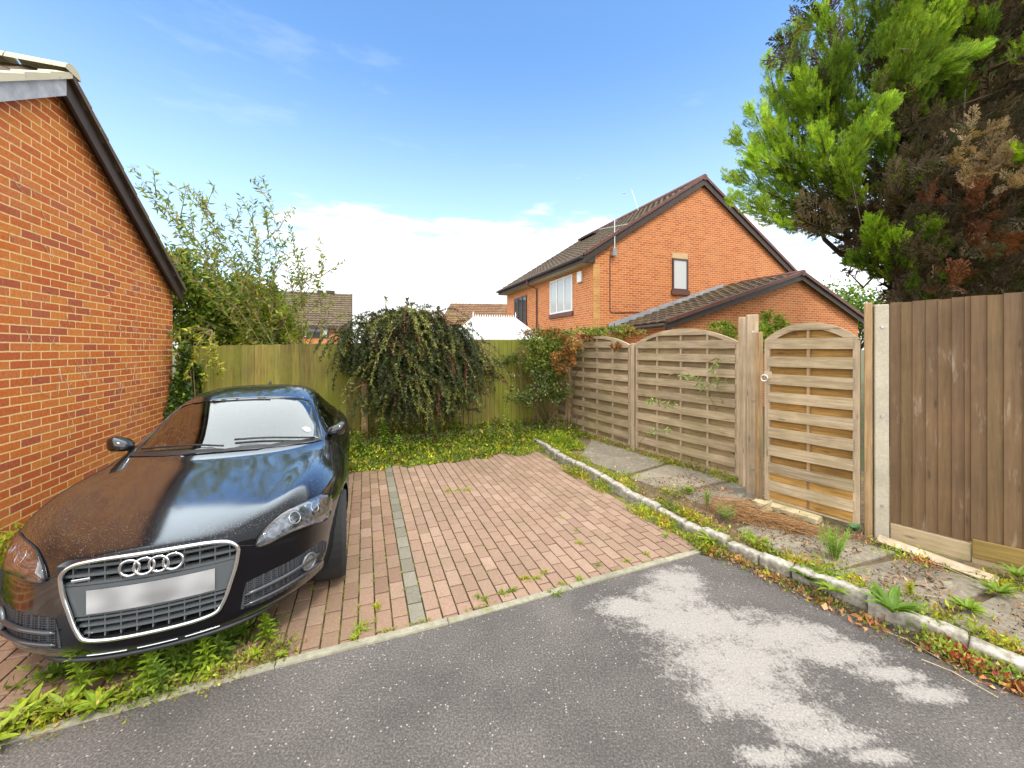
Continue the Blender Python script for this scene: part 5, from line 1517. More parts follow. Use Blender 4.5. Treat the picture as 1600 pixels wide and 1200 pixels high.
# --- headlamps
HL = [(.428, .515), (.440, .562), (.480, .622), (.530, .682), (.590, .738), (.665, .803), (.755, .888), (.786, .892), (.792, .810), (.765, .725), (.68, .655), (.58, .592), (.49, .535)]
hl_loop = smooth_loop(HL, 3)
m, t, b = new_mat('lamp_inside')
nn_ = noise(t, objco(t, (6, 6, 10)), 2.0, 3, 0.5, 0.8)
t.links.new(ramp(t, nn_, [(0.35, (0.06, 0.06, 0.06)), (0.5, (0.35, 0.36, 0.37)), (0.62, (0.14, 0.14, 0.145))]), b.inputs['Base Color'])
b.inputs['Roughness'].default_value = 0.3; b.inputs['Metallic'].default_value = 0.6
M['lamp_in'] = m
for s_ in (1, -1):
    lp = hl_loop if s_ == 1 else mirror(hl_loop)
    hb = patch(lp, DIAG, off=0.0015, thick=0.008, step=0.03).build('headlight', M['lamp_in'], car, smooth=True)
    patch(lp, DIAG, off=0.012, thick=0.0035, step=0.03).build('lens', M['lens'], hb, smooth=True)
    rm = MB(); rm.tube(on_skin(lp, DIAG, 0.0065), 0.0048, n=6, closed=True); rm.build('seal', M['void'], hb, smooth=True)
    for (a, b2, r_) in ((.60, .675, .036), (.70, .765, .030)):
        h_, n_ = hit(DIAG, s_ * a, b2); tx = n_.cross(UP).normalized(); ty = tx.cross(n_)
        rr_ = MB(); rr_.tube([h_ + n_ * 0.004 + (tx * math.cos(q) + ty * math.sin(q)) * r_ for q in np.linspace(0, 2 * math.pi, 22, endpoint=False)], 0.004, n=6, closed=True)
        rr_.build('reflector', M['chrome'], hb, smooth=True)

# --- glass with black borders
def frame_band(outline, pr, wd, off, name, parent, step=0.03):
    """dark printed band round a window"""
    ol = []
    for i in range(len(outline)):
        a = Vector(outline[i]); b_ = Vector(outline[(i + 1) % len(outline)])
        m_ = max(1, int((b_ - a).length / step))
        for k in range(m_): ol.append(a.lerp(b_, k / m_))
    n = len(ol); cen = sum(ol, Vector((0, 0))) / n
    mb = MB(); q = []
    for i in range(n):
        d = (ol[(i + 1) % n] - ol[i - 1]).normalized(); nn2 = Vector((-d.y, d.x))
        if nn2.dot(cen - ol[i]) < 0: nn2 = -nn2
        o_, on = hit(pr, *(ol[i] - nn2 * 0.012)); i_, in_ = hit(pr, *(ol[i] + nn2 * wd))
        q.append(None if o_ is None or i_ is None else (o_ + on * off, i_ + in_ * off, o_ + on * (off - 0.012), i_ + in_ * (off - 0.012)))
    for i in range(n):
        a, c_ = q[i], q[(i + 1) % n]
        if a is None or c_ is None: continue
        mb.raw([a[0], a[1], c_[1], c_[0], a[2], a[3], c_[3], c_[2]], [(0, 1, 2, 3), (7, 6, 5, 4), (0, 3, 7, 4), (2, 1, 5, 6)])
    return mb.build(name, M['gloss_black'], parent, smooth=False)
M['gloss_black'] = simple('gloss_black_border', (0.008, 0.008, 0.009), 0.06, coat=1.0)
ws = patch(WSC, TOP, off=0.0, thick=0.005, step=0.05).build('windscreen', M['screen'], car, smooth=True)
frame_band(WSC, TOP, 0.014, 0.0035, 'border', ws)
rw = patch(RW, TOP, off=0.0, thick=0.005, step=0.06).build('rear_window', M['screen'], car, smooth=True)
frame_band(RW, TOP, 0.02, 0.0035, 'border', rw)
for s_ in (1, -1):
    pr = side_pr(s_)
    gw = patch(SW, pr, off=0.0, thick=0.005, step=0.06).build('side_window', M['screen'], car, smooth=True)
    frame_band(SW, pr, 0.012, 0.003, 'border', gw)

# --- wipers, scuttle, aerial, tax disc
sc2 = patch([(-.66, 1.455), (-.5, 1.33), (-.3, 1.245), (0, 1.21), (.3, 1.245), (.5, 1.33), (.66, 1.455), (.655, 1.495), (.5, 1.385), (.3, 1.285), (0, 1.245), (-.3, 1.285), (-.5, 1.385), (-.655, 1.495)], TOP, off=0.004, thick=0.01)
sc2.build('scuttle', M['trim'], car)
for (pts, nm) in (([(.60, 1.46), (.45, 1.385), (.25, 1.345), (.05, 1.335)], 0.012), ([(-.02, 1.27), (-.2, 1.31), (-.42, 1.375), (-.58, 1.47)], 0.01)):
    wb = MB(); q = on_skin(smooth_loop(pts, 4)[:13], TOP, 0.018); wb.tube(q, [0.005] + [nm * 0.75] * (len(q) - 2) + [0.003], n=6); wb.build('wiper', M['trim'], car, smooth=True)
h_, n_ = hit(TOP, 0.02, 3.0); aa = MB(); aa.tube([h_, h_ + Vector((0, 0.02, 0.03)), h_ + Vector((0, 0.06, 0.05))], [0.02, 0.014, 0.004], n=8); aa.build('aerial', M['trim'], car)
h_, n_ = hit(TOP, .545, 1.56); td = MB(); tx = n_.cross(UP).normalized(); ty = tx.cross(n_)
td.face([h_ + n_ * 0.002 + (tx * math.cos(a) + ty * math.sin(a)) * 0.036 for a in np.linspace(0, 2 * math.pi, 24, endpoint=False)]); 
dm, t, b = new_mat('sticker'); b.inputs['Base Color'].default_value = (0.55, 0.58, 0.58, 1)
td.build('windscreen_disc', dm, car)

# --- mirrors
def make_mirror(s_):
    bm = bmesh.new(); bmesh.ops.create_icosphere(bm, subdivisions=3, radius=1.0)
    for v_ in bm.verts:
        x, y, z_ = (math.copysign(abs(c_) ** 0.62, c_) for c_ in v_.co)
        k = 1.0 + 0.25 * max(0, x)
        y2 = y * 0.10 if y < 0 else y * 0.025                     # domed ahead, flat behind
        z2 = z_ * 0.066 * (0.82 + 0.22 * x) + 0.018 * x
        v_.co = Vector((x * 0.10, y2, z2))
        e_ = 0.5
        if y > 0.15: v_.co.y = 0.02
    for v_ in bm.verts: v_.co = Vector((s_ * (v_.co.x * 0.80 + 0.80), v_.co.y + 1.66 + 0.12 * max(0, v_.co.x), v_.co.z + 0.972))
    me = bpy.data.meshes.new('mirror_housing'); bm.to_mesh(me); bm.free()
    o = link_mesh('mirror_housing', me, M['gloss_black'], car, smooth=True)
    st = MB(); st.tube([(s_ * 0.72, 1.70, 0.885), (s_ * 0.75, 1.69, 0.905), (s_ * 0.765, 1.68, 0.935)], [0.028, 0.022, 0.026], n=8); st.build('mirror_stalk', M['gloss_black'], o, smooth=True)
    gm = MB(); gm.face([(s_ * (0.80 + 0.055 * math.cos(a)), 1.685, 0.965 + 0.047 * math.sin(a)) for a in np.linspace(0, 2 * math.pi, 20, endpoint=False)]); gm.build('mirror_glass', M['chrome'], o)
for s_ in (1, -1): make_mirror(s_)

# --- door handles
for s_ in (1, -1):
    h_, n_ = hit(side_pr(s_), 2.72, .80)
    dh = MB(); dh.tube([h_ + Vector((0, -0.09, 0)), h_ + Vector((s_ * 0.012, -0.06, 0)), h_ + Vector((s_ * 0.014, 0.05, 0)), h_ + Vector((0, 0.08, 0))], 0.011, n=6); dh.build('door_handle', M['paint'], car, smooth=True)

# --- wheels
def make_wheel(x, y, s_):
    R0, W2 = 0.318, 0.115
    prof = [(0.215, -W2 * .85), (0.25, -W2), (0.30, -W2 * .98), (R0, -W2 * .75), (R0 + .003, 0), (R0, W2 * .75), (0.30, W2 * .98), (0.25, W2), (0.215, W2 * .85)]
    tb = MB(); n_ = 40
    for i in range(n_):
        a0, a1 = 2 * math.pi * i / n_, 2 * math.pi * (i + 1) / n_
        for (r0, w0), (r1, w1) in zip(prof[:-1], prof[1:]):
            tb.face([(w0, math.cos(a0) * r0, math.sin(a0) * r0), (w0, math.cos(a1) * r0, math.sin(a1) * r0), (w1, math.cos(a1) * r1, math.sin(a1) * r1), (w1, math.cos(a0) * r1, math.sin(a0) * r1)])
    wh = empty('wheel'); wh.parent = car; wh.location = (x, y, 0.32)
    tb.build('tyre', M['rubber'], wh, smooth=True)
    rb = MB(); xo = s_ * W2 * 0.82
    rb.tube([(xo, math.cos(a) * 0.218, math.sin(a) * 0.218) for a in np.linspace(0, 2 * math.pi, 36, endpoint=False)], 0.012, n=6, closed=True)
    for i in range(7):
        a = 2 * math.pi * i / 7
        rb.tube([(xo - s_ * 0.02, math.cos(a) * 0.04, math.sin(a) * 0.04), (xo - s_ * 0.004, math.cos(a) * 0.13, math.sin(a) * 0.13), (xo, math.cos(a) * 0.215, math.sin(a) * 0.215)], [0.022, 0.017, 0.022], n=6)
    rb.tube([(xo - s_ * 0.05, 0, 0), (xo + s_ * 0.0, 0, 0)], 0.05, n=16)
    rb.tube([(xo - s_ * .10, 0, 0), (xo - s_ * .09, 0, 0)], 0.15, n=24)
    rb.build('rim', M['alloy'], wh, smooth=False)
for y in (WA, WB):
    for s_ in (1, -1): make_wheel(s_ * 0.775, y, s_)
    for s_ in (1, -1):
        wl = MB(); pr_ = []
        for k in range(25):
            a = math.pi * (-0.08 + 1.16 * k / 24); pr_.append((math.cos(a) * (WR + .012), math.sin(a) * (WR + .012)))
        for (a, b_) in zip(pr_[:-1], pr_[1:]):
            wl.face([(s_ * 0.86, y + a[0], WZ + a[1]), (s_ * 0.86, y + b_[0], WZ + b_[1]), (s_ * 0.50, y + b_[0], WZ + b_[1]), (s_ * 0.50, y + a[0], WZ + a[1])])
        wl.face([(s_ * 0.50, y + a, WZ + b_) for a, b_ in pr_])
        wl.build('wheel_liner', M['void'], car)

# --- cabin
cb = MB(); cb.box((-.66, 1.5, .30), (.66, 3.6, .34)); cb.build('cabin_floor', M['void'], car)
ds = MB()
prev = None
for i in range(13):
    x = -.66 + 1.32 * i / 12; yf = 1.30 + 0.30 * (abs(x) / .66) ** 2
    cur = [(x, yf, .855), (x, yf + .30, .885), (x, yf + .42, .82), (x, yf + .40, .55), (x, yf, .55)]
    if prev: ds.raw(prev + cur, [(0, 5, 6, 1), (1, 6, 7, 2), (2, 7, 8, 3), (3, 8, 9, 4)])
    prev = cur
ds.build('dashboard', M['dash'], car, smooth=False)
sw = MB(); cx, cy, cz = -.36, 1.93, .845
tilt_ = R(28)
def swp(a, r_): return (cx + math.cos(a) * r_, cy - math.sin(a) * r_ * math.sin(tilt_) * -1, cz + math.sin(a) * r_ * math.cos(tilt_))
sw.tube([swp(a, .178) for a in np.linspace(0, 2 * math.pi, 30, endpoint=False)], 0.015, n=8, closed=True)
for a in (0.1, math.pi - .1, -math.pi / 2): sw.tube([swp(a, .17), swp(a, .03)], 0.014, n=6)
sw.tube([swp(0, 0), (cx, cy - .18, cz - .08)], [0.06, 0.04], n=12)
sw.build('steering_wheel', M['trim'], car, smooth=True)
for x in (-.36, .36):
    sb = MB(); sb.box((x - .24, 2.05, .38), (x + .24, 2.6, .58), bev=.04)
    T = Matrix.Translation((x, 2.62, .52)) @ Matrix.Rotation(R(-18), 4, 'X')
    sb.box((-.235, -.06, 0), (.235, .07, .50), M=T, bev=.05); sb.box((-.12, -.05, .48), (.12, .05, .66), M=T, bev=.04)
    sb.build('seat', M['seat'], car, smooth=False)
h_, n_ = hit(TOP, 0, 1.99); rm = MB(); rm.box((-.11, 1.93, 1.20), (.11, 1.955, 1.255), bev=.01); rm.build('interior_mirror', M['trim'], car)
bpy.data.meshes.remove(skin)
# ================================================================== VEGETATION
from mathutils import noise as mn
def merge(parts):
    V, Fc, C = [], [], []; k = 0
    for v, f, c in parts:
        V.append(v); Fc.append(f + k); C.append(c); k += len(v)
    return np.concatenate(V), np.concatenate(Fc), np.concatenate(C)

# ---- conifer sprays: a feathery flat frond built once, copied by numpy
def frond_template(nb=13, seed=0, fine=5):
    r = np.random.default_rng(seed)
    quads = []
    def blade(p, d, L, W, nrm):
        side = np.cross(d, nrm); side /= np.linalg.norm(side)
        quads.append([p, p + d * L * .45 + side * W / 2, p + d * L, p + d * L * .45 - side * W / 2])
    ax = np.array([0, 0, 1.0]); n0 = np.array([0, 1.0, 0])
    for i in range(nb):
        t_ = (i + .5) / nb
        for s_ in (1, -1):
            p = np.array([s_ * .01, 0.05 * math.sin(3 * t_), t_ * .9])
            ang_ = (62 - 30 * t_ + r.normal() * 7) * math.pi / 180
            L = (.36 * math.sin(math.pi * (t_ * .78 + .16)) + .07) * (1 + r.normal() * .15)
            d = np.array([s_ * math.sin(ang_), r.normal() * .16, math.cos(ang_)]); d /= np.linalg.norm(d)
            blade(p, d, L, .06, n0)
            for k in range(fine):
                q = p + d * L * (k + 1) / (fine + 1)
                for s2 in (1, -1):
                    a2 = ang_ * s_ + s2 * (38 + r.normal() * 8) * math.pi / 180
                    d2 = np.array([math.sin(a2), r.normal() * .35, math.cos(a2)]); d2 /= np.linalg.norm(d2)
                    blade(q, d2, L * .38 * (1 - .5 * k / fine), .042, n0)
    blade(np.array([0, 0, 0.]), ax, 1.02, .03, n0)
    return np.array(quads)                       # (m,4,3)
FR = [frond_template(10, s_, 3) for s_ in range(4)]
FR_s = [frond_template(8, s_ + 9, 2) for s_ in range(3)]

def sprays(P, D, L, cols, flat=None, templates=FR, width=0.9, jit=0.16):
    """frond copies at P pointing D with length L"""
    out_ = []
    D = unit(D)
    for k in range(len(P)):
        tq = templates[rng.integers(len(templates))]
        d = D[k]
        r = rng.normal(size=3) if flat is None else flat + rng.normal(size=3) * .55
        x = np.cross(d, r); x /= max(1e-6, np.linalg.norm(x)); y = np.cross(d, x)
        q = tq.reshape(-1, 3) * L[k]
        # gentle curve: tip bends up
        v = P[k] + q[:, :1] * x * width + q[:, 1:2] * y + q[:, 2:3] * d
        v[:, 2] += (q[:, 2] ** 2) * .12 / max(L[k], .1)
        m_ = len(tq)
        tipness = tq[:, :, 2].mean(axis=1)
        base = cols[k] * (1 + rng.normal() * jit)
        c = np.clip(base[None, :] * (1 + rng.normal(size=(m_, 1)) * .14), .003, 1)
        out_.append((v, np.arange(4 * m_).reshape(m_, 4), c))
    return merge(out_)

# ---- the big conifer on the right
tree = empty('conifer_tree', (7.3, 7.2, 0), 0, 'huge conifer with bright green sprays and dead brown inner twigs rising behind the brown fence', 'tree')
TO = np.array([7.3, 7.2, 0.0])
tm = MB(); tm.tube([(0, 0, 0), (-.1, 0, 2), (0.05, .1, 4.5), (0, 0, 8.5), (0.1, 0, 11)], [.34, .28, .22, .13, .03], (1,) * 3, n=10); tm.build('trunk', M['bark'], tree, smooth=True)
bright = np.array([[.25, .39, .024], [.31, .45, .032], [.20, .34, .024], [.35, .48, .045]])
midg = np.array([[.15, .25, .02], [.20, .31, .022], [.11, .19, .018]])
brown = np.array([[.085, .06, .033], [.12, .085, .045], [.06, .042, .024], [.15, .11, .06], [.07, .075, .025]])
rust = np.array([[.17, .06, .024], [.13, .05, .022]])
pale = np.array([[.36, .26, .15], [.30, .22, .12]])
# plumes surveyed from the photo: base px, tip px, half width px, depth, palette, count
PL = [
 ((1235, 250), (1250, 0), 34, 6.2, 'b', 34), ((1225, 230), (1196, 70), 30, 6.1, 'b', 24), ((1250, 300), (1160, 145), 34, 6.0, 'b', 30), ((1290, 310), (1190, 175), 38, 5.9, 'b', 30),
 ((1260, 300), (1128, 200), 30, 5.9, 'b', 26), ((1270, 270), (1150, 245), 34, 5.8, 'b', 26), ((1275, 335), (1120, 265), 22, 5.9, 'b', 24), ((1260, 350), (1122, 305), 24, 5.8, 'b', 24),
 ((1330, 350), (1200, 352), 22, 5.9, 'b', 20), ((1300, 320), (1180, 330), 22, 6.2, 'm', 18),
 ((1330, 160), (1268, -10), 34, 6.0, 'b', 34), ((1350, 130), (1330, -30), 36, 6.1, 'b', 30), ((1400, 150), (1362, -20), 38, 6.0, 'm', 34), ((1330, 240), (1290, 90), 44, 5.9, 'm', 44), ((1300, 230), (1240, 100), 40, 5.9, 'b', 34),
 ((1300, 280), (1400, 140), 34, 5.4, 'b', 44), ((1390, 160), (1460, 20), 40, 5.3, 'b', 46), ((1430, 110), (1500, -20), 34, 5.3, 'b', 40), ((1410, 130), (1558, 68), 22, 5.3, 'b', 26), ((1380, 110), (1440, -30), 34, 5.5, 'b', 34),
 ((1310, 300), (1275, 190), 34, 5.5, 'b', 30), ((1350, 260), (1345, 150), 34, 5.6, 'm', 30), ((1290, 200), (1320, 60), 34, 5.8, 'm', 34),
 ((1370, 420), (1368, 335), 28, 4.9, 'b', 24), ((1430, 420), (1455, 340), 34, 4.8, 'b', 26), ((1400, 430), (1400, 360), 30, 4.8, 'b', 22), ((1450, 400), (1445, 350), 24, 4.9, 'm', 16),
 ((1400, 425), (1320, 400), 20, 5.2, 'm', 20), ((1440, 300), (1400, 270), 20, 5.0, 'b', 10), ((1470, 470), (1420, 440), 22, 4.8, 'm', 16), ((1500, 455), (1478, 420), 20, 4.7, 'm', 10),
 ((1470, 190), (1500, 60), 40, 5.6, 'm', 30), ((1440, 220), (1425, 110), 40, 5.6, 'm', 34), ((1520, 130), (1545, 0), 36, 5.7, 'm', 20), ((1400, 290), (1380, 200), 34, 5.5, 'm', 22), ((1345, 330), (1310, 230), 30, 5.5, 'b', 20),
 ((1590, 90), (1602, 60), 16, 4.8, 'b', 6), ((1570, 260), (1585, 230), 12, 4.3, 'b', 6),
 ((1510, 60), (1490, 20), 30, 5.6, 'm', 16), ((1450, 60), (1420, -30), 60, 6.2, 'm', 30), ((1250, 180), (1222, 30), 24, 6.3, 'm', 20),
]
gp_, bp_ = [], []
for (b0_, t0_, hw, dep, kind, cnt) in PL:
    A = np.array(at(*b0_, dep + .45)); T = np.array(at(*t0_, dep - .1)); ax = T - A; Lx = np.linalg.norm(ax); ax /= Lx
    cnt = int(cnt * 4.6)
    tt = rng.uniform(.0, 1.0, cnt) ** .85
    wd = hw * .85 / FPX * dep * (1.0 - .7 * tt)
    rr_ = rng.normal(size=(cnt, 3)); rr_ -= (rr_ @ ax)[:, None] * ax
    rr_ = unit(rr_) * (rng.uniform(0, 1, cnt) ** .6)[:, None]
    P = A + ax * (tt * Lx * .86)[:, None] + rr_ * wd[:, None]
    D = ax * 1.25 + rr_ * .62 + np.array([0, 0, .15])
    L = rng.uniform(.13, .25, cnt) * (1.1 - .35 * tt)
    pc = {'b': bright, 'm': midg}[kind]
    C = pc[rng.integers(len(pc), size=cnt)] * (.62 + .62 * tt[:, None] ** .8) * rng.uniform(.8, 1.15)      # tips lighter for young growth, lit tops and darker insides painted in
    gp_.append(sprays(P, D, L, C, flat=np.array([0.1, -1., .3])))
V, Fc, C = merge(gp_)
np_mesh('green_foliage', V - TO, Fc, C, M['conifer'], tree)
# limbs from the trunk to each plume
lm = MB()
for (b0_, t0_, hw, dep, kind, cnt) in PL:
    A = Vector(at(*b0_, dep + .45)) - Vector(TO); T = Vector(at(*t0_, dep - .1)) - Vector(TO)
    z0 = max(1.6, min(9, A.z - .55 * math.hypot(A.x, A.y) * .35)); s0_ = Vector((0, 0, z0))
    mid = s0_.lerp(A, .55) + Vector((0, 0, -.18)) + Vector(rng.normal(size=3)) * .12
    lm.tube([s0_, s0_.lerp(mid, .5) + Vector(rng.normal(size=3)) * .08, mid, mid.lerp(A, .5) + Vector(rng.normal(size=3)) * .07, A, A.lerp(T, .45), A.lerp(T, .9)], [.07, .06, .045, .035, .022, .012, .004], n=5)
for k in range(60):
    u, v = rng.uniform(1290, 1620), rng.uniform(0, 440); dep = rng.uniform(5.2, 7.2)
    A = Vector(at(u, v, dep)) - Vector(TO); s0_ = Vector((0, 0, max(1.6, A.z - .5)))
    q = [s0_.lerp(A, i / 5) + Vector(rng.normal(size=3)) * .09 * min(i, 3) for i in range(6)]
    lm.tube(q, [.04, .032, .025, .016, .009, .004], n=4)
lm.build('limbs', M['bark'], tree, smooth=True)
# dead inner twigs
def dead(n, ub, vb, db, cols, L0, L1, keep=lambda u, v: True, tmpl=FR_s, width=1.0):
    P, D = [], []
    while len(P) < n:
        u, v, dep = rng.uniform(*ub), rng.uniform(*vb), rng.uniform(*db)
        if not keep(u, v): continue
        p = np.array(at(u, v, dep)); P.append(p)
        c_ = np.array([TO[0], TO[1], p[2] - .3]); d = p - c_; d /= np.linalg.norm(d); D.append(d + rng.normal(size=3) * .5 + np.array([0, 0, .2]))
    P = np.array(P); D = np.array(D)
    return sprays(P, D, rng.uniform(L0, L1, n), cols[rng.integers(len(cols), size=n)], templates=tmpl, width=width)
def inner(u, v):
    # inside of the crown in the photo
    if u < 1240: return False
    if v > 300 and u < 1275 + (v - 300) * .62: return False
    if u > 1330 and v > 415 and u < 1400: return False
    if u < 1330 and v < 180: return rng.uniform() < .25
    if u < 1330 and v < 260: return False
    if u < 1400 and v < 300: return rng.uniform() < .18
    return v < 452 or (u > 1420 and v < 500)
ds_ = [dead(2000, (1240, 1680), (-60, 500), (5.7, 8.3), brown, .30, .55, inner),
       dead(700, (1390, 1680), (-40, 500), (6.5, 9), brown * .4, .6, .9, lambda u, v: u > 1400),
       dead(560, (1380, 1660), (190, 485), (4.5, 5.6), brown * .8, .22, .36, lambda u, v: u > 1395 + max(0, 300 - v) * .6),
       dead(90, (1490, 1600), (195, 300), (4.3, 4.7), pale, .14, .24, lambda u, v: abs(u - 1535) < 20 + (v - 190) * .55),
       dead(60, (1270, 1400), (330, 365), (5.6, 6.2), brown, .3, .5, lambda u, v: True)]
V, Fc, C = merge(ds_)
np_mesh('dead_foliage', V - TO, Fc, C, M['dry'], tree)
rs = []
for (u, v, r_, n) in ((1535, 325, 30, 26), (1540, 385, 32, 30), (1488, 438, 20, 16), (1450, 310, 18, 10), (1505, 300, 14, 8)):
    rs.append(dead(n, (u - r_, u + r_), (v - r_ * .7, v + r_ * .7), (4.3, 4.7), rust, .14, .24))
V, Fc, C = merge(rs)
np_mesh('rust_foliage', V - TO, Fc, C, M['dry'], tree)
# far side and top of the crown, so it stands complete
n = 420
th_ = rng.uniform(0, 2 * math.pi, n); hz = rng.uniform(2.2, 11, n); rad_ = (3.4 * (1 - ((hz - 4.5) / 7.5) ** 2).clip(.05, 1)) * rng.uniform(.75, 1, n)
P = TO + np.stack([np.cos(th_) * rad_, np.sin(th_) * rad_, hz], axis=1)
keep = []
for p in P:
    u = 800 + FPX * p[0] / p[1]; v = HOR - FPX * (p[2] - H) / p[1]
    keep.append(not (v > -120 and u < 1400) and (p[1] > 7.0 or v < -20 or u > 1600) and not (v > 300 and u < 1450))
P = P[np.array(keep)]; n = len(P)
D = P - TO; D[:, 2] = .35 * np.linalg.norm(D[:, :2], axis=1)
V, Fc, C = sprays(P, D, rng.uniform(.5, .8, n), midg[rng.integers(3, size=n)], templates=FR_s)
np_mesh('outer_foliage', V - TO, Fc, C, M['conifer'], tree)

# ---- far broadleaf trees behind the brown fence and the garages
def blob_tree(name, c, r, h0, label, cols, n, ls, seed=0, group=None):
    root = empty(name, (c[0], c[1], 0), 0, label, 'tree', group)
    tb_ = MB(); tb_.tube([(0, 0, 0), (0.05, 0, h0 * .6), (0, 0, h0 + r * .6)], [.18, .14, .04], n=7)
    for k in range(9):
        a = k * 2.4; tb_.tube([(0, 0, h0 * .6), (math.cos(a) * r * .4, math.sin(a) * r * .4, h0 + r * .1), (math.cos(a) * r * .75, math.sin(a) * r * .75, h0 + r * .5)], [.06, .04, .015], n=4)
    tb_.build('trunk', M['bark'], root, smooth=True)
    m_ = max(8, int(n / 90)); cen = rng.normal(size=(m_, 3)); cen = unit(cen) * rng.uniform(.25, 1, (m_, 1)) * np.array([r, r, r * .75]) * .8 + np.array([0, 0, h0 + r * .5])
    k = rng.integers(m_, size=n)
    P = cen[k] + rng.normal(size=(n, 3)) * r * .16
    tone = rng.uniform(.65, 1.3, m_)[k][:, None]
    C = np.clip(pal(n, cols, .2) * tone, .004, 1)
    D = rng.normal(size=(n, 3)) + np.array([0, 0, .2])
    v, f, c_ = leaves(P, D, rng.uniform(.7, 1.3, n) * ls, rng.uniform(.7, 1.3, n) * ls * .6, C)
    np_mesh('crown', v, f, c_, M['leaf'], root)
gcols = [(.10, .20, .02), (.16, .27, .03), (.22, .34, .04), (.07, .14, .018)]
blob_tree('background_tree', (12.6, 17.5), 1.6, 2.6, 'bright green broadleaf tree just above the brown fence top, right of the garage roof', gcols, 3800, .16)
blob_tree('background_tree', (17.0, 19.5), 2.2, 2.4, 'green broadleaf tree behind the brown fence under the conifer', gcols, 3500, .2)
blob_tree('background_tree', (10.9, 20.5), 1.2, 2.4, 'small dark green tree peeping over the right slope of the garage roof', [(.05, .11, .02), (.08, .15, .02)], 1800, .16)

# ---- stems with leaves: the butterfly bush behind the back fence on the left
def bush_stems(root, stems, leafcols, n_leaf, ls, lw, mb, stem_r=.009):
    parts = []
    for pts in stems:
        pts = [Vector(p) for p in pts]
        m_ = len(pts)
        mb.tube(pts, [stem_r * (1 - .75 * i / (m_ - 1)) for i in range(m_)], (.25, .18, .09), n=4)
        seg = sum((pts[i + 1] - pts[i]).length for i in range(m_ - 1))
        k = int(n_leaf * seg)
        for i in range(k):
            t_ = (.25 + .75 * (i + rng.uniform()) / k) * (m_ - 1) * .9999; a = int(t_); p = pts[a].lerp(pts[a + 1], t_ - a); d = (pts[a + 1] - pts[a]).normalized()
            s_ = Vector(rng.normal(size=3)).normalized(); dd_ = (d * .5 + s_ + Vector((0, 0, -.1))).normalized()
            parts.append((p, dd_))
    P = np.array([tuple(p) for p, d in parts]); D = np.array([tuple(d) for p, d in parts]); n = len(P)
    return leaves(P, D, rng.uniform(.6, 1.25, n) * ls, rng.uniform(.7, 1.2, n) * lw, pal(n, leafcols, .2))
bb_ = empty('butterfly_bush', (-4.1, 7.3, 0), 0, 'tall loose bush with arching stems and purple flower spikes above the back fence', 'bush')
BO = Vector((-4.1, 7.3, 0))
tips = [((205, 258), 6.5), ((285, 290), 6.9), ((265, 330), 6.4), ((232, 372), 6.3), ((300, 340), 7.0), ((330, 380), 7.0), ((375, 400), 7.4), ((408, 275), 7.3), ((395, 310), 7.3), ((415, 330), 7.2), ((450, 350), 7.4), ((460, 385), 7.5), ((470, 420), 7.4), ((350, 320), 7.2), ((435, 400), 7.2), ((500, 372), 7.8), ((240, 300), 6.8), ((310, 300), 7.1), ((372, 345), 7.2), ((255, 395), 6.3), ((285, 380), 6.5), ((340, 430), 6.8), ((420, 440), 7.1), ((215, 290), 6.4), ((320, 330), 7.3), ((430, 370), 7.3), ((395, 360), 7.0)]
stems = []
for (px, dep) in tips:
    T = at(*px, dep) - BO; b0_ = Vector((rng.uniform(-.5, .5), rng.uniform(-.2, .3), .3))
    mid = Vector((b0_.x * .6 + T.x * .40, b0_.y * .5 + T.y * .4, T.z * .62))
    q = []
    for i in range(9):
        t_ = i / 8; q.append(b0_ * (1 - t_) ** 2 + mid * 2 * t_ * (1 - t_) + T * t_ * t_ + Vector(rng.normal(size=3)) * .02)
    stems.append(q)
    for k in range(4):
        a = q[rng.integers(4, 8)]; s_ = Vector((rng.normal() * .28, rng.normal() * .2, .30 + rng.uniform(0, .25)))
        stems.append([a, a + s_ * .5, a + s_ + Vector((0, 0, -.02))])
sm_ = MB()
v, f, c_ = bush_stems(bb_, stems, [(.16, .23, .03), (.22, .30, .04), (.28, .33, .04), (.10, .17, .04), (.36, .34, .05)], 27, .12, .034, sm_)
np_mesh('leaves', v, f, c_, M['leaf'], bb_)
sm_.build('stems', M['stem'], bb_)
for i, k in enumerate((0, 3, 5, 19, 23, 2)):        # purple spikes at some tips
    T = at(*tips[k][0], tips[k][1]) - BO; fm = MB()
    d = Vector((rng.choice((-1, 1)) * .6, 0, -.1 + rng.uniform(-.3, .5))).normalized()
    for q in range(60):
        t_ = rng.uniform(); p = T + d * (t_ * .15) + Vector(rng.normal(size=3)) * .018 * (1 - .7 * t_)
        fm.ribbon(p, Vector(rng.normal(size=3)), .018, .014, (.22, .07, .26) if rng.uniform() < .7 else (.12, .05, .12), segs=1)
    fm.build('flower_spike', M['leaf'], bb_)

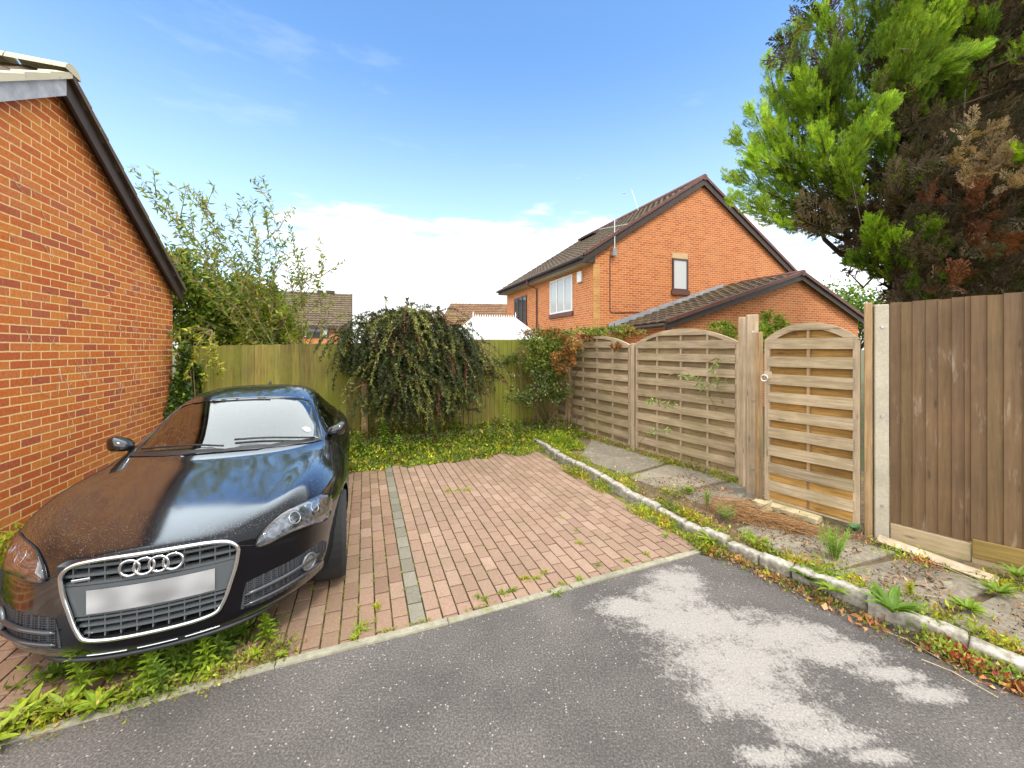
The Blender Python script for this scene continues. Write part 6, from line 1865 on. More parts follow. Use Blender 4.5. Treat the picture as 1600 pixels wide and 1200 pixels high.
def mass(name, parent, spec, cols, n, ls, lw, mat='leaf', origin=(0, 0, 0), clump=.16, up=.15, shell=.55):
    """leaves spread through a set of ellipsoids (centre, radii), in clumps"""
    O = np.array(origin); parts = []
    vol = np.array([r[0] * r[2] for c, r in spec]); vol = vol / vol.sum()
    for (c, r), w_ in zip(spec, vol):
        k = int(n * w_); m_ = max(4, k // 45)
        d = unit(rng.normal(size=(m_, 3))); rad_ = rng.uniform(shell, 1.0, (m_, 1))
        cen = np.array(c) + d * rad_ * np.array(r)
        i = rng.integers(m_, size=k)
        P = cen[i] + rng.normal(size=(k, 3)) * np.array(r) * clump
        tone = rng.uniform(.7, 1.25, m_)[i][:, None]
        D = (P - np.array(c)) / np.array(r) * .6 + rng.normal(size=(k, 3)) * .8 + np.array([0, 0, up])
        parts.append(leaves(P - O, D, rng.uniform(.6, 1.3, k) * ls, rng.uniform(.7, 1.3, k) * lw, np.clip(pal(k, cols, .18) * tone, .003, 1)))
    V, Fc, C = merge(parts)
    return np_mesh(name, V, Fc, C, M[mat], parent)
def A3(u, v, y): return tuple(at(u, v, y))
hb = empty('hedge_bush', (-4.2, 7.6, 0), 0, 'dense mid green bush between the garage and the far house above the fence', 'bush')
mass('leaves', hb, [(A3(310, 480, 7.6), (.75, .5, .65)), (A3(380, 490, 7.9), (.8, .5, .7)), (A3(350, 520, 7.7), (1.1, .5, .6)), (A3(290, 430, 7.6), (.5, .4, .5))], [(.13, .21, .02), (.19, .27, .03), (.09, .15, .018), (.26, .33, .04)], 16000, .10, .05, origin=(-4.2, 7.6, 0))
hs2 = MB()
for k in range(16):
    hs2.tube([(rng.normal() * .2, 0, 0), (rng.normal() * .5, rng.normal() * .2, 1.2), (rng.normal() * .8, rng.normal() * .3, 2.3)], [.03, .02, .008], (.2, .14, .08), n=5)
hs2.build('stems', M['stem'], hb)
yb = empty('yellow_shrub', (-3.3, 7.7, 0), 0, 'yellow-green feathery shrub just above the back fence in front of the far house', 'bush')
mass('leaves', yb, [(A3(420, 500, 7.5), (.42, .35, .42)), (A3(450, 515, 7.6), (.35, .3, .32)), (A3(400, 535, 7.5), (.5, .3, .3))], [(.30, .36, .03), (.24, .33, .025), (.38, .42, .05)], 4200, .085, .022, origin=(-3.3, 7.7, 0), up=.8)
hs2 = MB()
for k in range(9): hs2.tube([(rng.normal() * .1, 0, 0), (rng.normal() * .2, 0, 1.2), (rng.normal() * .4, 0, 2.2)], [.02, .015, .005], (.2, .16, .08), n=4)
hs2.build('stems', M['stem'], yb)

# sprig of yellow-green leaves hanging over the fence by the wall, ivy under it
iv = empty('ivy', (-5.05, 5.95, 0), 0, 'dark green ivy climbing the garage corner next to the back fence', 'climber')
mass('leaves', iv, [((-5.0, 5.98, .95), (.12, .12, .85)), ((-4.9, 6.0, 1.3), (.16, .10, .35)), ((-5.05, 5.85, .5), (.12, .12, .5))], [(.07, .14, .02), (.10, .19, .03), (.05, .10, .02), (.20, .27, .03)], 2600, .06, .05, origin=(-5.05, 5.95, 0))
vn = MB(); 
for k in range(6): vn.tube([(.05 + .04 * k, 0, 0), (.02 + .05 * k, .02, .7), (.04 * k, .03, 1.5)], .008, (.2, .15, .08), n=4)
vn.build('stems', M['stem'], iv)
sp_ = empty('hanging_sprig', tuple(at(285, 520, 5.9)), 0, 'yellowish leafy sprig drooping over the fence corner above the car roof', 'sprig')
SO = at(285, 520, 5.9)
st_ = []
for T in ((240, 535), (262, 560), (290, 590), (318, 600), (330, 575), (345, 590), (300, 555), (270, 530)):
    e_ = at(*T, 5.75) - SO; b0_ = Vector((.25, .25, .05)); st_.append([b0_, b0_.lerp(e_, .4) + Vector((0, 0, .1)), b0_.lerp(e_, .75) + Vector((0, 0, .06)), e_])
sm_ = MB(); v, f, c_ = bush_stems(sp_, st_, [(.34, .38, .03), (.42, .44, .05), (.2, .28, .03)], 46, .085, .035, sm_, .008)
np_mesh('leaves', v, f, c_, M['leaf'], sp_); sm_.build('stems', M['stem'], sp_)

# ---- drooping dark bush over the back fence
db = empty('drooping_bush', (-1.95, 7.2, 0), TH, 'big dark bush spilling over the middle of the mossy back fence down to the weeds', 'bush')
BO2 = Vector((-1.95, 7.2, 0)); Mi_ = Matrix.Rotation(-TH, 3, 'Z')
strands = []; 
dm_ = MB()
parts = []
rr = random.Random(9)
heads = []
for k in range(420):
    # root points on the hump over the fence top, in fence coordinates (s along fence, z)
    s_ = rr.gauss(.16, .58); s_ = max(-1.0, min(1.5, s_))
    top = 2.38 - .42 * (abs(s_ - .0) ** 1.7)
    z0 = top - abs(rr.gauss(0, .22)); y0 = rr.uniform(-.30, .25)
    zlow = rr.uniform(.45, .9) + .35 * abs(s_ - .16)
    L = rr.uniform(.35, 1.0); ax_ = (s_ * .35 + rr.gauss(0, .25)); 
    q = [Vector((s_, y0, z0))]
    d = Vector((ax_, -0.75 + rr.gauss(0, .25), .35 + rr.gauss(0, .3))).normalized()
    for i in range(9):
        if q[-1].z < zlow: break
        q.append(q[-1] + d * L / 9); d = (d + Vector((0, .05, -.26))).normalized()
    if len(q) > 3: strands.append(q)
# curtain hanging down in front of the fence
for k in range(430):
    s_ = rr.gauss(.2, .55)
    if abs(s_ - .16) > 1.1: continue
    zt = rr.uniform(.75, 2.0) - .25 * abs(s_)
    L = rr.uniform(.3, .75); q = [Vector((s_, -.30 - rr.uniform(0, .35), zt))]
    d = Vector((rr.gauss(0, .3) + s_ * .2, -.45 + rr.gauss(0, .2), -.25 + rr.gauss(0, .3))).normalized()
    for i in range(8):
        nx = q[-1] + d * L / 8
        if nx.z < .42 + .25 * abs(s_ - .2) + .2 * (k % 3 == 0): break
        q.append(nx); d = (d + Vector((0, .03, -.2))).normalized()
    if len(q) > 3: strands.append(q)
cols_dark = [(.05, .078, .026), (.065, .10, .03), (.038, .06, .022), (.09, .125, .035), (.075, .08, .03)]
for q in strands:
    dm_.tube(q, [.006 * (1 - .7 * i / len(q)) for i in range(len(q))], (.07, .05, .03), n=3)
    tone = rr.uniform(.7, 1.35)
    n = int(11 * len(q))
    t_ = rng.uniform(0, len(q) - 1.001, n); a = t_.astype(int)
    Q = np.array([tuple(x) for x in q]); P = Q[a] + (Q[a + 1] - Q[a]) * (t_ - a)[:, None]; D = unit(Q[a + 1] - Q[a]) + rng.normal(size=(n, 3)) * 1.0
    if rr.random() < .2: cc_ = [(.22, .26, .05), (.16, .20, .04), (.30, .28, .10)]
    elif rr.random() < .10: cc_ = [(.20, .10, .05), (.16, .07, .04)]
    else: cc_ = cols_dark
    parts.append(leaves(P, D, rng.uniform(.03, .07, n), rng.uniform(.010, .022, n), np.clip(pal(n, cc_, .2) * tone, .003, 1)))
V, Fc, C = merge(parts); np_mesh('leaves', V, Fc, C, M['leaf'], db)
dm_.build('branches', M['stem'], db)
mass('inner_leaves', db, [((.2, -.12, 1.45), (1.0, .25, .68)), ((.4, -.3, 1.0), (.7, .22, .5)), ((.05, .1, 1.95), (.8, .3, .38)), ((1.1, -.15, 1.4), (.38, .2, .42)), ((-.75, -.15, 1.45), (.35, .2, .33))], cols_dark, 24000, .06, .022, shell=.1)
# a rambler with paler leaves growing through it, brown seed heads on top
rm_ = empty('bramble', (-1.95, 7.2, 0), TH, 'paler bramble stems with light leaves threading through the dark drooping bush', 'bramble')
st_ = []
for k in range(46):
    s_ = rr.gauss(.25, .5); z0 = rr.uniform(1.0, 2.25) - .2 * abs(s_); q = [Vector((s_, -.35 - rr.uniform(0, .3), z0))]
    d = Vector((rr.gauss(0, .6), -.5, rr.gauss(-.1, .5))).normalized()
    for i in range(7): q.append(q[-1] + d * .085); d = (d + Vector((0, .05, -.2))).normalized()
    st_.append(q)
for k in range(40):
    s_ = rr.gauss(-.15, .55); z0 = 2.25 - .42 * abs(s_) ** 1.7; q = [Vector((s_, rr.uniform(-.2, .2), z0))]
    d = Vector((rr.gauss(0, .5), rr.gauss(-.2, .2), 1)).normalized()
    for i in range(5): q.append(q[-1] + d * .06); d = (d + Vector((rr.gauss(0, .2), 0, -.1))).normalized()
    st_.append(q)
sm_ = MB(); v, f, c_ = bush_stems(rm_, st_, [(.20, .26, .06), (.28, .33, .10), (.34, .36, .16), (.24, .13, .05), (.15, .2, .04)], 34, .05, .028, sm_, .005)
np_mesh('leaves', v, f, c_, M['leaf'], rm_); sm_.build('stems', M['stem'], rm_)

# ---- climber in the corner and along the top of the lap fence
cl = empty('corner_climber', (.9, 8.0, 0), 0, 'green and reddish climber heaped over the fence corner and the top of the arched panels', 'climber')
gr_ = [(.14, .20, .03), (.20, .26, .035), (.10, .15, .03), (.28, .30, .05)]; rd_ = [(.30, .12, .03), (.36, .17, .05), (.24, .08, .03), (.30, .22, .06)]
sp1 = [(A3(845, 540, 7.7), (.35, .25, .33)), (A3(880, 545, 7.5), (.28, .2, .30)), (A3(865, 575, 7.6), (.3, .2, .35)), (A3(900, 525, 7.9), (.6, .3, .14)), (A3(960, 518, 7.2), (.6, .3, .10)), (A3(830, 560, 7.8), (.25, .2, .25))]
mass('leaves', cl, sp1, gr_, 5200, .06, .036, origin=(.9, 8.0, 0))
mass('reddish_leaves', cl, [(A3(895, 548, 7.1), (.14, .12, .20)), (A3(905, 528, 7.3), (.35, .2, .07)), (A3(850, 520, 7.7), (.4, .2, .08)), (A3(962, 540, 6.6), (.06, .06, .13)), (A3(880, 560, 7.3), (.2, .12, .3)), (A3(995, 517, 7.0), (.3, .2, .06))], rd_, 2300, .05, .03, origin=(.9, 8.0, 0))
mass('lower_leaves', cl, [(A3(850, 600, 7.5), (.3, .2, .35)), (A3(870, 610, 7.5), (.25, .2, .4)), (A3(820, 620, 7.4), (.35, .15, .25)), (A3(800, 560, 7.9), (.35, .12, .12))], [(.10, .15, .03), (.16, .22, .04), (.07, .10, .03), (.26, .28, .10)], 2600, .055, .03, origin=(.9, 8.0, 0), shell=.2)
hs2 = MB()
for k in range(30):
    p0 = Vector((rng.uniform(-.5, .5), rng.uniform(-.3, .2), rng.uniform(0, .3))); hs2.tube([p0, p0 + Vector((rng.normal() * .2, 0, .7)), p0 + Vector((rng.normal() * .4, 0, 1.5))], [.01, .007, .003], (.2, .13, .08), n=4)
hs2.build('stems', M['stem'], cl)
h2 = empty('garden_shrub', (3.6, 6.6, 0), 0, 'light green shrub top showing between the thick gate post and the gate arch', 'shrub')
mass('leaves', h2, [(A3(1205, 512, 6.6), (.22, .2, .25)), (A3(1130, 515, 7.2), (.32, .2, .14)), (A3(1190, 530, 6.6), (.25, .2, .25)), (A3(1250, 520, 6.6), (.2, .2, .12))], [(.24, .33, .03), (.18, .28, .03), (.30, .38, .05)], 2600, .06, .035, origin=(3.6, 6.6, 0))
hs2 = MB()
for k in range(8): hs2.tube([(rng.normal() * .1, 0, 0), (rng.normal() * .2, 0, 1), (rng.normal() * .3, 0, 1.8)], [.02, .012, .004], (.2, .14, .08), n=4)
hs2.build('stems', M['stem'], h2)

# ---- butterfly-bush shoots poking through the lap fence
for (pts, dep, lab) in ((((1120, 640), (1100, 605), (1085, 590), (1060, 585)), 5.2, 'sprig with drooping brown seed heads growing through the upper lap fence panel'),
                        (((1130, 632), (1120, 600), (1112, 572), (1125, 562)), 5.1, 'thin sprig with a curled brown seed head near the thick gate post'),
                        (((1068, 645), (1045, 635), (1020, 625), (1010, 630)), 5.5, 'short leafy sprig poking through the middle of the lap fence panel'),
                        (((1000, 690), (1012, 678), (1030, 670), (1048, 672)), 5.75, 'bright green sprig low on the lap fence beside the slim post')):
    o_ = at(*pts[0], dep); sp_ = empty('fence_sprig', tuple(o_), 0, lab, 'sprig')
    q = [at(*p, dep - .07 * i) - o_ for i, p in enumerate(pts)]
    sm_ = MB(); v, f, c_ = bush_stems(sp_, [q, [q[1], q[1] + Vector((.08, -.05, .05))]], [(.26, .36, .10), (.34, .42, .16)], 60, .085, .02, sm_, .005)
    np_mesh('leaves', v, f, c_, M['leaf'], sp_); sm_.build('stem', M['stem'], sp_)
    if 'seed' in lab:
        e_ = q[-1]; sd_ = MB(); sd_.tube([e_, e_ + Vector((-.05, 0, .015)), e_ + Vector((-.10, 0, -.005)), e_ + Vector((-.14, 0, -.03))], [.004, .01, .009, .003], (.2, .12, .06), n=6); sd_.build('seed_head', M['dry'], sp_)

# ================================================================== WEEDS
def ground_cover(name, pts_fn, n, cols, ls, lw, hmax, label=None, mat='leaf', up=.7, lobes=1):
    P = []
    while len(P) < n:
        r_ = pts_fn()
        if r_ is not None: P.append(r_)
    P = np.array(P); D = rng.normal(size=(n, 3)) + np.array([0, 0, up])
    # plants grow in patches: each patch has its own tone, leaf size and mix
    pn = np.array([mn.noise(Vector((p[0] * 2.6, p[1] * 2.6, 4.0))) for p in P]); pq = np.array([mn.noise(Vector((p[0] * 7.0, p[1] * 7.0, 8.0))) for p in P])
    C0 = pal(n, cols, .2) * (1.08 + .5 * pn + .35 * pq)[:, None]
    C0 = np.clip(C0 * np.stack([1 + .5 * pq, np.ones(n), np.ones(n)], axis=1), .004, 1)
    sz = 1 + .5 * pq
    v, f, c_ = leaves(P, D, rng.uniform(.5, 1.4, n) * ls * sz, rng.uniform(.6, 1.3, n) * lw * sz, C0)
    o = np_mesh(name, v, f, c_, M[mat]); o['kind'] = 'stuff'
    if label: o['label'] = label
    return o
yel = [(.26, .34, .02), (.32, .38, .03), (.20, .29, .02), (.38, .40, .04)]
def back_weeds():
    s_ = rng.uniform(.55, 6.9); d = rng.uniform(0, 1.55) 
    # front edge of the mat: wide by the car, narrow to the right
    p = CORNER + G * s_ - F * d
    u = 800 + FPX * p.x / p.y
    if u < 535: return None
    v = HOR + FPX * H / p.y
    lim = 741 - (u - 545) * .115 + 9 * mn.noise(Vector((u * .03, 0, 0)))
    if u > 830: lim = 700 - (u - 830) * .1
    if v > lim: return None
    hmx = .03 + .46 * min(1, max(0, (1.15 - d) / .9)) * (0.5 + .8 * abs(mn.noise(Vector((p.x * 2.2, p.y * 2.2, 3)))))
    return (p.x, p.y, rng.uniform(0.01, 1) ** 1.3 * hmx)
ground_cover('weed_mat', back_weeds, 17000, [(.14, .21, .02), (.20, .28, .02), (.09, .14, .02), (.28, .34, .03), (.20, .14, .06), (.07, .12, .02)], .06, .024, .3)
def back_yel():
    r_ = back_weeds()
    if r_ is None or r_[2] > .16: return None
    u = 800 + FPX * r_[0] / r_[1]; v = HOR + FPX * H / r_[1]
    if v < 741 - (u - 545) * .115 - 40: return None
    return r_
ground_cover('chickweed_mat', back_yel, 9000, [(.44, .54, .03), (.50, .58, .05), (.36, .46, .02)], .038, .022, .2)
# kerb-side growth, on the soil and on the paving edge
def kerb_side(off0, off1, dens, smin=0, smax=None, hm=.05):
    def fn():
        s_ = rng.uniform(smin, smax or acc_l[-1]); p, d = kerb_at(s_); sd_ = Vector((-d.y, d.x, 0))      # sd_ points to the fence side
        k = mn.noise(Vector((p.x * 3.1, p.y * 3.1, off0 * 7)))
        if rng.uniform() > dens + k * 1.3: return None
        q = p + sd_ * rng.uniform(off0, off1)
        return (q.x, q.y, (0.06 if off0 > 0 else 0.0) + rng.uniform(0, 1) ** 2 * hm)
    return fn
p_, d_ = kerb_at(3.0); sgn_ = 1 if Vector((-d_.y, d_.x, 0)).x > 0 else -1
ground_cover('kerb_weeds', kerb_side(-.26, -.05, .42, 0, 4.15, .06), 5200, yel + [(.30, .20, .08)], .032, .014, .06) if sgn_ == 1 else None
ground_cover('path_weeds', kerb_side(.04, .16, .45, 0, 6.2, .07), 5200, yel + [(.34, .26, .10)], .034, .014, .07)
ground_cover('path_corner_weeds', kerb_side(.02, .55, .55, 0, .9, .10), 5200, [(.24, .34, .02), (.32, .42, .03), (.18, .26, .02)], .04, .02, .1)
def slab_joint():
    a = gp(*[(905, 716), (982, 745), (1056, 772), (1148, 750), (1046, 724), (1300, 893), (1410, 868), (1455, 960), (1570, 915)][rng.integers(9)], .07)
    q = a + Vector(rng.normal(size=3)) * .10
    return (q.x, q.y, .06 + rng.uniform() ** 2 * .05)
ground_cover('joint_weeds', slab_joint, 2600, yel, .034, .013, .05)
def fence_foot():
    k = rng.uniform(0, 1)
    a = PA.lerp(PC, k) + Vector((-.06, -.03, 0)) + Vector(rng.normal(size=3)) * .06
    return (a.x, a.y, .07 + rng.uniform() ** 2 * .10)
ground_cover('fence_foot_weeds', fence_foot, 2600, yel + [(.26, .11, .09), (.3, .16, .1)], .035, .016, .05)

# dead leaves along the kerb foot, and the reddish creeping plant at the right
def litter_pos():
    s_ = rng.uniform(4.05, acc_l[-1]); p, d = kerb_at(s_); sd_ = Vector((-d.y, d.x, 0)) * sgn_
    w_ = .05 + abs(rng.normal()) * .07
    q = p - sd_ * (w_ + .03); 
    if rng.uniform() > .55 + mn.noise(Vector((p.x * 4, p.y * 4, 1))): return None
    return (q.x, q.y, .004 + rng.uniform(0, .02))
ground_cover('leaf_litter', litter_pos, 1300, [(.42, .20, .07), (.50, .28, .12), (.33, .15, .06), (.55, .36, .18), (.26, .13, .07)], .036, .024, .02, mat='dry', up=.1)
def litter2():
    s_ = rng.uniform(3.9, acc_l[-1]); p, d = kerb_at(s_); sd_ = Vector((-d.y, d.x, 0)) * sgn_
    q = p - sd_ * (.05 + abs(rng.normal()) * .10)
    return (q.x, q.y, .004 + rng.uniform(0, .012))
ground_cover('twig_litter', litter2, 2600, [(.14, .09, .05), (.22, .14, .08), (.3, .2, .1), (.09, .06, .04)], .03, .006, .02, mat='dry', up=0)
def red_pos():
    s_ = rng.uniform(5.3, 6.0); p, d = kerb_at(s_); sd_ = Vector((-d.y, d.x, 0)) * sgn_
    if rng.uniform() > .6 + 1.2 * mn.noise(Vector((p.x * 5, p.y * 5, 9))): return None
    q = p - sd_ * rng.uniform(.06, .2)
    return (q.x, q.y, rng.uniform(.01, .06))
ground_cover('red_creeper', red_pos, 900, [(.36, .04, .05), (.42, .06, .05), (.24, .06, .04), (.3, .12, .05)], .028, .022, .05)
ground_cover('gutter_weeds', litter_pos, 900, yel + [(.16, .24, .03)], .03, .014, .05)
ground_cover('green_creeper', red_pos, 1300, [(.25, .33, .05), (.32, .38, .08)], .032, .022, .05)
def soil_lit():
    s_ = rng.uniform(2.5, acc_l[-1]); p, d = kerb_at(s_); sd_ = Vector((-d.y, d.x, 0)) * sgn_
    q = p + sd_ * rng.uniform(.08, 1.1)
    return (q.x, q.y, .08 + rng.uniform(0, .012))
ground_cover('soil_litter', soil_lit, 4200, [(.14, .09, .05), (.28, .18, .1), (.4, .3, .17), (.36, .17, .07), (.09, .06, .04)], .030, .011, .02, mat='dry', up=0)

# heap of dry brown stems by the gate post
hp = MB()
for k in range(900):
    t_ = rng.uniform(); a = gp(1105, 792, .07).lerp(gp(1245, 830, .07), t_) + Vector(rng.normal(size=3)) * .085 * (1.15 - abs(t_ - .4))
    a.z = .07 + abs(rng.normal()) * .055 * (1.1 - t_ * .6)
    d = (gp(1230, 815, .07) - gp(1110, 790, .07)).normalized() + Vector(rng.normal(size=3)) * .45
    d.z *= .25; L = rng.uniform(.06, .24); hp.tube([a, a + d * L * .5 + Vector((0, 0, .012)), a + d * L], rng.uniform(.0012, .0026), random.choice([(.36, .19, .07), (.44, .26, .11), (.24, .12, .05), (.30, .16, .07)]), n=3, cap=False)
o = hp.build('dry_stems', M['dry']); o['kind'] = 'stuff'; o['label'] = 'heap of dry brown stems'
for k in range(0):
    pass
# straws across the slabs and asphalt
stw = MB()
for (a, b_) in (((1310, 915), (1480, 935)), ((1440, 875), (1520, 905)), ((1500, 890), (1560, 908)), ((1380, 985), (1470, 1030)), ((1440, 1030), (1560, 1090))):
    p, q = gp(*a, .09 if a[1] < 960 else .01), gp(*b_, .09 if a[1] < 960 else .01); stw.tube([p, p.lerp(q, .4) + Vector((.01, 0, .012)), q], .0022, (.6, .48, .3), n=4)
o = stw.build('straws', M['dry']); o['kind'] = 'stuff'

# tufts in the paving joints
tf = MB(); rr = random.Random(21)
def tuft(p, sz, n, col):
    for k in range(n):
        d = Vector((rr.gauss(0, 1), rr.gauss(0, 1), rr.uniform(.3, 1.4)))
        tf.ribbon(p + Vector((rr.gauss(0, sz * .3), rr.gauss(0, sz * .3), 0)), d, sz * rr.uniform(.5, 1.2), sz * .25, tuple(c * rr.uniform(.8, 1.2) for c in col), droop=.8, segs=2)
for k in range(300):
    i = rr.randint(-13, 27); t_ = rr.uniform(-.3, 4.2)
    if rr.random() < .45: i = rr.choice((-5, -4, -3, -2, -1, 0, 1)); 
    p = O0 + G * ((i - .5) * pw) + F * t_
    if p.x > kerb_x(p.y) - .12: continue
    u = 800 + FPX * p.x / p.y; v = HOR + FPX * H / p.y
    if v > 1010 or u < 470: continue
    # must lie behind the edging
    if (p - front[2]).x * (front[4] - front[2]).y - (p - front[2]).y * (front[4] - front[2]).x > -.03: continue
    tuft(p, rr.uniform(.012, .03), rr.randint(4, 9), rr.choice(yel))
for (u, v, s_) in ((820, 905, .05), (800, 925, .05), (783, 928, .045), (757, 938, .04), (850, 895, .045), (866, 928, .05), (905, 908, .05), (935, 885, .035), (978, 877, .04), (1010, 868, .04), (700, 768, .06), (715, 767, .05), (730, 766, .06), (590, 950, .05), (560, 985, .06), (556, 1000, .05), (905, 850, .05), (900, 830, .03), (878, 810, .03), (690, 700, .05), (1075, 840, .06), (1090, 845, .06), (745, 935, .04), (840, 905, .04), (880, 915, .04)):
    tuft(gp(u, v), s_, 26, rr.choice(yel))
for k in range(260):                                  # moss fringe along the edging
    a = rr.uniform(0, 1); p = front[2].lerp(front[4], a) if k % 2 else front[1].lerp(front[2], a)
    if mn.noise(p * 2.3) < -.05: continue
    tuft(p + Vector((-.01, .035, 0)), rr.uniform(.012, .035), 5, rr.choice([(.30, .30, .03), (.36, .34, .06), (.24, .28, .03)]))
o = tf.build('joint_tufts', M['leaf']); o['kind'] = 'stuff'

# ---- individual weeds
def rosette(p, R_, n, col, name, label, cat='weed', rise=.45, W=.26, group=None, dn=.7):
    mb = MB(); rr = random.Random(int(abs(p.x * 1000) + abs(p.y * 777)))
    for k in range(n):
        a = k * 2.399 + rr.gauss(0, .2); el_ = rise + rr.gauss(0, .15) + .5 * k / n
        d = Vector((math.cos(a), math.sin(a), el_)); k2 = rr.uniform(.8, 1.15)
        mb.ribbon((0, 0, .01), d, R_ * rr.uniform(.7, 1.1), R_ * W, tuple(c * k2 for c in col), droop=dn, segs=6, shape=.8)
    o = mb.build(name, M['leaf'], loc=p)
    return tag(o, label, cat, group)
def spire(p, h, n, col, name, label, cat='weed', lean=(0, 0), LL=.09, W=.014, group=None, top=False, up_=.55):
    root = empty(name, tuple(p), 0, label, cat, group)
    rr = random.Random(int(abs(p.x * 1000) + abs(p.y * 777)))
    st = MB(); q = [Vector((lean[0] * t_ * t_, lean[1] * t_ * t_, h * t_)) for t_ in np.linspace(0, 1, 7)]
    st.tube(q, [.0045 - .003 * i / 6 for i in range(7)], tuple(c * .8 for c in col), n=5); st.build('stem', M['stem'], root)
    lf = MB()
    for k in range(n):
        t_ = .08 + .92 * k / n; a = k * 2.399; b_ = Vector((lean[0] * t_ * t_, lean[1] * t_ * t_, h * t_))
        d = Vector((math.cos(a), math.sin(a), up_ + rr.gauss(0, .15) + t_ * .5)); L = LL * (1.15 - .75 * t_) * rr.uniform(.8, 1.15); k2 = rr.uniform(.85, 1.15)
        lf.ribbon(b_, d, L, W * (1.2 - .5 * t_), tuple(c * k2 for c in col), droop=.9, segs=4, shape=.8)
    lf.build('leaves', M['leaf'], root)
    return root
LG = (.26, .38, .03); YG = (.36, .46, .04); DG = (.15, .24, .03)
GS = 'leafy weeds in front of the car'
for (u, v, h, n, lab) in ((128, 1092, .24, 44, 'upright spiky weed before the left end of the car bumper'), (232, 1080, .27, 54, 'tallest spiky weed in the clump under the number plate'), (255, 1085, .17, 34, 'bushy green weed just right of the tallest weed under the number plate'), (325, 1052, .22, 40, 'tall weed with narrow leaves under the right of the grille'), (295, 1050, .20, 36, 'slender weed behind the clump below the grille'), (418, 1005, .19, 48, 'spiky weed standing alone on the brick below the fog lamp'), (350, 1035, .17, 34, 'short leafy weed below the lower grille corner'), (275, 1060, .18, 36, 'narrow-leaved weed in the middle of the clump under the grille')):
    spire(gp(u, v), h, n, LG if n > 38 else DG, 'spiky_weed', lab, group=GS, lean=(rng.normal() * .03, rng.normal() * .03), LL=.075, W=.020)
for i, (u, v, r_, col) in enumerate(((5, 1150, .13, YG), (35, 1130, .14, YG), (98, 1118, .12, YG), (150, 1112, .11, LG), (175, 1060, .12, LG), (215, 1090, .10, YG), (245, 1072, .13, LG), (300, 1052, .12, LG), (330, 1058, .08, YG), (345, 1012, .12, DG), (365, 1005, .13, DG), (85, 1060, .10, DG), (110, 1055, .10, DG), (225, 1045, .12, LG), (395, 1030, .07, YG), (440, 1028, .05, YG), (-30, 1180, .14, YG), (270, 1040, .11, DG), (310, 1025, .12, DG))):
    rosette(gp(u, v), r_, 16, col, 'rosette_weed', 'low leafy weed in the strip between the car bumper and the road', group='low weeds along the car end of the driveway edge', rise=.6, W=.30)
def strip():
    k = rng.uniform(); p = gp(0, 1150).lerp(gp(440, 1030), k) + Vector((rng.normal() * .04 , rng.normal() * .055 + .03, 0))
    if rng.uniform() > .5 + mn.noise(p * 3.5): return None
    return (p.x, p.y, rng.uniform(0, 1) ** 2 * .07)
ground_cover('edge_weeds', strip, 2300, yel + [(.42, .34, .10), (.30, .2, .08), (.2, .13, .06)], .028, .012, .06)
def under():
    k = rng.uniform(); p = gp(60, 1060).lerp(gp(420, 990), k) + Vector((rng.normal() * .07, rng.normal() * .09, 0))
    return (p.x, p.y, rng.uniform(0, 1) ** 2 * .09)
ground_cover('bumper_weeds', under, 900, [(.14, .22, .03), (.20, .28, .03)], .04, .016, .08)
def wall_foot():
    p = CORNER + G * rng.uniform(.0, .10) - F * rng.uniform(1.2, 4.6)
    if rng.uniform() > .55 + mn.noise(p * 2.5): return None
    return (p.x, p.y, rng.uniform(0, 1) ** 2 * .28)
ground_cover('wall_foot_weeds', wall_foot, 5000, yel, .05, .018, .2)

rosette(gp(1394, 960, .09), .20, 20, (.15, .27, .03), 'broadleaf_weed', 'big bright rosette weed growing over the pale kerb in the foreground', rise=.75, W=.20)
rosette(gp(1262, 908, .04), .15, 14, DG, 'broadleaf_weed', 'dark leafy weed at the kerb foot beside the corner of the asphalt', rise=.5, W=.3)
rosette(gp(1300, 926, .04), .13, 12, LG, 'broadleaf_weed', 'small bright weed at the kerb foot left of the big rosette', rise=.5, W=.2)
rosette(gp(1512, 955, .08), .11, 22, (.22, .33, .03), 'broadleaf_weed', 'yellow-green leafy weed on the dark slab at the right', rise=.45, W=.26)
rosette(gp(1560, 930, .08), .12, 24, (.2, .31, .03), 'broadleaf_weed', 'leafy weed clump nearest the right edge on the slab path', rise=.6, W=.2)
rosette(gp(1590, 905, .08), .12, 20, (.2, .31, .03), 'broadleaf_weed', 'weed half cut off by the right edge of the picture beside the fence foot', rise=.8, W=.2)
rosette(gp(1335, 832, .08), .09, 9, (.10, .22, .08), 'broadleaf_weed', 'round-leaved bluish weed at the foot of the concrete post', rise=1.2, W=.5)
rosette(gp(1112, 848, .02), .16, 30, YG, 'broadleaf_weed', 'low feathery green tuft where brick paving meets the kerb', rise=.4, W=.12)
rosette(gp(1040, 842, 0.0), .07, 12, LG, 'broadleaf_weed', 'tiny upright weed on the brick below the kerb', rise=1.3, W=.2)
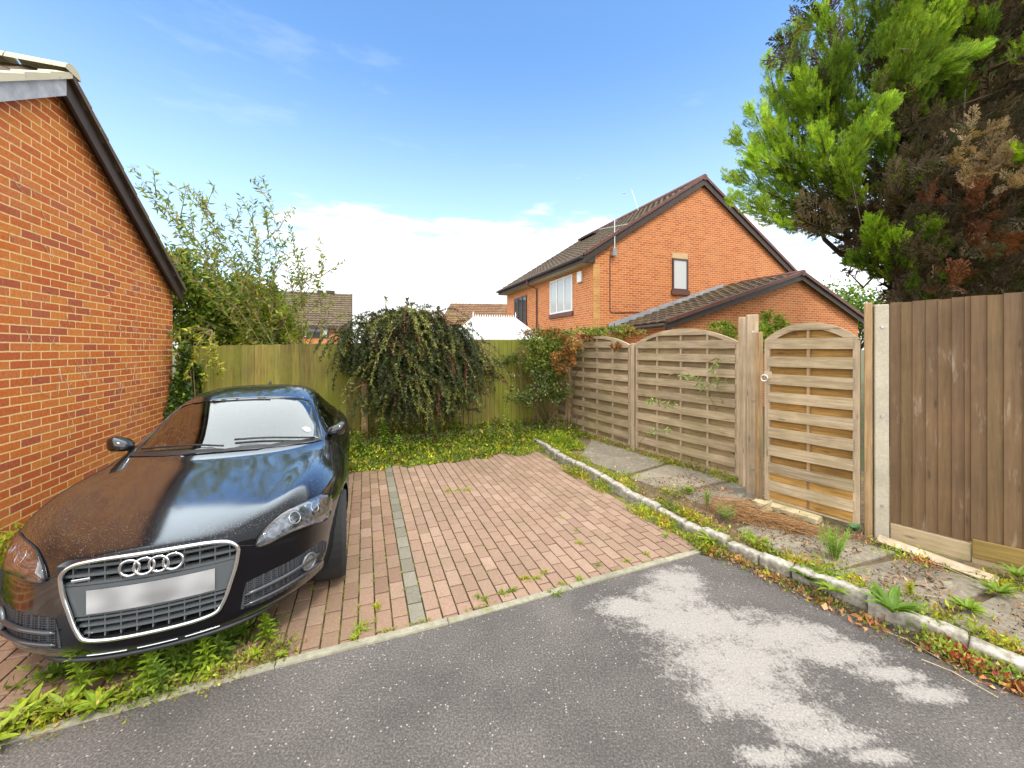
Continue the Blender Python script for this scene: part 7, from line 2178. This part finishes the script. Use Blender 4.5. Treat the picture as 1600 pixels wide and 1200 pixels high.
def feather(p, h, ns, col, lab, spread=.09):
    mb = MB(); rr = random.Random(int(p.x * 999))
    for s_ in range(ns):
        a = rr.uniform(0, 6.28); r_ = rr.uniform(.2, 1) * spread; tip = Vector((math.cos(a) * r_, math.sin(a) * r_, h * rr.uniform(.55, 1)))
        q = [Vector((math.cos(a) * r_ * .2, math.sin(a) * r_ * .2, 0)), tip * .5 + Vector((0, 0, .02)), tip]
        mb.tube(q, [.003, .0022, .001], tuple(c * .8 for c in col), n=4)
        for k in range(46):
            t_ = .15 + .85 * k / 46; b_ = q[0].lerp(q[2], t_); d = Vector((rr.gauss(0, 1), rr.gauss(0, 1), rr.uniform(.2, 1.2)))
            mb.ribbon(b_, d, rr.uniform(.02, .045), .0055, tuple(c * rr.uniform(.8, 1.2) for c in col), segs=2, droop=.3)
    o = mb.build('feathery_weed', M['leaf'], loc=p); tag(o, lab, 'weed')
feather(gp(1305, 872, .08), .27, 22, (.26, .42, .04), 'tall bright feathery weed on the slab before the concrete post', .14)
feather(gp(1135, 812, .09), .13, 14, (.28, .36, .10), 'pale silvery weed on the kerb in front of the dry stem heap', .12)
feather(gp(1105, 792, .09), .22, 5, (.28, .40, .05), 'slender green weed rising left of the dry stem heap', .04)
feather(gp(1422, 932, .08), .12, 4, (.42, .46, .03), 'small yellow spire weed on the dark slab', .012)
feather(gp(1180, 850, .09), .07, 16, (.30, .42, .04), 'low feathery weed over the kerb right of the paving corner', .14)
feather(gp(1075, 770, .09), .08, 8, (.28, .40, .04), 'little feathery weed between two slabs under the tall lap panel', .06)
for (u, v, h, n, lab, col, L_) in ((602, 706, .62, 60, 'tall leafy weed standing against the back fence right of the car', (.26, .42, .06), .14), (625, 712, .35, 34, 'short leafy weed beside the tall one right of the car', (.30, .44, .06), .12), (565, 715, .42, 34, 'leafy weed close behind the car flank', (.18, .28, .03), .13),
                               (712, 690, .48, 44, 'leafy weed in front of the middle of the dark bush', (.30, .44, .06), .11), (790, 690, .95, 70, 'very tall thin weed before the back fence near the corner', (.34, .46, .07), .08), (762, 695, .42, 34, 'yellowish weed left of the very tall thin one', (.30, .40, .04), .09), (812, 690, .40, 40, 'leafy weed right of the very tall thin one', (.2, .3, .04), .10), (680, 698, .38, 36, 'pale leafy weed under the left of the dark bush', (.32, .46, .09), .10), (840, 680, .35, 34, 'leafy weed at the inner corner by the kerb end', (.2, .3, .03), .09)):
    spire(gp(u, v), h, n, col, 'tall_weed', lab, lean=(rng.normal() * .06, -.05), LL=L_ * 1.15, W=L_ * .42, up_=.3)
# small litter: feathers of white paper by the kerb
ps = MB(); ps.ribbon((0, 0, .012), (1, .3, .1), .06, .03, (.8, .8, .8), segs=3); o = ps.build('litter_scrap', M['curtain'], loc=gp(1576, 1064, .01)); tag(o, 'tiny white scrap among the red leaves at the right kerb foot', 'litter')
